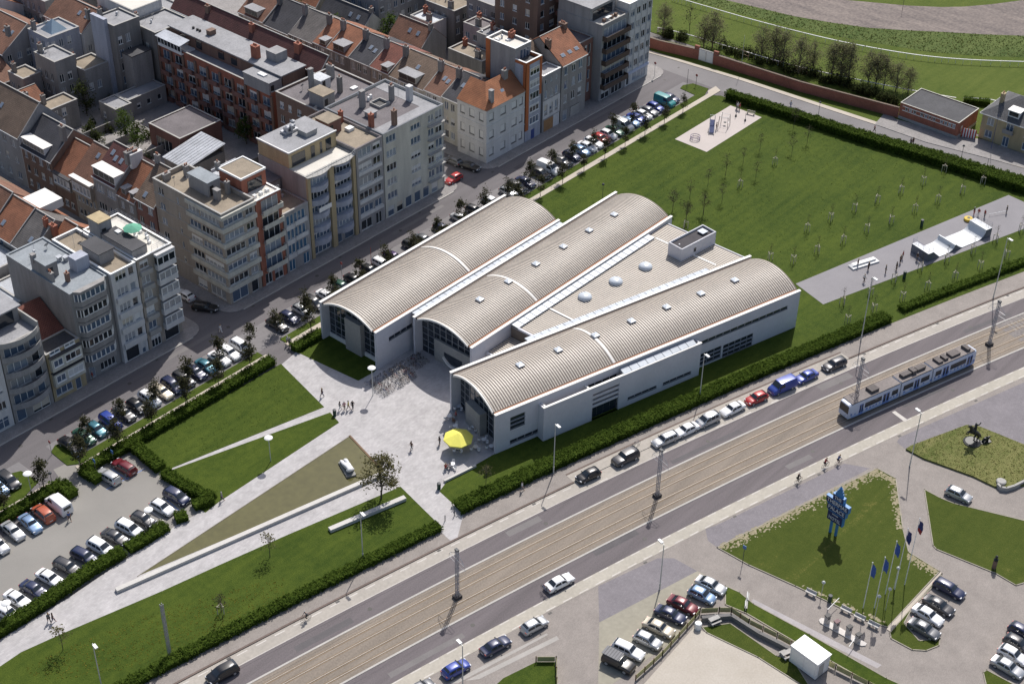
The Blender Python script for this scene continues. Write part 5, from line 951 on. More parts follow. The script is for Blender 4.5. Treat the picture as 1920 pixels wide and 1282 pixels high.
TLf = [(164., 172., 269., 276.2, 12.5, bluew, bitgrey, 'blue-grey flat-roofed house carrying a glass pyramid'), (171.5, 178., 255.4, 262.2, 17, soot, bitgrey, 'tall sooty tower house with blind concrete side'), (179.4, 187.2, 259.6, 272., 16.6, wht, cooltile, 'white flat-roofed block with long pale roof edge'), (178.4, 187.8, 251., 259.4, 14.5, soot, bitgrey, 'sooty rear block with tall white glazed bays'), (159.4, 164.4, 260.4, 267.6, 11.5, stone, bitgrey, 'beige stone rear block with flat roof'), (154.8, 159.2, 266., 271.4, 7.5, stone, gravel, 'low stone outhouse with yellow mossy roof'), (164.6, 170.8, 258., 264., 8.5, stone, gravel, 'stone rear annexe with brown gravel roof'), (152., 158.6, 253., 257.6, 6, soot, gravel, 'low sooty yard building with flat brown roof'), (188.2, 192, 258.5, 283, 14, greyw, bitgrey, 'grey flat-roofed terrace behind the white block'), (174, 186, 284, 298, 13, stone, bitgrey, 'stone block at the top left picture edge')]
for i, (s0, s1, o0, o1, h, wm, rm, lab) in enumerate(TLf):
    n1 = int((s1-s0-.6)/2.); n2 = int((o1-o0-.6)/2.); fl = range(1, max(2, int(h/3)))
    fr_ = rows([(.6+j*2., 1.7+j*2., 2, 1.8) for j in range(n1)], fl); le = rows([(.6+j*2., 1.7+j*2., 2, 1.8) for j in range(n2)], fl)
    if i == 1: le = []
    e = bld('back_house', lab, s0, s1, o0, o1, h, wm, rm, fr_, le, par=.3); chimney(e, 1, o1-o0-1, h, .8, .8, 2., soot, 2)
    if i == 0: MB().add([(2, 1.5, h), (6, 1.5, h), (6, 5.5, h), (2, 5.5, h), (4, 3.5, h+2.4)], [(0, 1, 4), (1, 2, 4), (2, 3, 4), (3, 0, 4)]).build('glass_pyramid', M('pyramid_glass', (.25, .33, .4), .15, .1), e)
    if i == 1: part(e, 'white_party_wall', bluew, (-.9, -.003, 2., 6.7, 0, 18.4)); part(e, 'stepped_annexe', stone, (1., 6., -3.4, -.003, 0, 11)); part(e, 'annexe_roof', darkr, (.9, 6.1, -3.5, -.003, 11, 11.2))
# ---------------- racecourse side
e = bld('brick_pavilion', 'low red brick pavilion with dark felt roof and row of square white windows', 277.2, 286., 115.2, 128.8, 3.6, redb, darkr, [(1.5, 2.5, 1.2, 2.4, 1, 1)], [(1.2+i*.95, 1.9+i*.95, 2.3, 3., 1, 1) for i in range(3)] + [(4.8+i*.95, 5.5+i*.95, 2.3, 3., 1, 1) for i in range(4)] + [(9.4+i*.95, 10.1+i*.95, 2.3, 3., 1, 1) for i in range(4)], par=.12, cm=cream, cat='pavilion', pw=.12)
part(e, 'plinth', concrete, (-.08, 8.8, -.08, -.003, 0, .7), (-.08, -.003, -.003, 13.6, 0, .7)); part(e, 'window_band', cope, (-.05, -.003, .6, 13., 2.1, 2.25), (-.05, -.003, .6, 13., 3.05, 3.2))
e = empty('villa', (*S(281., 93.5), 0), 0, 'yellow brick villa with steep grey slate hipped roof and white dormer', 'house')
W, D = 12., 18.6; bl = [(1.2, 2.7, 3.6, 5.2, 2, 1), (1.2, 2.8, .8, 2.4, 2, 1), (5.4, 7., 3.6, 5.3, 2, 1), (5.2, 6.6, .1, 2.3, 2, 1), (9.5, 11, 3.6, 5.2, 2, 1), (9.5, 11, .8, 2.4, 2, 1), (13.5, 15, 3.6, 5.2, 2, 1), (13.5, 15, .8, 2.4, 2, 1)]
mb = MB(); facade(mb, (0, D), (0, -1), D, 0, 6, bl); facade(mb, (0, 0), (1, 0), W, 0, 6, []); mb.quad((W, 0, 0), (W, D, 0), (W, D, 6), (W, 0, 6)); mb.quad((W, D, 0), (0, D, 0), (0, D, 6), (W, D, 6)); mb.build('wall', yelb, e)
for q in bl: window(e, (0, D), (0, -1), q[0], q[2], q[1]-q[0], q[3]-q[2], 2, 1)
r = MB(); slope(r, (-.5, D+.5, 5.9), (-.5, -.5, 5.9), (5., 5, 9.6), (5., D-5, 9.6)); slope(r, (W+.5, -.5, 5.9), (W+.5, D+.5, 5.9), (5., D-5, 9.6), (5, 5, 9.6)); slope(r, (-.5, -.5, 5.9), (W+.5, -.5, 5.9), (5., 5., 9.6), (5, 5, 9.6)); slope(r, (W+.5, D+.5, 5.9), (-.5, D+.5, 5.9), (5., D-5, 9.6), (5, D-5, 9.6)); r.build('roof', tile('villa_slates', (.14, .14, .15)), e)
part(e, 'eave', white, (-.55, W+.5, -.55, D+.55, 5.7, 5.88)); d_ = part(e, 'dormer', white, (.6, 3.5, 11.2, 13.6, 6.2, 8.)); part(e, 'dormer_roof', cope, (.3, 4., 11., 13.8, 8., 8.15), parent=d_); part(e, 'pane', glass_d, (.55, .59, 11.4, 13.4, 6.9, 7.8), parent=d_); balcony
part(e, 'balcony', stone, (-.7, -.003, D-7.3, D-5., 3.3, 3.45), (-.7, -.62, D-7.3, D-5., 3.45, 4.2)); chimney(e, 3., D-2.2, 7.4, .9, .7, 2.4, yelb, 1); chimney(e, 6.6, D-6, 9.2, .9, .7, 1.6, soot, 2)
# brick boundary wall with white gate
bwm = Mbrick('wall_brick', (.28, .105, .075), (.22, .085, .065), (.2, .13, .11), .5, .2, .03, uv=False, wear=.3)
bwm2 = M('boundary_brick', (.26, .1, .07), .9, .25, 1.4)
wpts = [S(267.6, 200), S(269., 186), S(271.2, 176.5)], [S(271.5, 172.8), S(272.3, 163), S(273.2, 151), S(277.1, 128.9)]
be = empty('boundary_wall', (*wpts[0][0], 0), 0, 'long weathered red brick wall along the racecourse with white gate', 'wall'); mb = MB(); cpb = MB(); ox, oy = wpts[0][0]
for seg in wpts:
    for a, b in zip(seg, seg[1:]): a = (a[0]-ox, a[1]-oy); b = (b[0]-ox, b[1]-oy); bar_along(mb, a, b, .35, 0, 2.4); bar_along(cpb, a, b, .45, 2.4, 2.52, -.05)
mb.build('brickwork', bwm2, be); cpb.build('wall_coping', M('mossy_coping', (.17, .13, .1), .9, .3), be)
g0, g1 = (271.2-OX-ox, 176.5-OY-oy), (271.5-OX-ox, 172.8-OY-oy)
mb = MB(); bar_along(mb, (g0[0]-.1, g0[1]+1.2), (g0[0], g0[1]), .5, 0, 3.3); bar_along(mb, g1, (g1[0]+.1, g1[1]-1.2), .5, 0, 3.3); mb.build('gate_pier', bwm2, be); mb = MB(); bar_along(mb, g0, g1, .12, .05, 2.9); mb.build('gate', M('dirty_white_gate', (.6, .58, .54), .7, .15), be)
for f in (0., .5):
    mb = MB(); a = tuple(Vector(g0).lerp(Vector(g1), f+.04)); b = tuple(Vector(g0).lerp(Vector(g1), f+.46)); bar_along(mb, a, b, .06, .3, 2.6, -.05); mb.build('gate_leaf', white, be)
ge = empty('striped_gate', (*at('C4', 1585, 725), 0), 0, 'red and white striped yard gate beside the brick pavilion', 'gate')
p, q = Vector(at('C4', 1585, 725)), Vector(at('C4', 1662, 740)); n = 11
for i in range(n):
    mb = MB(); a = p.lerp(q, i/n)-p; b = p.lerp(q, (i+.98)/n)-p; bar_along(mb, tuple(a), tuple(b), .06, .1, 2.1); mb.build('board', white if i % 2 else M('red_paint', (.45, .05, .04), .6, .1), ge)
# ================================================================== CARS
def paint(n, c, metal=.0, rough=.32): return M('paint_' + n, c, rough, 0, coat=.6, metal=metal)
PAINT = {k: paint(k.replace(' ', '_'), c, m) for k, c, m in (('black', (.012, .012, .014), 0), ('dark grey', (.06, .06, .065), .3), ('grey', (.16, .165, .175), .4), ('silver', (.48, .49, .5), .5), ('white', (.78, .78, .78), 0), ('navy', (.02, .028, .075), .1),
  ('blue', (.03, .06, .3), .1), ('light blue', (.22, .33, .5), .35), ('teal', (.05, .17, .22), .3), ('green', (.02, .075, .05), .2), ('red', (.4, .02, .02), 0), ('maroon', (.14, .012, .02), .1), ('orange', (.42, .1, .05), .1), ('beige', (.52, .46, .36), .2), ('turquoise', (.03, .24, .24), 0), ('purple', (.06, .03, .12), .1))}
# x stations as fractions of length from rear(-.5) to front(.5): (x, z shoulder, width factor, z top, top width factor)
CT = {
 'hatchback': (4.0, 1.7, [(-.5, .62, .8, .66, .6), (-.475, .88, .94, .9, .76), (-.43, .9, .99, 1.22, .72), (-.33, .91, 1, 1.42, .7), (-.1, .9, 1, 1.46, .72), (.06, .88, 1, 1.42, .7), (.22, .86, 1, .95, .82), (.36, .8, .98, .87, .8), (.46, .68, .9, .73, .72), (.5, .5, .78, .55, .6)], (.06, .22), (-.43, -.33)),
 'saloon': (4.5, 1.75, [(-.5, .6, .82, .64, .66), (-.48, .86, .94, .9, .8), (-.36, .9, .99, .97, .8), (-.22, .91, 1, 1.36, .68), (-.05, .9, 1, 1.41, .7), (.08, .88, 1, 1.36, .68), (.2, .86, 1, .95, .82), (.36, .8, .98, .87, .8), (.46, .68, .9, .73, .72), (.5, .5, .8, .55, .6)], (.08, .2), (-.36, -.22)),
 'estate': (4.55, 1.75, [(-.5, .6, .82, .64, .66), (-.485, .88, .94, .92, .8), (-.45, .9, .99, 1.3, .72), (-.38, .91, 1, 1.43, .7), (-.05, .9, 1, 1.45, .72), (.08, .88, 1, 1.4, .7), (.2, .86, 1, .95, .82), (.36, .8, .98, .87, .8), (.46, .68, .9, .73, .72), (.5, .5, .8, .55, .6)], (.08, .2), (-.45, -.38)),
 'people carrier': (4.4, 1.8, [(-.5, .62, .82, .68, .66), (-.485, .95, .95, 1., .8), (-.45, .97, .99, 1.45, .74), (-.36, .97, 1, 1.62, .74), (0, .95, 1, 1.66, .74), (.12, .93, 1, 1.56, .72), (.3, .9, 1, 1.02, .82), (.4, .82, .98, .9, .8), (.47, .68, .9, .75, .72), (.5, .5, .8, .55, .6)], (.12, .3), (-.45, -.36)),
 'off-roader': (4.5, 1.85, [(-.5, .7, .86, .75, .7), (-.49, 1.05, .96, 1.1, .84), (-.46, 1.07, 1, 1.6, .8), (-.4, 1.07, 1, 1.76, .79), (-.05, 1.06, 1, 1.78, .79), (.1, 1.05, 1, 1.72, .78), (.19, 1.03, 1, 1.12, .86), (.38, 1., .99, 1.06, .84), (.48, .85, .94, .9, .8), (.5, .6, .88, .65, .7)], (.1, .19), (-.46, -.4)),
 'van': (4.9, 1.95, [(-.5, .8, .94, .9, .8), (-.495, 1.1, .98, 1.95, .86), (-.47, 1.1, 1, 2.02, .86), (-.3, 1.1, 1, 2.05, .87), (0, 1.1, 1, 2.05, .87), (.18, 1.08, 1, 1.98, .85), (.33, 1.02, 1, 1.2, .86), (.42, .95, .98, 1.02, .84), (.48, .75, .92, .82, .78), (.5, .55, .84, .6, .66)], (.18, .33), (-.5, -.495)),
}
CARMESH = {}
def lerp(a, b, t): return a + (b-a)*t
def carmesh(ty):
    if ty in CARMESH: return CARMESH[ty]
    L, W, st, ws, rw = CT[ty]; hw = W/2; fine = []
    for a, b in zip(st, st[1:]):
        for k in range(2): fine.append(tuple(lerp(a[i], b[i], k/2) for i in range(5)))
    fine.append(st[-1])
    def ring(q):
        x, zs, wf, zt, tf = q; x *= L; y = hw*wf; ty_ = hw*tf; zt = max(zt, zs+.02)
        half = [(y*.9, .2), (y, .34), (y*1.0, .55), (y*.98, zs-.06), (y*.94, zs), (lerp(y*.94, ty_, .85), lerp(zs, zt, .86)), (ty_*.9, zt), (ty_*.5, zt+.03)]
        return [(x, yy, z) for yy, z in half] + [(x, 0, zt+.04)] + [(x, -yy, z) for yy, z in reversed(half)]
    mb = MB(); mb.loft([ring(q) for q in fine]); mb.f.append(tuple(range(0)) or (0, 16, 33, 17)); body = mb.mesh('body', None, 38)
    def itp(x):
        for a, b in zip(st, st[1:]):
            if a[0] <= x <= b[0]: t = (x-a[0])/(b[0]-a[0]); return tuple(lerp(a[i], b[i], t) for i in range(5))
    def patch(x0, x1, f0, f1, tilt=.012):                # windscreen-like patch over the top contour
        m = MB(); rs = []
        for i in range(4):
            x = lerp(x0, x1, i/3); q = itp(x); zt = q[3]; ty_ = hw*q[4]*.93
            rs.append([(x*L, ty_*s, zt + .04*(1-abs(s)) + .018) for s in (-1, -.5, 0, .5, 1)])
        return m.loft(rs, caps=False)
    dx = ws[1]-ws[0]; front = patch(ws[0]+dx*.1, ws[1]-dx*.12, 0, 0)
    for i, v in enumerate(front.v): front.v[i] = (v[0]+.012, v[1], v[2])
    rear = patch(rw[0]+(rw[1]-rw[0])*.1, rw[1]-(rw[1]-rw[0])*.05, 0, 0) if ty != 'van' else MB().box(-.5*L-.012, -.5*L, -.6, .6, 1.2, 1.7)
    def side(sg, x0, x1):
        m = MB(); rs = []
        for i in range(5):
            x = lerp(x0, x1, i/4); q = itp(x); y = hw*q[2]*.94; ty_ = hw*q[4]; zs, zt = q[1], max(q[3], q[1]+.02)
            p0 = (lerp(y, ty_, .85*.12)+.014, lerp(zs, zt, .12)); p1 = (lerp(y, ty_, .85*.9)+.016, lerp(zs, zt, .86*.9))
            rs.append([(x*L, sg*p0[0], p0[1]), (x*L, sg*p1[0], p1[1])])
        return m.loft(rs, caps=False)
    r0, r1 = (rw[1]-.015, ws[0]+.075) if ty != 'van' else (.06, ws[0]+.08); mid = lerp(r0, r1, .5)
    if ty == 'van': sides = [side(1, .03, r1), side(-1, .03, r1)]
    elif ty in ('estate', 'people carrier', 'off-roader'): sides = [side(s, a, b) for s in (1, -1) for a, b in ((r0+.01, lerp(r0, r1, .26)), (lerp(r0, r1, .3), lerp(r0, r1, .62)), (lerp(r0, r1, .66), r1))]
    else: sides = [side(s, a, b) for s in (1, -1) for a, b in ((r0-.04, mid-.012), (mid+.012, r1))]
    g = lambda m, n: m.mesh(n, glass_d, 60)
    wr = .31 if ty != 'off-roader' else .37
    ty_m = MB().lathe([(wr*.7, -.1), (wr*.96, -.1), (wr, -.07), (wr, .07), (wr*.96, .1), (wr*.7, .1)], 16, M=Matrix.Rotation(R(90), 4, 'X')).mesh('wheel', rubber, 40)
    rim = MB().lathe([(wr*.68, -.105), (wr*.68, .105)], 12, M=Matrix.Rotation(R(90), 4, 'X')).mesh('rim', galv)
    hl = MB().box(-.12, .04, -.17, .17, -.07, .07).mesh('headlight', M('headlight_glass', (.6, .62, .65), .15, 0)); tl = MB().box(-.04, .05, -.14, .14, -.1, .1).mesh('tail_light', M('tail_light_red', (.35, .02, .02), .25, 0))
    mr = MB().box(-.07, .07, -.1, .1, -.06, .06).mesh('mirror', dark); pl = MB().box(-.015, .015, -.26, .26, -.055, .055).mesh('number_plate', white)
    CARMESH[ty] = dict(L=L, W=W, body=body, front=g(front, 'windscreen'), rear=g(rear, 'rear_window'), sides=[g(s, 'side_window') for s in sides], wheel=ty_m, rim=rim, hl=hl, tl=tl, mr=mr, pl=pl, wr=wr, ws=ws, st=st)
    return CARMESH[ty]
CARS = []
def car(ty, col, loc, rz, label, group=None, name=None, lite=False):
    CARS.append((loc[0], loc[1], col + ' ' + ty))
    c = carmesh(ty); L, W = c['L'], c['W']; nm = {'people carrier': 'people_carrier', 'off-roader': 'off_roader'}.get(ty, ty + ('_car' if ty in ('hatchback', 'saloon', 'estate') else ''))
    e = empty(nm, (*loc[:2], loc[2] if len(loc) > 2 else .012), rz, label, 'van' if ty == 'van' else 'car', group)
    inst('body', c['body'], e, mat=PAINT[col]); inst('windscreen', c['front'], e); inst('rear_window', c['rear'], e)
    for s in c['sides']: inst('side_window', s, e)
    for x in (.31*L, -.3*L):
        for s in (1, -1): w = inst('wheel', c['wheel'], e, (x, s*(W/2-.09), c['wr'])); inst('rim', c['rim'], w)
    for s in (1, -1):
        inst('headlight', c['hl'], e, (.475*L, s*W*.36, .66)); inst('tail_light', c['tl'], e, (-.485*L, s*W*.38, .78)); inst('mirror', c['mr'], e, ((c['ws'][1]-.07)*L, s*(W/2+.06), .98))
    inst('number_plate', c['pl'], e, (.497*L, 0, .42)); inst('number_plate', c['pl'], e, (-.497*L, 0, .55))
    return e
SHORT = {'people carrier': 'people carrier', 'off-roader': 'off-roader'}
def row(where, group, items, rz, pos):
    """items: (colour, type); label names both neighbours"""
    n = len(items)
    for i, (col, ty) in enumerate(items):
        a = 'a %s %s' % items[i-1] if i else None; b = 'a %s %s' % items[i+1] if i < n-1 else None
        nb = ('between %s and %s' % (a[2:], b[2:])) if a and b else ('at row end by %s' % (a or b)[2:])
        if a == b and a: nb = 'between two %s %ss' % items[i-1]
        p = pos[i]; z = rz(i) if callable(rz) else rz
        car(ty, col, p, z + rnd.uniform(-.035, .035), '%s %s %s %s' % (col, ty, where, nb), group)
H_, SA_, E_, P_, O_, V_ = 'hatchback', 'saloon', 'estate', 'people carrier', 'off-roader', 'van'
# street, nose-in to the verge
it = [('black', SA_, 435, 885), ('green', SA_, 512, 832), ('teal', H_, 590, 790), ('blue', P_, 662, 735), ('dark grey', SA_, 758, 698), ('black', H_, 832, 652), ('white', P_, 905, 605), ('beige', SA_, 990, 568), ('navy', P_, 1035, 522), ('dark grey', E_, 1115, 488), ('navy', SA_, 1190, 450), ('teal', SA_, 1245, 408), ('white', SA_, 1335, 368), ('white', E_, 1395, 333), ('white', P_, 1458, 292)]
row('by the long hedge', 'cars nose-in along the apartment street', [q[:2] for q in it], R(-90), [(at('C7', q[2], q[3], .6)[0], 169.5-OY) for q in it])
it = [('black', SA_, 137.6), ('navy', H_, 140.4), ('silver', H_, 143.3), ('dark grey', P_, 146.2), ('white', SA_, 149.2), ('green', H_, 153), ('black', SA_, 156), ('black', H_, 160), ('white', E_, 163), ('purple', SA_, 166), ('dark grey', E_, 171), ('grey', SA_, 174), ('navy', H_, 179), ('silver', SA_, 184), ('black', H_, 188)]
row('beside the library', 'cars nose-in along the apartment street', [q[:2] for q in it], R(-90), [S(q[2], 169.6) for q in it])
it = [('white', SA_, 919, 376, 'F'), ('silver', H_, 958, 362, 'F'), ('dark grey', P_, 976, 354, 'F'), ('navy', SA_, 994, 345, 'F'), ('black', P_, 560, 1250, 'C3'), ('white', V_, 660, 1232, 'C3'), ('dark grey', E_, 790, 1190, 'C3'), ('navy', H_, 815, 1130, 'C3'), ('light blue', SA_, 920, 1108, 'C3'), ('white', SA_, 948, 1072, 'C3'), ('white', E_, 1000, 1045, 'C3'), ('red', H_, 1068, 1022, 'C3'), ('white', H_, 1092, 980, 'C3'), ('green', SA_, 1150, 960, 'C3'), ('silver', V_, 1210, 922, 'C3'), ('light blue', SA_, 1290, 902, 'C3'), ('blue', SA_, 1320, 876, 'C3'), ('white', SA_, 1350, 845, 'C3'), ('grey', SA_, 1400, 815, 'C3'), ('blue', H_, 1445, 785, 'C3'), ('turquoise', V_, 1495, 738, 'C3'), ('navy', H_, 1560, 722, 'C3')]
ps = [at(q[4], q[2], q[3], .6)[0] for q in it]
for i in range(1, len(ps)): ps[i] = max(ps[i], ps[i-1]+2.15)
row('beyond the library', 'cars nose-in along the apartment street', [q[:2] for q in it], R(-90), [(x, 169.4-OY) for x in ps])
it = [('dark grey', P_, 45, 1085), ('light blue', H_, 12, 1150)]
row('by lot entrance', 'cars nose-in along the apartment street', [q[:2] for q in it], R(-90), [(at('C7', q[2], q[3], .6)[0], 169.4-OY) for q in it])
# park car lot
it = [('white', E_, 45, 855), ('white', SA_, 107, 775), ('navy', SA_, 205, 716), ('white', SA_, 300, 648), ('dark grey', E_, 405, 582), ('navy', E_, 508, 520), ('white', P_, 602, 464), ('dark grey', SA_, 690, 404), ('white', P_, 772, 352), ('dark grey', H_, 858, 297), ('white', H_, 970, 226), ('navy', P_, 1056, 162)]
row('facing lot hedge', 'cars in the park car lot', [q[:2] for q in it], math.atan2(*reversed([b-a for a, b in zip(at('D6', 525, 430), at('D6', 680, 515))])), [at('D6', q[2], q[3], .6) for q in it])
it = [('silver', H_, -10, 450), ('silver', SA_, 78, 366), ('light blue', SA_, 182, 322), ('orange', P_, 258, 262), ('white', V_, 350, 210)]
row('in upper lot row', 'cars in the park car lot', [q[:2] for q in it], lambda i: math.atan2(*reversed([b-a for a, b in zip(at('D6', 30, 320), at('D6', 130, 410))])) + (math.pi if i > 2 else 0), [at('D6', q[2], q[3], .6) for q in it])
it = [('silver', E_, 650, 1065), ('maroon', E_, 745, 1008)]
row('on the blue-lined bays', 'cars in the park car lot', [q[:2] for q in it], math.atan2(*reversed([b-a for a, b in zip(at('C7', 600, 1030), at('C7', 700, 1095))])) + math.pi, [at('C7', q[2], q[3], .6) for q in it])
# avenue kerb
it = [('black', H_, 'D4', 1010, 968), ('dark grey', O_, 'D4', 1262, 843), ('silver', E_, 'D4', 1540, 722), ('white', SA_, 'D4', 1700, 667), ('silver', P_, 'D4', 1835, 590), ('white', SA_, 'D5', 78, 458), ('red', H_, 'D5', 226, 393), ('blue', V_, 'D5', 382, 322), ('blue', SA_, 'D5', 540, 264), ('dark grey', E_, 'D5', 712, 187)]
ss = [toRD(at(q[2], q[3], q[4], .6)) for q in it]
row('at the avenue kerb', 'cars parked along the avenue', [q[:2] for q in it], lambda i: RDang(ss[i][0]) + math.pi, [(*RD(s[0], 9.95), .108 if s[0] > 1e9 else .02) for s in ss])
for ty, col, k, x, y, rev, lab in (('people carrier', 'black', 'D6', 1330, 1215, 1, 'black people carrier driving along the avenue near the rails'), ('saloon', 'white', 'F', 1049, 1091, 0, 'white saloon with bicycles on its tail driving beside the tram bed'), ('hatchback', 'silver', 'D7', 1430, 903, 0, 'silver hatchback waiting by the paved forecourt of the avenue'), ('saloon', 'navy', 'D7', 1205, 1022, 0, 'dark blue saloon behind the silver hatchback on the avenue'), ('hatchback', 'blue', 'D7', 975, 1155, 0, 'blue hatchback behind the navy saloon on the avenue'), ('hatchback', 'grey', 'D7', 770, 1270, 0, 'grey hatchback entering at the bottom of the avenue')):
    p = at(k, x, y, .6); s = toRD(p)[0]; car(ty, col, p, RDang(s) + math.pi*rev, lab)
# side streets and corners
car(H_, 'white', at('C5', 1235, 972, .6), R(90), 'white hatchback parked in the side street beside the beige corner block'); car(E_, 'black', at('C5', 1370, 1052, .6), R(-60), 'black estate turning out of the side street')
car(H_, 'grey', at('C2', 1595, 1172, .6), R(90), 'grey hatchback parked by the pale corner house'); car(SA_, 'black', at('C3', 82, 1212, .6), R(-80), 'black saloon under the blocked windows of the corner house'); car(H_, 'red', at('C6', 1655, 470, .6), R(180), 'red hatchback at the corner of the cream apartments')
# south-east lots
dl = math.atan2(*reversed([b-a for a, b in zip(at('D8', 400, 620), at('D8', 465, 700))]))
it = [('silver', SA_, 578, 540), ('light blue', H_, 540, 582), ('maroon', SA_, 458, 624), ('navy', SA_, 405, 666), ('beige', SA_, 355, 722), ('silver', H_, 308, 776), ('white', E_, 224, 818)]
dl = math.atan2(*reversed([b-a for a, b in zip(at('D8', 345, 640), at('D8', 470, 700))]))
row('in olive-paved lot', 'cars in the forecourt lot', [q[:2] for q in it], dl, [at('D8', q[2], q[3], .6) for q in it])
e = car(O_, 'black', at('D8', 182, 872, .6), dl, 'black pick-up with ribbed bed cover at the lot end'); bc = part(e, 'bed_cover', M('ribbed_cover', (.17, .17, .18), .7, .1), (-2.2, .35, -.8, .8, 1.8, 1.87)); [part(e, 'cover_rib', M('cover_rib', (.07, .07, .075), .7, .1), (x, x+.06, -.8, .8, 1.87, 1.9), parent=bc) for x in (-1.9, -1.5, -1.1, -.7, -.3, .1)]
it = [('navy', E_, 1600, 556), ('dark grey', SA_, 1555, 626), ('white', SA_, 1508, 668), ('grey', SA_, 1492, 727)]
row('in kerbed lot', 'cars in the kerbed lot', [q[:2] for q in it], math.atan2(*reversed([b-a for a, b in zip(at('D8', 1545, 520), at('D8', 1660, 585))])), [at('D8', q[2], q[3], .6) for q in it])
it = [('dark grey', H_, 1895, 792), ('white', H_, 1872, 838), ('silver', SA_, 1850, 890), ('navy', H_, 1915, 742)]
row('in corner lot', 'cars in the corner lot', [q[:2] for q in it], math.atan2(*reversed([b-a for a, b in zip(at('D8', 1545, 520), at('D8', 1660, 585))])), [at('D8', q[2], q[3], .6) for q in it])
car(H_, 'silver', at('D8', 1640, 152, .6), math.atan2(*reversed([b-a for a, b in zip(at('D8', 1580, 130), at('D8', 1700, 185))])), 'silver hatchback driving past the horse statue island')
# ================================================================== TRAM
f0, f1 = at('F', 1584, 786), at('F', 1836, 690); s0, s1 = toRD(f0)[0], toRD(f1)[0]; TL = s1 - s0
tram = empty('tram', (*RD((s0+s1)/2, -.85), .05), RDang((s0+s1)/2), 'white and blue three-section tram with dark roof equipment running on the avenue', 'tram')
tw_ = M('tram_white', (.55, .6, .71), .35, .06, .6, coat=.3); tb_ = M('tram_blue', (.13, .22, .5), .35, .1, 2.); troof = M('tram_roof', (.19, .165, .155), .8, .2, 1.)
X = [-TL/2, -TL/2+TL*.39, -TL/2+TL*.64, TL/2]; HWt = 1.25
for i in range(3):
    a, b = X[i] + (.12 if i else 0), X[i+1] - (.12 if i < 2 else 0)
    pr = [(-HWt*.96, .35), (-HWt, .8), (-HWt, 2.4), (-HWt*.93, 2.95), (-HWt*.72, 3.12), (HWt*.72, 3.12), (HWt*.93, 2.95), (HWt, 2.4), (HWt, .8), (HWt*.96, .35)]
    def rg(x, f=1., dz=0.): return [(x, y*f, z-dz*(z > 2)) for y, z in pr]
    rings = [rg(a), rg(b)]
    if i == 0: rings = [rg(a, .86, .2), rg(a+.5, .95, .05), rg(a+1.4), rg(b)]
    if i == 2: rings = [rg(a), rg(b-1.4), rg(b-.5, .95, .05), rg(b, .86, .2)]
    sec = MB().loft(rings, closed=True).build('tram_section', tw_, tram, smooth=30)
    part(tram, 'roof_panel', troof, (a+(.55 if i == 0 else .06), b-(.55 if i == 2 else .06), -1.1, 1.1, 2.98, 3.2), parent=sec)
    sp = {0: [(2.2, 3.1, 'd'), (3.4, 7.2, 'w'), (7.5, 9., 'd'), (9.5, 10.9, 'w')], 1: [(.5, 2.8, 'w'), (3.1, 4.3, 'd'), (4.6, 6.6, 'w')], 2: [(.6, 2., 'w'), (2.4, 3.8, 'd'), (4.2, 8., 'w'), (8.3, 9.6, 'd')]}[i]
    k = (b-a)/{0: 11.4, 1: 7.2, 2: 10.6}[i]
    for u0, u1, t_ in sp:
        for sg in (-1, 1):
            y0, y1 = sorted((sg*(HWt-.01), sg*(HWt+.02)))
            if t_ == 'w': part(tram, 'window', glass_d, (a+u0*k, a+u1*k, y0, y1, 1.45, 2.4), parent=sec)
            else:
                for q in (0, .52): part(tram, 'door_leaf', tb_, (a+lerp(u0, u1, q)*k, a+lerp(u0, u1, q+.46)*k, y0, y1, .45, 2.5), parent=sec); part(tram, 'door_glass', glass_d, (a+lerp(u0, u1, q+.08)*k, a+lerp(u0, u1, q+.38)*k, y0-.008, y1+.008, .9, 2.4), parent=sec)
    for sg in (-1, 1): y0, y1 = sorted((sg*(HWt-.03), sg*(HWt+.004))); part(tram, 'skirt_band', M('tram_pale_blue', (.3, .42, .66), .4, .1), (a+.6, b-.3, y0, y1, .45, .78), parent=sec)
    for j in range(int((b-a)/.75)):                       # blue advertising marks on the skirt
        x = a+.5+j*.75+rnd.uniform(-.1, .1)
        if i == 1 and j % 2: continue
        for sg in (-1, 1):
            y0, y1 = sorted((sg*(HWt-.02), sg*(HWt+.008))); part(tram, 'livery_mark', tb_, (x, x+rnd.uniform(.2, .5), y0, y1, .85+rnd.uniform(0, .1), 1.15+rnd.uniform(0, .2)), parent=sec)
    eq = {0: [(.45, .6, 1.4, .5)], 1: [(.12, .4, .9, .5), (.42, .55, 1.2, .7), (.6, .85, .9, .5), (.5, .9, .5, .4)], 2: [(.15, .25, 1.5, .4), (.3, .38, 1.2, .45), (.45, .65, 1.3, .4), (.8, .87, 1.5, .5)]}[i]
    for u0, u1, w, h in eq: part(tram, 'roof_equipment', M('equipment_box', (.11, .095, .09), .8, .25), (lerp(a, b, u0), lerp(a, b, u1), -w/2, w/2, 3.2, 3.2+h), parent=sec)
for x in (X[1], X[2]): part(tram, 'gangway', dark, (x-.14, x+.14, -1.1, 1.1, .5, 2.95))
for x, sg in ((X[0], -1), (X[3], 1)):
    MB().add([(x+sg*.03, -1., 1.3), (x+sg*.03, 1., 1.3), (x+sg*.02, .96, 2.68), (x+sg*.02, -.96, 2.68)], [(0, 1, 2, 3)]).build('windscreen', glass_d, tram)
    mm = MB(); mm.box(x-sg*.0-.06, x+.06, -.9, .9, .45, 1.3); mm.build('front_panel', tw_, tram)
for x in (X[0]+2.4, X[1]-1.6, X[1]+2., X[2]-2, X[2]+1.6, X[3]-2.4): part(tram, 'bogie', dark, (x-.9, x+.9, -1., 1., .06, .42))
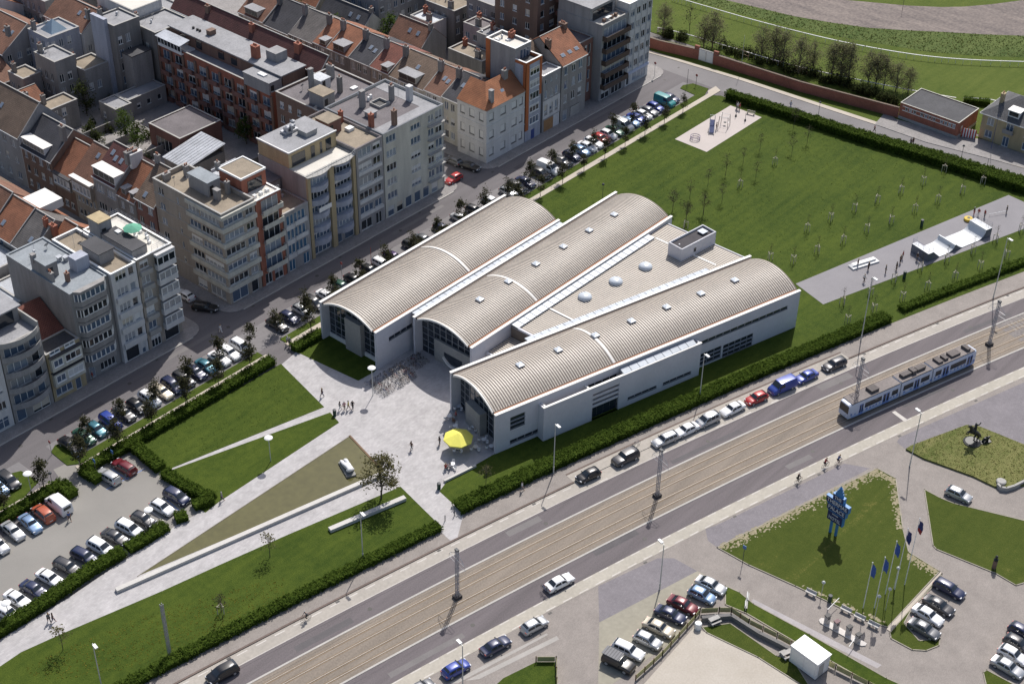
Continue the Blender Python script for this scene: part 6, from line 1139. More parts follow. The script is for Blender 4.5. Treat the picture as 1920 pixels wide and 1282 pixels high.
mb = MB(); px = X[0]+TL*.06; mb.tube((px, -.5, 3.2), (px+.9, -.4, 3.9), .03); mb.tube((px, .5, 3.2), (px+.9, .4, 3.9), .03); mb.tube((px+.9, 0, 3.9), (px, 0, 4.7), .03); mb.tube((px, -.8, 4.7), (px, .8, 4.7), .04); mb.build('pantograph', dark, tram)
# ================================================================== VEGETATION
rg_ = np.random.default_rng(11)
def leafquads(C, size, up=1.1):
    C = np.asarray(C, dtype=np.float64); n = len(C); nr = rg_.normal(size=(n, 3)); nr[:, 2] = np.abs(nr[:, 2]) + up; nr /= np.linalg.norm(nr, axis=1)[:, None]
    a = rg_.normal(size=(n, 3)); a -= (a*nr).sum(1)[:, None]*nr; a /= np.linalg.norm(a, axis=1)[:, None]; b = np.cross(nr, a)
    s = (size*rg_.uniform(.6, 1.35, n))[:, None]; a = a*s; b = b*s*.62
    return np.stack([C-a, C-b*.9, C+a, C+b], 1)
hleaf = Mleaf('hedge_leaf', (.038, .07, .009), (.105, .155, .024)); hleaf2 = Mleaf('shrub_leaf', (.03, .042, .014), (.085, .1, .035))
tleaf = Mleaf('street_tree_leaf', (.03, .032, .018), (.085, .085, .042)); oleaf = Mleaf('olive_leaf', (.075, .072, .03), (.18, .165, .075)); wleaf = Mleaf('willow_leaf', (.13, .13, .07), (.25, .24, .13)); gleaf = Mleaf('garden_leaf', (.03, .06, .014), (.11, .155, .035))
bark = M('bark', (.075, .06, .048), .9, .25, 6.)
def hedge(pts, wid, h, label, dens=46, leaf=.15, mat=None, group=None, name='hedge', closed_top=True):
    """clipped hedge along a polyline; wid may be a number or per-point list"""
    wd_ = wid if hasattr(wid, '__len__') else [wid]*len(pts); o = pts[0]; C = []; core = []
    for (a, b, w0, w1) in zip(pts, pts[1:], wd_, wd_[1:]):
        a, b = np.array(a)-o, np.array(b)-o; L = np.linalg.norm(b-a); d = (b-a)/L; nrm = np.array([-d[1], d[0]])
        per = (w0+w1)/2 + 2*h; n = int(L*per*dens); t = rg_.uniform(-.02, 1.02, n); w = w0+(w1-w0)*t; q = rg_.uniform(0, 1, n)*(w+2*h)
        v = np.where(q < h, -w/2, np.where(q < h+w, q-h-w/2, w/2)); z = np.where(q < h, q, np.where(q < h+w, h, q-h-w))
        bul = .1*np.sin(t*L*1.7) + .08*np.sin(t*L*4.1+1.); j = rg_.normal(scale=.07, size=(n, 3))
        P2 = a + np.outer(t*L, d) + (v*(1+bul*.5))[:, None]*nrm; C.append(np.column_stack([P2, z + bul*(z > h*.6)*.6]) + j)
        cw0, cw1 = w0/2-.14, w1/2-.14; q4 = [a-nrm*cw0, b-nrm*cw1, b+nrm*cw1, a+nrm*cw0]; zt = h-.14
        for i in range(4): p, r = q4[i], q4[(i+1) % 4]; core.append([(*p, 0), (*r, 0), (*r, zt), (*p, zt)])
        core.append([(*p, zt) for p in q4])
    C = np.concatenate(C); C[:, 2] = np.maximum(C[:, 2], .06); V = np.concatenate([leafquads(C, leaf), np.array(core)])
    ob = inst(name, quads_mesh(name, V, mat or hleaf), None, (*o, .1)); return tag(ob, label, name.replace('_', ' '), group)
hedge([S(96.5, 162.9), S(110, 162.8), S(121, 162.7), S(130.2, 162.7)], 1.9, 1.15, 'long clipped hedge between the footpath and the park lawn')
hedge([S(134.8, 162.4), S(141, 162.4)], 1.8, 1.1, 'short clipped hedge at the corner of the first library hall')
hedge([S(40, 163.1), S(64, 163.1), S(88.4, 163.0), S(88.3, 159.6)], 1.8, 1.15, 'clipped hedge turning the corner above the car lot entrance')
c7 = lambda *q: [at('C7', x, y) for x, y in q]; d6 = lambda *q: [at('D6', x, y) for x, y in q]
hedge(c7((800, 885), (700, 935), (500, 1045), (600, 1105)), 1.7, 1.1, 'hooked hedge round the bay with the silver estate')
hedge(c7((800, 890), (880, 960), (970, 1035)), 1.9, 1.1, 'hedge between the maroon car and the park lawn')
hedge(c7((990, 1062), (1130, 1150), (1280, 1215), (1165, 1262)), 1.7, 1.1, 'bent hedge beside the wedge lawn and people carrier')
hedge(d6((1050, 310), (1120, 288)), 1.7, 1., 'rounded lone hedge block by the lot exit path')
hedge(d6((995, 352), (880, 425), (765, 490)), 1.8, 1.05, 'clipped hedge stub between lamp and plaza path')
hedge(d6((738, 508), (560, 610), (300, 790), (130, 900), (-100, 1040)), 1.9, 1.15, 'long clipped hedge in front of the lot cars')
hedge([RD(s, 13.7) for s in (-125, -100, -85, -70, -60, -50)] + [RD(SGP[1]+.3, 13.8)], 1.7, .95, 'long avenue hedge bordering the bench lawn')
hedge([RD(s, 15.3) for s in (SGP[0]-.2, -20, 0, 20, 40)] + [RD(49.5, 15.6)], 2.4, 1.15, 'long avenue hedge in front of the library')
hedge([RD(s, 16.1) for s in (53.5, 64, 80, 95, 115)], 1.5, .9, 'straggly low hedge along the skate park edge', dens=34)
hedge([S(260.2, 161), S(261.8, 145), S(263.2, 130), S(265.4, 115), S(267.4, 97), S(272.5, 66)], [2., 2.3, 2.8, 3.4, 4., 4.4], 1.75, 'tall thick hedge between the park and the cross road', leaf=.2, dens=34, mat=hleaf2 if False else hleaf)
# ---- trees: variants share mesh data
def limb_tree(h, r, seed, nl, trunk_r=.09, crown_z=.45, leaf=.17, nclump=18, mat=None, spread=.3, squash=1., twig=0, bk=None):
    rr = np.random.default_rng(seed); mb = MB(); z = 0; p = Vector((0, 0, 0)); k = 5
    for i in range(k):
        q = Vector((rr.normal()*.05*h/5, rr.normal()*.05*h/5, h*.8*(i+1)/k)); mb.tube(p, q, trunk_r*(1-i/k*.75), trunk_r*(1-(i+1)/k*.75), 6); p = q
    cs = []
    for i in range(nclump):
        zz = crown_z + (1-crown_z)*rr.uniform(.0, 1.)**.9; env = math.sin(math.pi*min(1, max(.08, (zz-crown_z)/(1-crown_z)*.85+.13)))**.7
        a = rr.uniform(0, 2*math.pi); d = r*env*math.sqrt(rr.uniform(.05, 1)); c = Vector((d*math.cos(a), d*math.sin(a), zz*h)); cs.append(c)
        st = Vector((0, 0, max(crown_z*h*.75, zz*h-d*1.1-.3))); mid = st.lerp(c, .5)+Vector((0, 0, .08)); mb.tube(st, mid, trunk_r*.32, trunk_r*.2, 4, False); mb.tube(mid, c, trunk_r*.2, .008, 4, False)
        for _ in range(twig):
            e = c + Vector(rr.normal(size=3)*spread*1.3); mb.tube(mid.lerp(c, rr.uniform(.3, 1)), e, .014, .005, 3, False)
    C = np.concatenate([np.array(c) + rr.normal(size=(nl//nclump, 3))*spread*np.array([1, 1, .8])*rr.uniform(.6, 1.3) for c in cs])
    C[:, 2] = np.maximum(C[:, 2], crown_z*h*.6)
    return mb.mesh('trunk', bk or bark), quads_mesh('crown', leafquads(C, leaf), mat or tleaf)
def tree(name, var, loc, label, group, rz=None, sc=1., z=.1, cat='tree'):
    e = empty(name, (*loc, z), rnd.uniform(0, 6.28) if rz is None else rz, label, cat, group); e.scale = (sc, sc, sc)
    inst('trunk', var[0], e); inst('crown', var[1], e); return e
ST = [limb_tree(5.6, .95, 20+i, 620, .08, .3, .17, 20, tleaf, .36, twig=2) for i in range(4)]
def near(s, k=0):
    return sorted((abs(x-(s-OX)), n) for x, y, n in CARS if 1 < y < 8)[k][1]
for k in range(26):
    s = 79.6 + 6.75*k
    if 131 < s < 136 or 88 < s < 92 : continue
    tree('street_tree', ST[k % 4], S(s, 164.25), 'slim dark street tree on the footpath edge opposite a ' + near(s), 'street trees along the footpath', sc=rnd.uniform(.85, 1.1) * (.8 if s > 200 else 1))
for k in range(22):
    s = 97.4 + 6.65*k - (0 if k < 6 else .8)
    tree('street_tree', ST[(k+1) % 4], S(s, 168.6), 'slim street tree among parked cars beside %s and %s' % (near(s), near(s, 1)), 'street trees between the parked cars', sc=rnd.uniform(.8, 1.05), z=.006)
YT = [limb_tree(4.6, 1., 40+i, 130, .05, .45, .12, 12, M('x', (0, 0, 0)) if False else tleaf, .35, twig=3) for i in range(3)]
for i, (x, y) in enumerate(((520, 800), (690, 815), (770, 765), (432, 870), (500, 945), (340, 930), (320, 1072), (222, 1132), (150, 1055), (245, 988), (130, 1178), (60, 1112), (700, 680))):
    tree('young_tree', YT[i % 3], at('C4', x, y), 'young sparse tree on the open park lawn behind the library', 'young lawn trees', sc=rnd.uniform(.75, 1.05), z=.12)
for i, (k, x, y) in enumerate((('D1', 880, 195), ('D1', 965, 265), ('D1', 1075, 215))): tree('young_tree', YT[i % 3], at(k, x, y), 'young sparse tree on the open park lawn behind the library', 'young lawn trees', sc=.95, z=.12)
# staked saplings
sm = MB(); rr = random.Random(3); sm.tube((0, 0, 0), (.03, .02, 2.2), .025, .018, 5); sm.tube((.03, .02, 2.2), (.0, .05, 3.6), .018, .005, 5)
for i in range(14): z = 1.6+i*.13; a = i*2.4; l = .42*(1-i/24); sm.tube((.02, .02, z), (l*math.cos(a), l*math.sin(a), z+.5), .009, .003, 3, False)
sap_t = sm.mesh('trunk', bark); cc = np.array([(rr.gauss(0, .22), rr.gauss(0, .22), rr.uniform(1.9, 3.6)) for _ in range(46)]); sap_c = quads_mesh('crown', leafquads(cc, .08), tleaf)
stakem = M('pale_stake', (.5, .45, .36), .85, .12); st_m = MB().tube((0, 0, 0), (0, 0, 1.55), .06, .06, 6).mesh('stake', stakem); tie_m = MB()
for a in range(3): tie_m.tube((.5*math.cos(a*2.094), .5*math.sin(a*2.094), 1.45), (.5*math.cos((a+1)*2.094), .5*math.sin((a+1)*2.094), 1.45), .05, n=4)
tie = tie_m.mesh('tie_bar', stakem)
SP = [('C4', 600, 872), ('C4', 415, 992), ('C4', 1495, 912)] + [('D2', x, y) for x, y in ((140, 400), (330, 315), (523, 240), (700, 170), (890, 95), (1070, 22), (30, 655), (222, 575), (428, 495), (622, 405), (810, 335), (1003, 245), (1187, 170), (1380, 95), (1545, 22), (425, 988), (463, 1135), (672, 1045), (645, 915), (905, 950), (840, 805), (1050, 712), (1105, 865), (1255, 645), (1322, 785), (1465, 575), (1525, 700), (1650, 485), (1735, 615), (1850, 405))] + [('D1', 1495, 500), ('F', 415, 1150), ('D1', 960, 300)]
for i, q in enumerate(SP):
    lowr = q[0] == 'D2' and q[2] > 405 and q[1] > 400
    e = empty('staked_sapling', (*at(*q), .12), rnd.uniform(0, 6.28), 'bare sapling in a triangle of pale stakes ' + ('between skate pad and avenue hedge' if lowr else 'on the lawn above the skate pad'), 'sapling', 'saplings by the avenue hedge' if lowr else 'saplings above the skate pad')
    inst('trunk', sap_t, e); inst('crown', sap_c, e); inst('tie_bar', tie, e)
    for a in range(3): inst('stake', st_m, e, (.5*math.cos(a*2.094), .5*math.sin(a*2.094), 0))
# park single trees
PT = limb_tree(7.6, 3., 77, 1900, .16, .42, .17, 46, oleaf, .5, twig=3); tree('plaza_tree', PT, at('D3', 765, 1195), 'wide olive-brown tree overhanging the pond corner', None, 0., z=.12)
S1 = limb_tree(4.2, 1.2, 78, 150, .06, .5, .15, 12, oleaf, .35, twig=3)
tree('young_tree', S1, at('D6', 1615, 525), 'small thin olive tree on the bench lawn casting a round shadow', None); tree('young_tree', S1, at('D6', 378, 1080), 'small thin tree with white stakes by the plaza path end', None); tree('young_tree', YT[0], at('D6', 1335, 905), 'thin bare young tree among yellowed lawn patches', None)
tree('young_tree', limb_tree(4.6, 1.3, 79, 60, .06, .5, .12, 12, oleaf, .35, twig=5), at('D4', 338, 1095), 'bare twiggy tree in the lawn by the café terrace wall', None)
# racecourse willows
WT = [limb_tree(8.4, 2.3, 60+i, 2200, .17, .15, .15, 44, wleaf, .66, twig=6, bk=M('willow_bark', (.19, .17, .13), .9, .2)) for i in range(4)]
for i, (x, y, sc) in enumerate(((270, 255, 1.05), (10, 185, .9), (525, 312, .9), (592, 332, 1.), (640, 352, 1.), (725, 392, 1.05), (800, 375, .8), (900, 412, 1.), (945, 425, 1.05), (985, 432, 1.05), (1095, 442, .9), (1175, 465, .85), (1240, 485, .8), (1305, 490, .7), (225, 250, .9), (1135, 450, .9))):
    tree('willow_tree', WT[i % 4], at('C4', x, y), 'loose grey-green willow behind the racecourse wall', 'willows behind the brick wall', sc=sc, z=.03)
tree('willow_tree', YT[1], at('C4', 145, 190), 'thin bare tree in the racecourse field near the gate', None, sc=1.6, z=.03)
def blob(seed, r, h, n, mat, leaf=.17):
    rr = np.random.default_rng(seed); C = rr.normal(size=(n, 3)); C /= np.linalg.norm(C, axis=1)[:, None]; C *= rr.uniform(.55, 1.05, (n, 1)); C[:, 2] = np.abs(C[:, 2]); lump = 1+.25*np.sin(C[:, :1]*5+seed)+.2*np.sin(C[:, 1:2]*6)
    return quads_mesh('foliage', leafquads(C*lump*np.array([r, r, h]), leaf), mat)
BB = [blob(i, 1.25, 1.9, 420, hleaf2) for i in range(4)]; stem = MB().tube((0, 0, 0), (0, 0, .9), .06, .03, 5).mesh('stem', bark)
def shrub(p, label, group, m, sc=1., z=.03): e = empty('shrub', (*p, z), rnd.uniform(0, 6.28), label, 'shrub', group); e.scale = (sc, sc, sc); inst('foliage', m, e); inst('stem', stem, e)
for i in range(34):
    t = i/33; x = lerp(330, 1240, t); y = lerp(285, 560, t)-rnd.uniform(4, 40); shrub(at('C4', x, y), 'dark shrub crowded against the racecourse brick wall', 'shrubs behind the brick wall', BB[i % 4], rnd.uniform(.8, 1.25))
for i in range(8): shrub(at('C4', rnd.uniform(10, 130), rnd.uniform(185, 215)), 'dark shrub crowded against the racecourse brick wall', 'shrubs behind the brick wall', BB[i % 4], rnd.uniform(.8, 1.1))
# courtyard and garden greenery
GT = [limb_tree(8., 2.2, 90+i, 1100, .15, .25, .24, 26, gleaf, .6) for i in range(2)]; DT = limb_tree(7.5, 2., 95, 800, .15, .2, .22, 22, hleaf2, .6)
for (s, o), v, lab, sc in (((162.5, 256.5), DT, 'dark brown-green courtyard tree beside the concrete garage', 1.), ((161, 241), GT[0], 'slender green courtyard tree by the felt-roofed shed', .85), ((160, 236), GT[1], 'bushy green courtyard tree near the lean-to shed', .6), ((219.5, 240), GT[0], 'bright green garden tree by the long cream house', 1.0), ((228, 231.5), GT[1], 'broad green garden tree beside the rust-tiled house', 1.05), ((219.5, 252), GT[1], 'green garden tree between the back houses', 1.), ((221, 214.5), GT[0], 'green garden tree behind the deep red roof', .75), ((220, 206), DT, 'dark garden tree behind the wide brown roof', .8), ((176.5, 222), GT[1], 'round green tree at the foot of the red-brick flats', .75)):
    tree('garden_tree', v, S(s, o), lab, None, sc=sc, z=0)
for i, (s, o) in enumerate(((157, 246), (158.5, 250), (155, 241), (170, 254.5), (168, 256), (173, 254), (154, 234), (156, 229), (161, 247), (220, 222), (221.5, 226), (235, 217), (153, 252), (152, 246), (159, 232), (152, 238), (160.5, 252), (165, 243), (164.5, 239))): shrub(S(s, o), 'leafy shrub in the enclosed back gardens', 'back garden shrubs', BB[i % 4] if i % 2 else GTB if False else BB[(i+1) % 4], rnd.uniform(.8, 1.3), 0)
slab('back_garden', [S(150, 226), S(163, 226), S(163, 258), S(150, 258)], .03, rough_m); slab('back_garden', [S(218, 204), S(224, 204), S(224, 262), S(218, 262)], .03, rough_m); slab('courtyard', [S(163, 218), S(178.4, 218), S(178.4, 248), S(163, 248)], .02, M('shaded_courtyard_concrete', (.1, .096, .09), .9, .2, .6))  # courtyard concrete is darkened to carry the shade of the enclosed court
for i, (a, b) in enumerate((((150.5, 231.5), (163, 231.5)), ((150.5, 240), (163.2, 240)), ((151, 247), (163, 247)), ((178.4, 214), (165, 214)))):
    mb = MB(); A, B = S(*a), S(*b); o = A; bar_along(mb, (0, 0), (B[0]-A[0], B[1]-A[1]), .25, 0, 2.); tag(mb.build('garden_wall', soot, loc=(*A, 0)), 'sooty brick wall dividing the back gardens', 'wall', 'back garden walls')
# rough tufts on the statue island, dry tufts on racecourse band
def tufts(name, poly, n, h, mat, z, parent=None):
    xs = [p[0] for p in poly]; ys = [p[1] for p in poly]; out = []
    while len(out) < n:
        x, y = rnd.uniform(min(xs), max(xs)), rnd.uniform(min(ys), max(ys)); ins = False; j = len(poly)-1
        for i in range(len(poly)):
            if (poly[i][1] > y) != (poly[j][1] > y) and x < (poly[j][0]-poly[i][0])*(y-poly[i][1])/(poly[j][1]-poly[i][1])+poly[i][0]: ins = not ins
            j = i
        if ins: out.append((x, y, z+h*.4))
    V = leafquads(out, h); tag(inst(name, quads_mesh(name, V, mat)), name.replace('_', ' ') + ' growing in loose rough clumps', 'grass', kind='stuff')
tufts('island_grass_tufts', P('D5', (1185, 740), (1215, 720), (1560, 592), (1640, 600), (1930, 718), (1960, 960), (1800, 978), (1740, 975), (1600, 908), (1300, 800)), 1800, .11, Mleaf('tuft_leaf', (.12, .14, .035), (.26, .24, .1)), .3)
tufts('track_side_tufts', lo + list(reversed(ro)), 2600, .2, Mleaf('tuft_leaf_dark', (.06, .085, .02), (.15, .16, .05)), .05)

bl_p = P('D6', (120, 1200), (420, 1060), (900, 860), (1250, 760), (1700, 640), (1700, 760), (1300, 960), (800, 1190), (300, 1270))
tufts('yellow_lawn_flowers', bl_p, 1500, .1, Mleaf('yellow_tuft', (.14, .135, .02), (.25, .22, .04)), .135); tufts('lawn_clover', lw['park_lawn'] , 500, .1, Mleaf('clover_leaf', (.07, .11, .016), (.12, .16, .035)), .135); tufts('lawn_clover', [S(190, 162), S(257, 162), S(257, 159), S(236, 159), S(236, 149), S(258, 149), S(259, 130), S(260, 112), S(215, 114), S(205, 118), S(204, 150), S(190, 150)], 1800, .12, MATS['clover_leaf'], .12)
# ================================================================== STREET FURNITURE
tmp = bpy.data.scenes.new('tmp')
def eval_mesh(o):
    tmp.collection.objects.link(o); vl = tmp.view_layers[0]; vl.update(); dg = vl.depsgraph
    me = bpy.data.meshes.new_from_object(o.evaluated_get(dg), depsgraph=dg); bpy.data.objects.remove(o); return me
polem = M('pole_grey', (.5, .52, .5), .5, .06, metal=.3); darkpole = M('pole_dark', (.06, .065, .07), .6, .1); greenm = M('bin_green', (.02, .05, .035), .6, .1)
def lamp(k, x, y, h=10., label=None, z=.1, ang=None):
    p = at(k, x, y); a = RDang(toRD(p)[0]) - R(90) if ang is None else ang
    e = empty('street_lamp', (*p, z), a, label, 'street lamp')
    MB().tube((0, 0, 0), (0, 0, 1.2), .12, .11, 8).tube((0, 0, 1.2), (0, 0, h), .09, .06, 8).build('pole', polem, e)
    MB().tube((0, 0, h-.05), (.5, 0, h+.08), .05, .05, 6).build('arm', polem, e); MB().box(.3, 1.15, -.2, .2, h, h+.16).build('lamp_head', white, e)
for k, x, y, h, ds in (('D4', 804, 988, 9.6, 'in the hedge before the first library annexe slits'), ('D4', 1815, 472, 9., 'beside the rear windows of the library'), ('D7', 436, 525, 9.1, 'rising from the hedge of the bench lawn'), ('D2', 572, 1280, 13., 'between saplings beside the skate pad'), ('D2', 1632, 940, 12.6, 'beside the skate ramps'), ('D6', 615, 1330, 9., 'at the lower end of the bench lawn')):
    lamp(k, x, y, h, 'tall pale single-arm street lamp ' + ds, ang=None if ds[:4] != 'risi' else None)
for k, x, y, h, ds in (('D5', 1210, 840, 10.5, 'at the tip of the horse statue island'), ('D8', 358, 560, 8.6, 'beside the silver saloon on grey paving'), ('D7', 1015, 1300, 9., 'over the blue hatchback on the avenue')):
    p = at(k, x, y); lamp(k, x, y, h, 'tall grey single-arm street lamp ' + ds, z=.01, ang=RDang(toRD(p)[0]) + R(90))
def discl(k, x, y, ds, h=5.5):
    e = empty('plaza_lamp', (*at(k, x, y), .1), 0, 'plaza lamp with flat white disc head ' + ds, 'lamp'); MB().tube((0, 0, 0), (0, 0, h), .07, .055, 8).build('pole', polem, e)
    MB().lathe([(.08, h-.3), (.12, h-.1), (.62, h), (.66, h+.06), (.55, h+.16), (.1, h+.22)], 20).build('disc_head', M('disc_white', (.8, .8, .78), .4, .03), e, smooth=40)
discl('D3', 710, 505, 'near the parked bicycles'); discl('D6', 905, 345, 'over the hedge stub by the lot', 3.3); discl('C7', 197, 1195, 'by the car lot entrance', 4.6); discl('D3', 28, 945, 'on the wedge lawn', 4.6); discl('D6', 62, 905, 'at the end of the lot hedge', 3.3)
# steel mast in the lawn
def mast(e, h, w=.34):
    mb = MB()
    for dx in (-w/2, w/2):
        for dy in (-w/2, w/2): mb.box(dx-.04, dx+.04, dy-.04, dy+.04, 0, h)
    n = int(h/.7)
    for i in range(n):
        z0, z1 = i*h/n, (i+1)*h/n; s = 1 if i % 2 else -1
        for y in (-w/2, w/2): mb.tube((-s*w/2, y, z0), (s*w/2, y, z1), .025, n=4); mb.tube((y, -s*w/2, z0), (y, s*w/2, z1), .025, n=4)
    return mb.build('lattice_pole', M('mast_steel', (.34, .35, .39), .5, .1, metal=.4), e)
e = empty('steel_mast', (*at('D6', 1017, 1115), .12), 0, 'plain grey lattice steel mast standing in the bench lawn', 'mast'); mast(e, 9.6, .3)
for i, (k, x, y) in enumerate((('D7', 988, 748), ('D4', 1520, 1145), ('D5', 855, 440), ('D5', 1705, 90))):
    s = toRD(at(k, x, y))[0]
    e = empty('tram_mast', (*RD(s, .85), .02), RDang(s), ('overhead line mast with brackets between the rails ' + ('opposite the white saloon with bicycles', 'opposite the black parked hatchback', 'at the front of the tram', 'at the rear of the tram')[i]), 'mast', None); mast(e, 9.)
    MB().box(-.55, .55, -.45, .45, 0, .45).build('footing', M('footing_dark', (.05, .045, .045), .9, .2), e)
    for sg in (-1, 1):
        MB().tube((0, 0, 8.6), (0, sg*1.6, 7.4), .035, n=5).tube((0, 0, 7.2), (0, sg*1.7, 7.2), .035, n=5).tube((0, sg*1.7, 7.2), (.0, sg*1.9, 6.5), .025, n=5).tube((0, sg*.4, 6.4), (0, sg*1.9, 6.45), .025, n=5).build('bracket', galv, e)
    MB().box(-.2, .2, -.3, .3, 8.9, 9.15).build('mast_head', darkpole, e)
# contact wires
wr = empty('overhead_wires', (*RD(0, .85), 0), 0, 'thin overhead tram wires strung between the masts', 'wires')
for o in (2.55, -.85):
    mb = MB(); mb.path([(*[a-b for a, b in zip(RD(s, o), RD(0, .85))], 5.9) for s in range(-120, 190, 10)], .012, 4); mb.build('wire', dark, wr)
# round / dark posts and signs
def post(k, x, y, h, label, col=darkpole, head='ball', z=.08, cat='post'):
    e = empty('sign_post', (*at(k, x, y), z), 0, label, cat); MB().tube((0, 0, 0), (0, 0, h), .05, .04, 6).build('pole', col, e)
    if head == 'ball': MB().lathe([(.05, h-.1), (.25, h), (.27, h+.15), (.15, h+.3), (.03, h+.35)], 10).build('lantern', col, e)
    elif head == 'disc': MB().lathe([(.3, -.02), (.3, .02)], 12, M=Matrix.Translation((0, 0, h)) @ Matrix.Rotation(R(90), 4, 'Y')).build('sign_disc', M('sign_red', (.35, .05, .04), .6, .1), e)
    elif head == 'square': MB().box(-.03, .03, -.28, .28, h-.3, h+.3).build('sign_panel', M('sign_blue', (.05, .16, .4), .5, 0), e)
post('C7', 322, 1150, 3.2, 'dark slim lantern post beside the car lot entrance'); post('C7', 312, 935, 2.4, 'small red road sign on the verge by black saloon', galv, 'disc'); post('C7', 480, 1010, 1.9, 'blue parking sign at the end of the verge', galv, 'square'); post('C7', 575, 1030, 1.8, 'blue disabled parking sign behind the silver estate', galv, 'square'); post('C7', 682, 975, 1.8, 'blue disabled parking sign behind the maroon estate', galv, 'square')
post('C3', 1425, 560, 3.2, 'red round road sign at the street end kerb', galv, 'disc'); post('C3', 1662, 640, 4.4, 'tall thin brown post on the verge island', darkpole, None); post('C3', 1728, 625, 2.4, 'red topped sign on the verge island', darkpole, 'disc'); post('C4', 1585, 850, 3.2, 'thin dark post along the cross road hedge', darkpole, 'ball'); post('C4', 830, 618, 3.2, 'thin dark post at the middle of the cross road hedge', darkpole, 'ball'); post('C4', 420, 385, 8.8, 'tall pale green pole on the verge by the brick wall', polem, None); post('C4', 1745, 790, 8., 'dark blue pole in front of the yellow villa', M('pole_blue', (.06, .08, .2), .5, .1), None); post('C4', 1725, 880, 1.6, 'short dark post at the villa kerb', darkpole, None)
post('D8', 1362, 555, 3.8, 'low garden lantern between the flagpoles', polem, 'ball'); post('D8', 1278, 690, 4.4, 'slim garden lantern near the flag bases', polem, 'ball'); post('D8', 712, 455, 3.4, 'leaning notice post at the lawn corner', darkpole, 'square'); post('D8', 1050, 590, 2.6, 'slim white lantern by the lawn kerb benches', polem, 'ball'); post('D8', 1325, 650, 4., 'third slim garden lantern under the flags', polem, 'ball')
post('D1', 437, 115, 3.2, 'dark post beside the rear of the second hall', darkpole, 'ball'); post('C6', 1058, 1000, 3., 'red round road sign before the parked cars', galv, 'disc'); post('C6', 1215, 945, 4.2, 'thin red pole among the parked cars', M('pole_red', (.4, .07, .04), .6, 0), None)
def bin_(k, x, y, label, h=1.1, z=.1):
    e = empty('litter_bin', (*at(k, x, y), z), 0, label, 'bin'); MB().lathe([(.28, 0), (.3, h*.9), (.26, h)], 12).build('body', greenm, e); MB().lathe([(.31, h), (.3, h+.06), (.1, h+.1)], 12).build('lid', darkpole, e)
bin_('D3', 455, 640, 'dark litter bin at the tip of the wedge lawn'); bin_('D3', 1150, 1130, 'green litter bin at the terrace wall end'); bin_('D2', 1057, 365, 'dark green bin on the lawn edge above the ramps', 1.4, .12); bin_('D2', 918, 780, 'dark green bin on the lawn edge below the skaters', 1.4, .12); bin_('D8', 1086, 612, 'black bollard bin by the lawn kerb')
for i, (x, y) in enumerate(((912, 300), (966, 272))): e = tag(MB().tube((0, 0, 0), (0, 0, 1.), .07, .06, 8).lathe([(.08, 1.), (.07, 1.06), (.02, 1.1)], 8).build('bollard', darkpole, loc=(*at('D7', x, y), .1)), 'dark bollard where the plaza meets the avenue pavement', 'bollard', 'plaza bollards')
# ================================================================== SIGN, FLAGS, STATUES
bl1 = M('sign_navy', (.02, .025, .11), .5, .1); bl2 = M('sign_edge_blue', (.05, .2, .45), .5, .1)
sp = at('D8', 1100, 322); sA = math.atan2(*reversed([b-a for a, b in zip(at('F', 1548, 927, 8), at('F', 1592, 956, 8))]))
sg_ = empty('hotel_sign', (*sp, .09), sA, 'stepped blue hotel sign with white lettering on two blue legs', 'sign')
for x in (-.7, .7): part(sg_, 'leg', bl2, (x-.22, x+.22, -.2, .2, 0, 3.2))
PAN = [(1.85, 2.8, 4.9, 'HOTEL'), (2.3, 4.95, 6.3, 'PALACE'), (2.75, 6.35, 7.6, 'THERMAE'), (1.3, 7.65, 8.8, 'THE')]
def text(s, size, mat, parent, loc, rot, ext=.03):
    cu = bpy.data.curves.new('lettering', 'FONT'); cu.body = s; cu.size = size; cu.align_x = 'CENTER'; cu.align_y = 'CENTER'; cu.extrude = ext; cu.resolution_u = 2
    o = bpy.data.objects.new('lettering', cu); me = eval_mesh(o); me.materials.clear(); me.materials.append(mat)
    o = inst('lettering', me, parent, loc); o.rotation_euler = rot; return o
ltm = M('letter_white', (.7, .71, .74), .5, 0)
for hw_, z0, z1, tx in PAN:
    p_ = part(sg_, 'sign_panel', bl1, (-hw_, hw_, -.3, .3, z0, z1)); part(sg_, 'panel_edge', bl2, (-hw_-.12, hw_+.12, -.36, .36, z1-.1, z1+.04), (hw_, hw_+.14, -.36, .36, z0, z1-.1), parent=p_)
    o = text(tx, {'THE': .95, 'THERMAE': 1.15, 'PALACE': 1.15, 'HOTEL': .95}[tx], ltm, p_, (0, -.33, (z0+z1)/2 - (.08 if tx != 'HOTEL' else .4)), (R(90), 0, 0)); o2 = text(tx, {'THE': .95, 'THERMAE': 1.15, 'PALACE': 1.15, 'HOTEL': .95}[tx], ltm, p_, (0, .33, (z0+z1)/2 - (.08 if tx != 'HOTEL' else .4)), (R(90), 0, R(180)))
text('★★★★★'.replace('★', '*'), .7, ltm, sg_, (0, -.33, 4.3), (R(90), 0, 0))
mb = MB()
for hw_, z0, z1 in ((.85, 8.85, 9.4), (.6, 9.4, 9.9), (.38, 9.9, 10.3)): mb.box(-hw_, hw_, -.28, .28, z0, z1)
mb.lathe([(.3, 10.3), (.35, 10.45), (.1, 10.7), (.03, 10.95)], 8); mb.build('crown_ornament', bl2, sg_)
fm = {'navy': M('flag_navy', (.02, .035, .14), .7, .1), 'blue': M('flag_blue', (.03, .09, .32), .7, .1)}
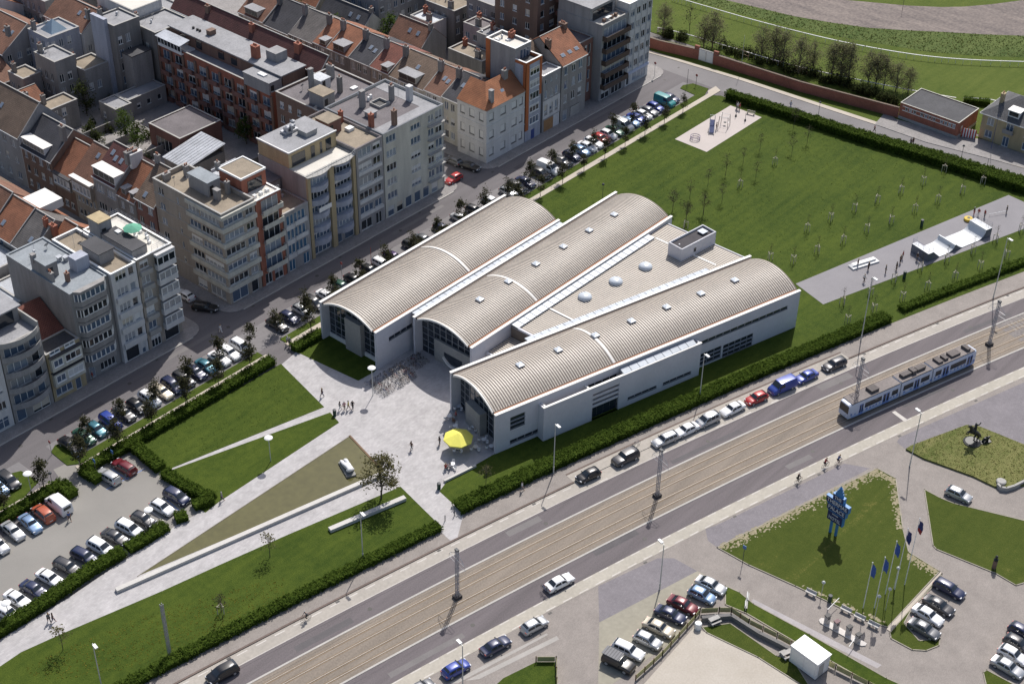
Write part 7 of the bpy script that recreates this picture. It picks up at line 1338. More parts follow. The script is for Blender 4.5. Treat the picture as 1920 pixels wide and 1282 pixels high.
for i, (bx_, by, tx, ty, col, lab) in enumerate(((1230, 640, 1270, 440, 'blue', 'flagpole with blue flag nearest the kerb benches'), (1278, 640, 1316, 385, 'blue', 'flagpole with blue flag second from the kerb benches'), (1325, 580, 1363, 340, 'blue', 'flagpole with blue flag beside the garden lantern'), (1365, 560, 1412, 285, 'navy', 'flagpole with navy flag at the brick path'), (1408, 540, 1455, 235, 'navy', 'tallest flagpole with dark red and navy flag'))):
    h = (8.6, 9.6, 10, 11.5, 12.5)[i]; e = empty('flagpole', (*at('D8', bx_, by), .09), R(-60), lab, 'flag'); MB().tube((0, 0, 0), (0, 0, h), .07, .035, 8).lathe([(.09, h), (.09, h+.1), (.02, h+.16)], 8).build('pole', white, e)
    rs = [[(.05 + .16*j + .05*math.sin(k*1.3+j), .12*math.sin(j*1.4+k*.6+i), h-.25-k*.34-j*.16) for j in range(5)] for k in range(7)]
    fl = MB().loft(rs, caps=False).build('flag', fm[col], e, smooth=60)
    if i == 4: rs2 = [[(x, y-.02, z) for x, y, z in r] for r in rs[4:]]; MB().loft(rs2, caps=False).build('flag_band', M('flag_red', (.3, .03, .03), .7, 0), fl)
# sculpture lying in the pond
def skin_mesh(name, V, Ed, rad, mat, sub=1, root=0):
    me = bpy.data.meshes.new(name); me.from_pydata(V, Ed, []); o = bpy.data.objects.new(name, me); m = o.modifiers.new('s', 'SKIN')
    for i, r in enumerate(rad): me.skin_vertices[0].data[i].radius = (r, r)
    me.skin_vertices[0].data[root].use_root = True; m.use_smooth_shade = True
    if sub: s = o.modifiers.new('u', 'SUBSURF'); s.levels = sub; s.render_levels = sub
    me2 = eval_mesh(o)
    me2.materials.clear(); me2.materials.append(mat); me2.name = name; return me2
pale = M('pale_marble', (.7, .7, .7), .5, .06)
p = at('D3', 540, 1000); a = math.atan2(*reversed([q-r for q, r in zip(at('D3', 560, 1030), at('D3', 515, 960))]))
e = empty('pond_sculpture', (*p, .114), a, 'pale reclining stone sculpture lying in the pond', 'sculpture')
MB().prism([(-1.5, -.6), (1.5, -.7), (1.6, .5), (-1.4, .65)], 0, .3, True).build('plinth', M('wet_stone', (.2, .2, .19), .6, .1), e)
fig = inst('figure', skin_mesh('figure', [(0, 0, .7), (.5, .05, .85), (.95, 0, 1.0), (1.25, -.05, 1.15), (-.45, .15, .75), (-.9, .2, 1.0), (-1.35, .15, .5), (-.5, -.2, .65), (-1.1, -.25, .6), (-1.5, -.3, .5), (.8, .35, .7), (.6, .55, .4), (.8, -.4, .6)], [(0, 1), (1, 2), (2, 3), (0, 4), (4, 5), (5, 6), (0, 7), (7, 8), (8, 9), (2, 10), (10, 11), (2, 12)], [.42, .4, .36, .24, .34, .26, .2, .32, .26, .18, .2, .16, .2], pale, 2), e); e.scale = (1.25, 1.25, 1.)
# bronze rearing horse with rider
brz = M('dark_bronze', (.018, .02, .018), .45, .2, 3.)
p = at('D5', 1595, 700); e = empty('horse_statue', (*p, .3), R(150), 'dark bronze rearing horse statue with rider on the grass island', 'statue')
inst('horse', skin_mesh('horse', [(0, 0, 2.), (-.5, 0, 1.7), (-.9, 0, 1.3), (.5, 0, 2.5), (.8, 0, 3.1), (1.05, 0, 3.6), (1.45, 0, 3.4), (-.8, .3, 1.1), (-.5, .32, .6), (-.8, .32, .05), (-.8, -.3, 1.1), (-.4, -.32, .6), (-.7, -.32, .05), (.8, .25, 2.3), (1.3, .25, 2.5), (1.35, .25, 2.), (.8, -.25, 2.2), (1.25, -.25, 2.1), (1.1, -.25, 1.6), (-1.3, 0, 1.2), (-1.5, 0, .5)],
  [(0, 1), (1, 2), (0, 3), (3, 4), (4, 5), (5, 6), (2, 7), (7, 8), (8, 9), (2, 10), (10, 11), (11, 12), (3, 13), (13, 14), (14, 15), (3, 16), (16, 17), (17, 18), (2, 19), (19, 20)], [.42, .42, .4, .38, .28, .2, .14, .2, .12, .09, .2, .12, .09, .16, .1, .08, .16, .1, .08, .1, .08], brz, 1), e)
inst('rider', skin_mesh('rider', [(-.1, 0, 2.6), (-.05, 0, 3.1), (0, 0, 3.5), (.05, 0, 3.85), (.35, .25, 3.3), (.7, .1, 3.3), (-.2, .45, 3.8), (-.4, .5, 4.3), (.25, .4, 2.3), (.1, .42, 1.8), (.25, -.4, 2.3), (.1, -.42, 1.8)], [(0, 1), (1, 2), (2, 3), (2, 4), (4, 5), (2, 6), (6, 7), (0, 8), (8, 9), (0, 10), (10, 11)], [.22, .24, .16, .16, .1, .07, .1, .07, .16, .1, .16, .1], brz, 1), e)
inst('hound', skin_mesh('hound', [(-1.9, .6, .7), (-2.3, .6, .75), (-2.6, .6, .95), (-2.8, .6, .9), (-1.5, .6, .7), (-1.4, .5, .05), (-1.5, .75, .05), (-2.3, .5, .05), (-2.4, .75, .05)], [(0, 1), (1, 2), (2, 3), (0, 4), (4, 5), (4, 6), (1, 7), (1, 8)], [.25, .22, .16, .1, .22, .08, .08, .08, .08], brz, 1), e)
MB().lathe([(1.3, 0), (1.4, .12), (1.1, .25)], 14).build('base', brz, e); part(e, 'hound_base', brz, (-2.9, -1.1, .2, 1., 0, .14))
e = tag(MB().lathe([(.75, 0), (.75, .3), (.6, .4)], 16).build('round_stone', concrete, loc=(*at('D5', 1775, 950), .3)), 'round concrete drum on the statue island edge', 'stone')
mb = MB(); arcp = P('D5', (1745, 970), (1770, 995), (1810, 1000), (1860, 985), (1920, 955), (1980, 920)); [bar_along(mb, a, b, .35, 0, .75) for a, b in zip(arcp, arcp[1:])]; tag(mb.build('kerb_wall', concrete), 'curved grey kerb wall round the statue island', 'wall')
# bust post on the corner lawn
e = empty('bust_statue', (*at('D8', 1790, 470), .09), 0, 'small dark bust on a post standing on the corner lawn', 'statue'); MB().box(-.25, .25, -.25, .25, 0, 1.5).build('pedestal', brownb, e); MB().lathe([(.3, 1.5), (.35, 1.75), (.15, 1.95), (.2, 2.1), (.22, 2.3), (.05, 2.45)], 10).build('bust', brz, e)
sg_.scale = (.72, .8, .84)
# ================================================================== CAFE
um = M('yellow_canvas', (.76, .71, .13), .8, .05); p = at('D3', 1280, 865); e = empty('parasol', (*p, .11), R(10), 'large bright yellow parasol on the café terrace', 'parasol')
MB().tube((0, 0, 0), (0, 0, 3.), .05).build('pole', white, e); MB().lathe([(.4, 0), (.4, .12)], 12).build('base', darkpole, e)
for i in range(8):
    a0, a1 = i*math.pi/4, (i+1)*math.pi/4; MB().add([(2.35*math.cos(a0), 2.35*math.sin(a0), 2.3), (2.35*math.cos(a1), 2.35*math.sin(a1), 2.3), (0, 0, 3.15), (2.35*math.cos(a0), 2.35*math.sin(a0), 2.12), (2.35*math.cos(a1), 2.35*math.sin(a1), 2.12)], [(0, 1, 2), (3, 4, 1, 0)]).build('canopy_panel', um, e)
chm = M('cafe_white', (.72, .72, .72), .5, .04); ch_seat = MB().lathe([(.22, .42), (.24, .45), (.2, .47)], 10).mesh('seat', chm); ch_back = MB().loft([[(.24*math.cos(a), .24*math.sin(a), z) for a in [R(60+i*20) for i in range(13)]] for z in (.5, .85)], caps=False).mesh('backrest', chm); ch_leg = MB().tube((0, 0, 0), (0, 0, .43), .018, n=4).mesh('leg', galv)
tb_top = MB().lathe([(.4, .7), (.42, .72), (.4, .74)], 16).mesh('table_top', chm); tb_st = MB().tube((0, 0, 0), (0, 0, .7), .04, n=6).mesh('stem', galv); tb_b = MB().lathe([(.25, 0), (.22, .04)], 10).mesh('base', galv)
def chair(p, rz):
    e = empty('cafe_chair', (*p, .11), rz, 'white café chair on the library terrace', 'chair', 'café terrace chairs'); inst('seat', ch_seat, e); inst('backrest', ch_back, e)
    for q in range(4): inst('leg', ch_leg, e, (.17*math.cos(q*1.57+.78), .17*math.sin(q*1.57+.78), 0))
for i, (x, y) in enumerate(((1285, 600), (1220, 665), (1260, 730), (1280, 880), (1240, 985), (1385, 735), (1450, 820), (1500, 865), (1395, 870))):
    p = at('D3', x, y); e = empty('cafe_table', (*p, .11), 0, 'small round white café table on the library terrace', 'table', 'café terrace tables'); inst('table_top', tb_top, e); inst('stem', tb_st, e); inst('base', tb_b, e)
    for j in range(3): a = rnd.uniform(0, .8) + j*2.1; chair((p[0]+.75*math.cos(a), p[1]+.75*math.sin(a)), a+R(180)+R(90))
# ================================================================== BICYCLES
bt = MB()
for i in range(16): a0, a1 = i*math.pi/8, (i+1)*math.pi/8; bt.tube((.33*math.cos(a0), 0, .33*math.sin(a0)), (.33*math.cos(a1), 0, .33*math.sin(a1)), .022, n=4, cap=False)
for i in range(4): a = i*math.pi/4; bt.tube((.32*math.cos(a), 0, .32*math.sin(a)), (-.32*math.cos(a), 0, -.32*math.sin(a)), .006, n=3, cap=False)
bk_w = bt.mesh('wheel', dark); fr_b = MB().path([(-.52, 0, .34), (-.15, 0, .32), (.38, 0, .75), (-.25, 0, .72), (-.15, 0, .32)], .022, 5).path([(-.52, 0, .34), (-.25, 0, .72), (-.28, 0, .9)], .018, 5).path([(.52, 0, .34), (.36, 0, .95)], .02, 5).mesh('frame', None); bk_s = MB().box(-.4, -.15, -.07, .07, .9, .97).mesh('saddle', dark); bk_h = MB().path([(.25, -.28, 1.02), (.37, -.1, .98), (.37, .1, .98), (.25, .28, 1.02)], .016, 4).mesh('handlebar', galv)
BC = [M('bike_' + n, c, .4, 0) for n, c in (('black', (.015, .015, .015)), ('silver', (.4, .4, .42)), ('red', (.25, .03, .03)), ('blue', (.05, .08, .2)), ('rust', (.2, .12, .08)))]
def bicycle(p, rz, label, group=None, z=.108, lean=0.):
    e = empty('bicycle', (*p, z), rz, label, 'bicycle', group); e.rotation_euler = (lean, 0, rz); inst('wheel', bk_w, e, (-.52, 0, .35)); inst('wheel', bk_w, e, (.52, 0, .35)); inst('frame', fr_b, e, mat=rnd.choice(BC)); inst('saddle', bk_s, e); inst('handlebar', bk_h, e); return e
A_, B_ = Vector(at('D3', 740, 480)), Vector(at('D3', 1090, 270)); dirv = (B_-A_).normalized(); nrm = Vector((-dirv.y, dirv.x)); Lb = (B_-A_).length; n = 0
for r_, off in ((0, -1.3), (1, .3), (2, 1.9)):
    for i in range(int(Lb/.5)):
        if (r_ == 0 and i*.5 > Lb*.62) or rnd.random() < .12: continue
        q = A_ + dirv*(i*.5+rnd.uniform(-.1, .1)) + nrm*(off + rnd.uniform(-.15, .15)); bicycle((q.x, q.y), math.atan2(nrm.y, nrm.x)+rnd.uniform(-.3, .3)+(math.pi if rnd.random() < .4 else 0), 'parked bicycle in the crowded rows before the library entrance', 'bicycles parked on the plaza', lean=rnd.uniform(-.12, .12))
# ================================================================== PLAYGROUND AND SKATE PARK
steel = M('play_steel', (.45, .46, .48), .4, .08, metal=.5); z7 = lambda x, y: at('Z7', x, y)
p = z7(460, 880); e = empty('roundabout', (*p, .14), 0, 'purple ring climbing roundabout on the playground', 'play ring')
for z in (.25, .75):
    mb = MB(); [mb.tube((1.0*math.cos(i*.393), 1.0*math.sin(i*.393), z), (1.0*math.cos((i+1)*.393), 1.0*math.sin((i+1)*.393), z), .06, n=5) for i in range(16)]; mb.build('ring', M('purple_paint', (.13, .09, .2), .5, .1), e)
for i in range(6): MB().tube((math.cos(i*1.047), math.sin(i*1.047), 0), (math.cos(i*1.047), math.sin(i*1.047), .8), .035, n=5).build('post', steel, e)
p = z7(785, 790); q = z7(800, 560); a = math.atan2(q[1]-p[1], q[0]-p[0]); e = empty('slide', (*p, .14), a, 'steel-framed slide with dark blue chute on the playground', 'slide')
MB().add([(.2, -.45, .35), (.2, .45, .35), (3., .45, 1.9), (3., -.45, 1.9), (.2, -.45, .42), (.2, .45, .42), (3., .45, 1.97), (3., -.45, 1.97)], [(0, 3, 2, 1), (4, 5, 6, 7), (0, 1, 5, 4), (1, 2, 6, 5), (2, 3, 7, 6), (3, 0, 4, 7)]).build('chute', M('blue_chute', (.03, .05, .16), .5, .05), e)
for s in (-.5, .5): MB().tube((0, s, 0), (0, s, .5), .05).tube((0, s, .5), (3., s, 2.1), .05).tube((3., s, 0), (3., s, 3.), .07).build('side_frame', steel, e)
MB().tube((3., -.5, 3.), (3., .5, 3.), .05).build('top_bar', steel, e)
p = z7(1040, 620); e = empty('climbing_frame', (*p, .14), R(20), 'steel climbing frame with chains behind the slide', 'climbing frame')
for x, y in ((-1., -1), (1., -1), (1.2, 1.), (-1., 1.1)): MB().tube((x, y, 0), (x*.85, y*.85, 2.6), .06).build('post', darkpole, e)
MB().path([(-.85, -.85, 2.5), (.85, -.85, 2.5), (1., .85, 2.5), (-.85, .93, 2.5), (-.85, -.85, 2.5)], .03).path([(-.9, -.9, 1.2), (.9, -.9, 1.6), (1.1, .9, 1.2)], .03).build('ropes', steel, e); MB().lathe([(.3, .6), (.32, .68)], 10, (.6, 0, 0)).build('seat_disc', darkpole, e)
for i, (x, y) in enumerate(((1275, 425), (1460, 515))): e = empty('spring_rider', (*z7(x, y), .14), 0, 'small post toy standing on the playground', 'play post', 'play posts'); MB().tube((0, 0, 0), (0, 0, 1.9), .04).build('post', darkpole, e); MB().lathe([(.22, 0), (.2, .35), (.08, .5)], 8).build('foot', darkpole, e)
p, q = z7(1490, 370), z7(1650, 410); a = math.atan2(q[1]-p[1], q[0]-p[0]); e = empty('park_bench', (*p, .14), a, 'pale bench at the hedge side of the playground', 'bench'); part(e, 'seat', stakem, (0, 1.8, -.2, .25, .42, .48)); part(e, 'backrest', stakem, (0, 1.8, .25, .3, .6, .9)); part(e, 'leg', concrete, (.1, .25, -.2, .25, 0, .42)); part(e, 'leg', concrete, (1.55, 1.7, -.2, .25, 0, .42)); part(e, 'back_post', concrete, (.12, .22, .25, .3, .42, .6), (1.58, 1.68, .25, .3, .42, .6))
# ramps
z6 = lambda x, y, h=0.: at('Z6', x, y, h)
rm_ = M('ramp_deck', (.52, .54, .56), .45, .06, 1.2); rs_ = M('ramp_side', (.13, .14, .17), .6, .1)
a0, a1 = Vector(z6(330, 985)), Vector(z6(1370, 560)); ra = math.atan2(a1.y-a0.y, a1.x-a0.x); rl = (a1-a0).length
e = empty('skate_ramp', (a0.x, a0.y, .14), ra, 'double half-pipe skate ramp with grey decks and railings', 'skate ramp')
wR = 4.2; rr_ = 1.9
def prof():
    pts = [(0, 1.75), (1.3, 1.75)]                                        # start platform
    for i in range(9): t = R(90)*i/8; pts.append((1.3+rr_*math.sin(t)*1.0, 1.75-1.55*(1-math.cos(t)) if False else .12+1.63*(1-math.sin(t))))
    f = rl*.42; pts.append((f-1.9, .12))
    for i in range(1, 9): t = R(90)*i/8; pts.append((f-1.9+1.9*math.sin(t), .12+1.2*(1-math.cos(t))))
    for i in range(8): t = R(90)*i/8; pts.append((f+.25+1.9*(math.sin(t)), .12+1.2*(1-math.sin(t))**1.3))
    g = rl-1.6; pts.append((f+2.3, .12)); pts.append((g-2., .12))
    for i in range(1, 9): t = R(90)*i/8; pts.append((g-2.+2.*math.sin(t), .12+1.75*(1-math.cos(t))))
    pts += [(g, 1.87), (rl, 1.87)]
    return pts
pf = prof(); MB().loft([[(x, 0, z), (x, wR, z)] for x, z in pf], caps=False).build('riding_surface', rm_, e, smooth=30)
for y in (0.01, wR-.01):
    mb = MB()
    for (xa, za), (xb, zb) in zip(pf, pf[1:]):
        if xb > xa + 1e-3: mb.quad((xa, y, 0), (xb, y, 0), (xb, y, zb-.01), (xa, y, za-.01))
    mb.build('side_panel', rs_, e)
for x in (.05, rl-.05): mb = MB(); mb.quad((x, 0, 0), (x, wR, 0), (x, wR, 1.7), (x, 0, 1.7)); mb.build('end_panel', rs_, e)
for x in (.08, rl-.08):
    rail(e, [(x, .1, 1.8), (x, wR-.1, 1.8)], 1.1, M('blue_rail', (.08, .13, .35), .5, .1) if x < 1 else galv)
    for y in (.1, wR-.1): rail(e, [(x, y, 1.8), (x + (1.1 if x < 1 else -1.1), y, 1.8)], 1.1, galv)
a0 = Vector(at('D2', 510, 720)); a1 = Vector(at('D2', 720, 655)); a = math.atan2(a1.y-a0.y, a1.x-a0.x); L_ = (a1-a0).length; e = empty('grind_box', (a0.x, a0.y, .14), a, 'low white stepped grind box on the skate pad', 'skate box'); part(e, 'lower_step', M('box_white', (.66, .66, .65), .5, .06), (0, L_, 0, 1.5, 0, .3)); part(e, 'upper_step', MATS['box_white'], (.6, L_-.4, .55, 1.35, .3, .62)); MB().add([(0, .55, .3), (.6, .55, .3), (.6, 1.35, .3), (0, 1.35, .3), (.6, .55, .62), (.6, 1.35, .62)], [(0, 1, 4), (2, 3, 5), (0, 4, 5, 3)]).build('ramp_face', MATS['box_white'], e)
p, q = Vector(z6(1340, 235)), Vector(z6(1640, 180)); a = math.atan2(q.y-p.y, q.x-p.x); e = empty('grind_rail', (p.x, p.y, .14), a, 'low steel grind rail beyond the skate ramp', 'skate rail'); L_ = (q-p).length; MB().tube((0, 0, .5), (L_, 0, .5), .04).build('rail_bar', galv, e); [MB().tube((x, 0, 0), (x, 0, .5), .03).build('leg', galv, e) for x in (.2, L_-.2)]
# ================================================================== FORECOURT ITEMS
p, q = Vector(at('D8', 945, 890)), Vector(at('D8', 1020, 945)); e = empty('white_container', (*at('D8', 1018, 945), .05), math.atan2(*reversed([b-a for a, b in zip(at('D8', 940, 885), at('D8', 1035, 955))])), 'white metal storage container among the court hedges', 'container')
part(e, 'body', M('container_white', (.72, .72, .71), .5, .06), (-4.2, .2, 0, 2.7, .1, 2.9)); part(e, 'roof', M('container_roof', (.8, .8, .79), .5, .04), (-4.3, .3, -.1, 2.8, 2.9, 3.05)); part(e, 'skid', darkpole, (-4., 0, .3, .6, 0, .1), (-4., 0, 2.1, 2.4, 0, .1)); part(e, 'door', concrete, (.2, .24, .5, 1.5, .2, 2.3)); part(e, 'side_panel', white, (-3.9, -2., -.03, -.003, .4, 2.6), (-1.8, -.1, -.03, -.003, .4, 2.6))
tkm = M('ticket_grey', (.42, .4, .4), .6, .1)
for i, (x, y) in enumerate(((1074, 705), (1113, 730), (1166, 752), (1205, 785))):
    e = empty('ticket_pillar', (*at('D8', x, y), .15), RDang(40), 'grey ticket pillar on the barrier island', 'ticket machine', 'barrier island pillars'); part(e, 'body', tkm, (-.35, .35, -.25, .25, 0, 1.35)); part(e, 'cap', M('cap_maroon', (.12, .05, .06), .6, .1) if i == 1 else dark, (-.4, .4, -.3, .3, 1.35, 1.5)); part(e, 'slot', dark, (-.2, .2, -.26, -.25, .8, 1.15))
for x0, y0, x1, y1, ds in ((1075, 668, 1122, 622, 'lifted toward the lawn'), (1205, 770, 1165, 830, 'lowered toward the container')):
    p, q = at('D8', x0, y0), at('D8', x1, y1); e = empty('barrier_arm', (*p, .15), 0, 'striped car barrier arm ' + ds, 'barrier'); MB().tube((0, 0, 0), (0, 0, 1.), .1).build('post', tkm, e); MB().tube((0, 0, .95), (q[0]-p[0], q[1]-p[1], 1.05), .05).build('arm', white, e)
for i, (x, y) in enumerate(((1005, 585), (1155, 658), (1213, 690), (1272, 722))):
    p = at('D8', x, y); e = empty('stone_bench', (*p, .09), math.atan2(*reversed([b-a for a, b in zip(at('D8', 940, 545), at('D8', 1240, 692))])), 'pale stone bench on the kerb of the sign lawn', 'bench', 'benches on the lawn kerb'); part(e, 'seat', MATS['pale_concrete'], (-.8, .8, -.25, .25, .4, .52)); part(e, 'leg', concrete, (-.65, -.4, -.2, .2, 0, .4)); part(e, 'leg', concrete, (.4, .65, -.2, .2, 0, .4)); part(e, 'backrest', MATS['pale_concrete'], (-.8, .8, .2, .27, .52, .85))
# picket fences round the court: each panel and post a part
fpan = M('fence_mesh', (.4, .38, .18), .8, .2); fpost = M('fence_post', (.16, .1, .05), .85, .2)
def fence(pts, label, h=1., step=1.9):
    o = pts[0]; e = empty('court_fence', (*o, .06), 0, label, 'fence')
    for a, b in zip(pts, pts[1:]):
        a, b = Vector((a[0]-o[0], a[1]-o[1])), Vector((b[0]-o[0], b[1]-o[1])); n = max(1, round((b-a).length/step))
        for i in range(n+1): q = a.lerp(b, i/n); MB().box(-.06, .06, -.06, .06, 0, h+.1).build('post', fpost, e, (q.x, q.y, 0))
        for i in range(n): mb = MB(); bar_along(mb, tuple(a.lerp(b, (i+.06)/n)), tuple(a.lerp(b, (i+.94)/n)), .03, .12, h); mb.build('fence_panel', fpan, e)
fence(P('D8', (255, 950), (370, 845), (510, 690), (530, 665), (612, 660), (665, 660)), 'olive panel fence behind the parked forecourt cars'); fence(P('D8', (665, 660), (740, 710), (860, 770), (980, 835), (1110, 905), (1250, 975), (1300, 1000)), 'olive panel fence along the sand court lawn'); fence(P('D7', (1440, 1118), (1556, 1118), (1562, 1300)), 'olive panel fence on the small corner lawn')
mb = MB(); cw_ = P('D8', (540, 700), (662, 690), (780, 765), (870, 810), (960, 860)); [bar_along(mb, a, b, .5, 0, .8) for a, b in zip(cw_, cw_[1:])]; tag(mb.build('court_wall', M('dark_concrete', (.16, .155, .15), .9, .2)), 'dark low retaining wall beside the sand court', 'wall')
for (x, y), lab in (((590, 700), 'grey wooden bench beside the corner of the sand court'), ((900, 845), 'grey picnic table in the court hedge')): e = empty('picnic_bench', (*at('D8', x, y), .09), R(-20), lab, 'bench'); part(e, 'table_top', concrete, (-.8, .8, -.35, .35, .7, .76)); part(e, 'seat', concrete, (-.8, .8, -.75, -.5, .42, .47)); part(e, 'seat', concrete, (-.8, .8, .5, .75, .42, .47)); part(e, 'leg', concrete, (-.6, -.5, -.7, .7, 0, .42), (-.6, -.5, -.3, .3, .42, .7)); part(e, 'leg', concrete, (.5, .6, -.7, .7, 0, .42), (.5, .6, -.3, .3, .42, .7))
e = tag(MB().lathe([(.5, 0), (.5, .9), (.42, 1.)], 14).build('round_bin', white, loc=(*at('D8', 522, 725), .05)), 'round white drum at the fence corner of the sand court', 'drum')
for (x, y), lab in (((735, 600), 'white shelter hoop bench at the pale path start'), ((728, 635), 'white hoop bench below the pale path start')): e = empty('hoop_bench', (*at('D8', x, y), .05), R(30), lab, 'bench'); part(e, 'seat', concrete, (-.7, .7, -.2, .2, .42, .48)); MB().path([(-.7, 0, 0), (-.7, 0, .45), (-.6, .1, .8), (.6, .1, .8), (.7, 0, .45), (.7, 0, 0)], .04).build('hoop', white, e)
# racecourse rails: white running rail on posts
def rrail(pts, label, h=1.1, double=False):
    o = pts[0]; e = empty('running_rail', (*o, .04), 0, label, 'rail fence'); V_p = [(p[0]-o[0], p[1]-o[1]) for p in pts]; MB().path([(*p, h) for p in V_p], .11, 5).build('top_rail', white, e); pm = MB().tube((0, 0, 0), (0, 0, h), .05, n=5).mesh('post', white)
    for a, b in zip(V_p, V_p[1:]):
        L = math.dist(a, b)
        for i in range(max(1, int(L/3))): t = i/max(1, int(L/3)); inst('post', pm, e, (lerp(a[0], b[0], t), lerp(a[1], b[1], t), 0))
def smooth(pts, n=8):
    out = []
    for i in range(len(pts)-1):
        p0, p1, p2, p3 = [Vector(pts[min(max(i+k, 0), len(pts)-1)]) for k in (-1, 0, 1, 2)]
        for j in range(n): t = j/n; out.append(tuple(.5*((2*p1)+(p2-p0)*t+(2*p0-5*p1+4*p2-p3)*t*t+(3*p1-p0-3*p2+p3)*t**3)))
    return out + [tuple(pts[-1])]
rrail(smooth(P('C4', (60, -15), (240, 38), (520, 118), (920, 217), (1300, 287), (1600, 318), (1960, 332), h=1.)), 'white curved running rail across the racecourse grass'); rrail(smooth(P('C4', (-20, 150), (20, 158), (170, 195), (380, 258), (620, 328), (840, 383), (1280, 473), (1560, 522), h=1.)), 'white running rail close behind the willows'); rrail(P('C4', (1600, 520), (1740, 530), (1800, 545), h=1.), 'short white rail piece behind the striped gate')
hedge(P('C4', (1600, 545), (1735, 560)), 1.6, 1.2, 'dark trimmed hedge block between pavilion and villa')
post('C4', 1275, 60, 6., 'thin dark pole at the race track edge', darkpole, None, .05)
e = empty('goal_frame', (*at('C4', 390, 285), .03), R(0), 'leaning wooden field gate by the tall green pole', 'gate'); MB().path([(0, 0, 0), (0, 0, 1.6), (-.6, -4., 1.6), (-.6, -4., 0)], .06).path([(0, 0, .8), (-.6, -4., .8)], .05).build('frame', wood, e)
# ================================================================== PEOPLE
skin = M('skin_tone', (.42, .25, .17), .6, 0); HC = [M('hair_dark', (.03, .02, .015), .7, 0), M('hair_fair', (.3, .2, .09), .7, 0), M('hair_grey', (.4, .39, .37), .7, 0)]
def pose(kind):
    """joints (m): pelvis-rooted skeleton; returns body, shirt, trousers, hair meshes"""
    if kind == 'walk': hipz, kn, fo = .92, [(.16, .1, .5), (-.05, -.1, .5)], [(.3, .1, .06), (-.32, -.1, .1)]; el, ha = [(-.12, .27, 1.12), (.12, -.27, 1.12)], [(-.1, .28, .86), (.28, -.27, .9)]
    elif kind == 'stand': hipz, kn, fo = .93, [(.02, .1, .5), (.02, -.1, .5)], [(0, .11, .05), (0, -.11, .05)]; el, ha = [(-.02, .26, 1.13), (-.02, -.26, 1.13)], [(.05, .27, .88), (.14, -.22, .92)]
    elif kind == 'sit': hipz, kn, fo = .52, [(.44, .12, .5), (.44, -.12, .5)], [(.46, .12, .05), (.46, -.12, .05)]; el, ha = [(.1, .26, .78), (.1, -.26, .78)], [(.34, .2, .72), (.34, -.2, .72)]
    else: hipz, kn, fo = 1., [(.34, .1, .78), (.28, -.1, .62)], [(.12, .12, .42), (.1, -.12, .25)]; el, ha = [(.38, .25, 1.22), (.38, -.25, 1.22)], [(.6, .24, 1.05), (.6, -.24, 1.05)]
    lean = {'cycle': .28, 'walk': .03}.get(kind, 0.); up = lambda z: (lean*(z/.55), 0, hipz+z)
    pel, wai, che, nek, hed, top = up(0), up(.16), up(.42), up(.58), up(.68), up(.82)
    V = [pel, wai, che, nek, hed, top]; Ed = [(0, 1), (1, 2), (2, 3), (3, 4), (4, 5)]; rad = [.14, .125, .15, .055, .085, .075]
    sV, sE, sR = [pel, wai, che, (nek[0], 0, nek[2]-.06)], [(0, 1), (1, 2), (2, 3)], [.155, .145, .17, .09]; tV, tE, tR = [(pel[0], 0, pel[2]+.04)], [], [.155]
    for i, sg in enumerate((1, -1)):
        sh = (che[0], sg*.19, che[2]+.09); n = len(V); V += [sh, el[i], ha[i]]; Ed += [(2, n), (n, n+1), (n+1, n+2)]; rad += [.062, .045, .034]
        h = Vector(ha[i]); d = (h-Vector(el[i])).normalized(); sd = Vector((0, sg, 0)).cross(d)
        for f in range(4): V.append(tuple(h + d*(.12+.02*(f in (1, 2))) + sd*(.022*(f-1.5)))); Ed.append((n+2, len(V)-1)); rad.append(.011)
        V.append(tuple(h + d*.06 + sd*.055)); Ed.append((n+2, len(V)-1)); rad.append(.012)
        m = len(sV); sV += [sh, tuple(Vector(sh).lerp(Vector(el[i]), .9))]; sE += [(2, m), (m, m+1)]; sR += [.08, .062]
        n = len(V); hp = (pel[0], sg*.09, hipz-.05); V += [hp, kn[i], fo[i], (fo[i][0]+.16, fo[i][1], fo[i][2]-.02)]; Ed += [(0, n), (n, n+1), (n+1, n+2), (n+2, n+3)]; rad += [.095, .062, .045, .04]
        m = len(tV); tV += [hp, kn[i], tuple(Vector(kn[i]).lerp(Vector(fo[i]), .88))]; tE += [(0, m), (m, m+1), (m+1, m+2)]; tR += [.11, .08, .062]
    V.append((hed[0]+.11, 0, hed[2]+.02)); Ed.append((4, len(V)-1)); rad.append(.02)          # nose
    hr = MB().lathe([(.105, 0), (.115, .06), (.1, .13), (.05, .17), (.01, .18)], 10, (hed[0]-.02, 0, hed[2]+.02)).mesh('hair', None, 60)
    return skin_mesh('body', V, Ed, rad, skin, 1), skin_mesh('shirt', sV, sE, sR, skin, 1), skin_mesh('trousers', tV, tE, tR, skin, 1), hr
POSE = {k: pose(k) for k in ('walk', 'stand', 'sit', 'cycle')}
CLO = {n: M('cloth_' + n, c, .9, .1, 4.) for n, c in (('black', (.02, .02, .022)), ('white', (.65, .65, .64)), ('navy', (.03, .04, .1)), ('red', (.35, .04, .04)), ('yellow', (.6, .5, .1)), ('blue', (.06, .12, .3)), ('grey', (.2, .2, .2)), ('brown', (.12, .07, .05)), ('pink', (.5, .25, .28)), ('beige', (.4, .34, .26)))}
def person(p, kind, top, bot, label, rz=None, z=.108, group=None, hair=None):
    b = POSE[kind]; e = empty('person', (*p[:2], z), rnd.uniform(0, 6.28) if rz is None else rz, label, 'person', group); inst('body', b[0], e); inst('shirt', b[1], e, mat=CLO[top]); inst('trousers', b[2], e, mat=CLO[bot]); inst('hair', b[3], e, mat=hair or rnd.choice(HC)); return e
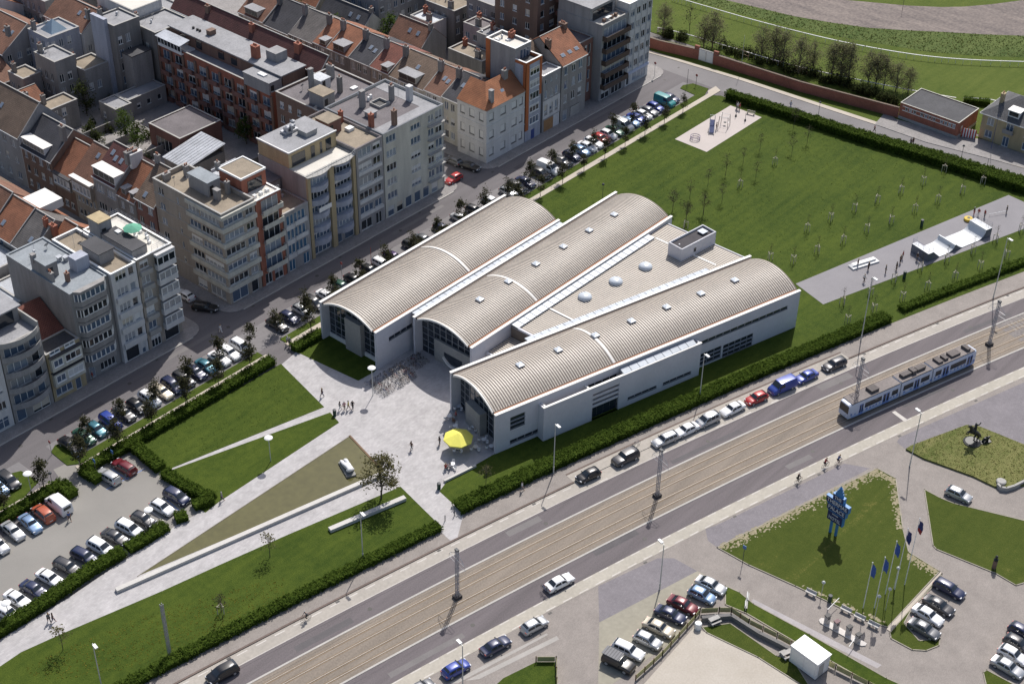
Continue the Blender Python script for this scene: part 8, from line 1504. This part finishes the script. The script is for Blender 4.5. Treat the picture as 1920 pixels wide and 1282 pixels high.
PE = [('D3', 372, 515, 'walk', 'brown', 'navy', 'person in brown top walking alone by the park lawn tip'), ('D3', 490, 605, 'walk', 'grey', 'white', 'person in grey top and white trousers in the group of four'), ('D3', 520, 605, 'walk', 'pink', 'beige', 'person in pink top in the group of four'), ('D3', 546, 600, 'walk', 'yellow', 'beige', 'person in yellow top in the group of four'), ('D3', 575, 598, 'walk', 'black', 'black', 'person all in black in the group of four'), ('D3', 968, 870, 'walk', 'brown', 'grey', 'person walking across the middle of the plaza with bag'), ('D3', 1155, 835, 'stand', 'black', 'grey', 'person in black standing beside the yellow parasol'),
 ('D3', 140, 165, 'walk', 'white', 'navy', 'person in white top on the footpath near the short hedge'), ('D3', 158, 175, 'walk', 'grey', 'black', 'person in grey beside the one in white on the footpath'), ('D4', 585, 1110, 'walk', 'white', 'grey', 'person in white top walking on the avenue pavement'), ('D6', 1328, 190, 'walk', 'grey', 'navy', 'person walking on the path beside the wedge lawn'), ('D6', 297, 915, 'walk', 'grey', 'black', 'person in grey strolling near the small staked tree'), ('D6', 320, 915, 'walk', 'brown', 'navy', 'person in brown strolling near the small staked tree'), ('D6', 418, 305, 'walk', 'blue', 'brown', 'person in blue crossing the car lot'), ('C5', 1475, 1225, 'walk', 'white', 'white', 'person in white crossing the apartment street'),
 ('C7', 560, 490, 'stand', 'red', 'grey', 'person in red at the door of the bay-windowed block'), ('C4', 1127, 700, 'walk', 'red', 'black', 'person in red walking along the cross road'), ('C4', 1318, 770, 'walk', 'black', 'navy', 'person in black in the pair on the cross road'), ('C4', 1330, 768, 'walk', 'brown', 'black', 'person in brown in the pair on the cross road'), ('C4', 683, 572, 'walk', 'white', 'blue', 'person in white top on the cross road behind the hedge')]
for k, x, y, po, t, b, lab in PE: person(at(k, x, y), po, t, b, lab, z=.01 if k in ('C4', 'C5') or lab.endswith('lot') else .11)
for x, y, t, b, lab in ((1285, 265, 'black', 'navy', 'person in black at the playground hedge'), (1310, 290, 'white', 'grey', 'person in white top at the playground hedge'), (1350, 300, 'red', 'brown', 'person in red at the playground hedge'), (885, 690, 'brown', 'black', 'child in brown standing beside the slide')): person(z7(x, y), 'stand', t, b, lab, z=.14)
SK = [(545, 690, 'black', 'navy', 'skater in black standing on the grind box end'), (630, 715, 'black', 'black', 'person in black leaning on the grind box'), (595, 815, 'white', 'brown', 'skater in white top rolling on the pad'), (768, 740, 'grey', 'black', 'skater in grey standing in the middle of the pad'), (855, 715, 'black', 'brown', 'skater in black and brown near the lawn edge'), (885, 660, 'brown', 'black', 'skater in brown walking toward the ramp'), (905, 625, 'red', 'black', 'skater in red and black before the ramp'), (1020, 640, 'black', 'grey', 'person in black under the ramp platform'), (1475, 275, 'black', 'red', 'skater in black beside the yellow pad'), (1510, 285, 'red', 'white', 'skater in red sitting at the ramp top'), (1560, 295, 'red', 'grey', 'skater in red at the rear of the ramp'), (1735, 262, 'black', 'grey', 'skater alone at the end of the grind rail')]
for x, y, t, b, lab in SK: person(at('D2', x, y), 'stand' if 'rolling' not in lab else 'walk', t, b, lab, z=.14)
e = empty('crash_pad', (*z6(1005, 300), .14), R(10), 'round yellow padded mat beside the skate ramp', 'mat'); MB().lathe([(.8, 0), (.9, .2), (.85, .5), (.5, .6)], 14).build('pad', M('yellow_pad', (.6, .42, .05), .7, .1), e, smooth=40); MB().lathe([(.3, .6), (.28, .66)], 10).build('pad_top', darkpole, e)
bicycle(at('D2', 1030, 650), 1., 'bicycle lying by the ramp platform', None, .14)
for i, (x, y, t) in enumerate(((1265, 655, 'red'), (1245, 695, 'brown'), (1195, 1005, 'red'), (1225, 1000, 'white'), (1400, 745, 'black'))): person(at('D3', x, y), 'sit', t, 'grey', 'person in %s seated at a café table %s' % (t, ('by the glass front', 'near the hall corner', 'in the sun below the parasol', 'beside the person in red below the parasol', 'against the concrete screen')[i]), z=.11)
for k, x, y, t, lab, rev in (('D5', 686, 845, 'red', 'cyclist in red and black riding the cycle lane', 0), ('D5', 768, 825, 'blue', 'cyclist in blue riding ahead on the cycle lane', 0), ('D5', 518, 940, 'black', 'cyclist in black trailing on the cycle lane', 0), ('D7', 105, 875, 'grey', 'cyclist in grey riding by the avenue kerb', 1)):
    p = at(k, x, y); a = RDang(toRD(p)[0]) + math.pi*rev; bicycle(p, a, 'bicycle ridden by the ' + ' '.join(lab.split()[:3]) + (' and black' if 'and' in lab else ''), None, .015); person((p[0]-.25*math.cos(a), p[1]-.25*math.sin(a)), 'cycle', t, 'black', lab, a, .0)
p = at('F', 1049, 1091, .6); a = RDang(toRD(p)[0])
for j, d in enumerate((2.45, 2.65)): bicycle((p[0]-d*math.cos(a), p[1]-d*math.sin(a)), a+R(90), 'dark bicycle strapped on the tail of the white saloon', 'bicycles on the car rack', .45)
bicycle(at('D4', 1375, 800), RDang(0), 'bicycle leaning at the kerb behind the off-roader', None, .11)
bpy.data.scenes.remove(tmp)
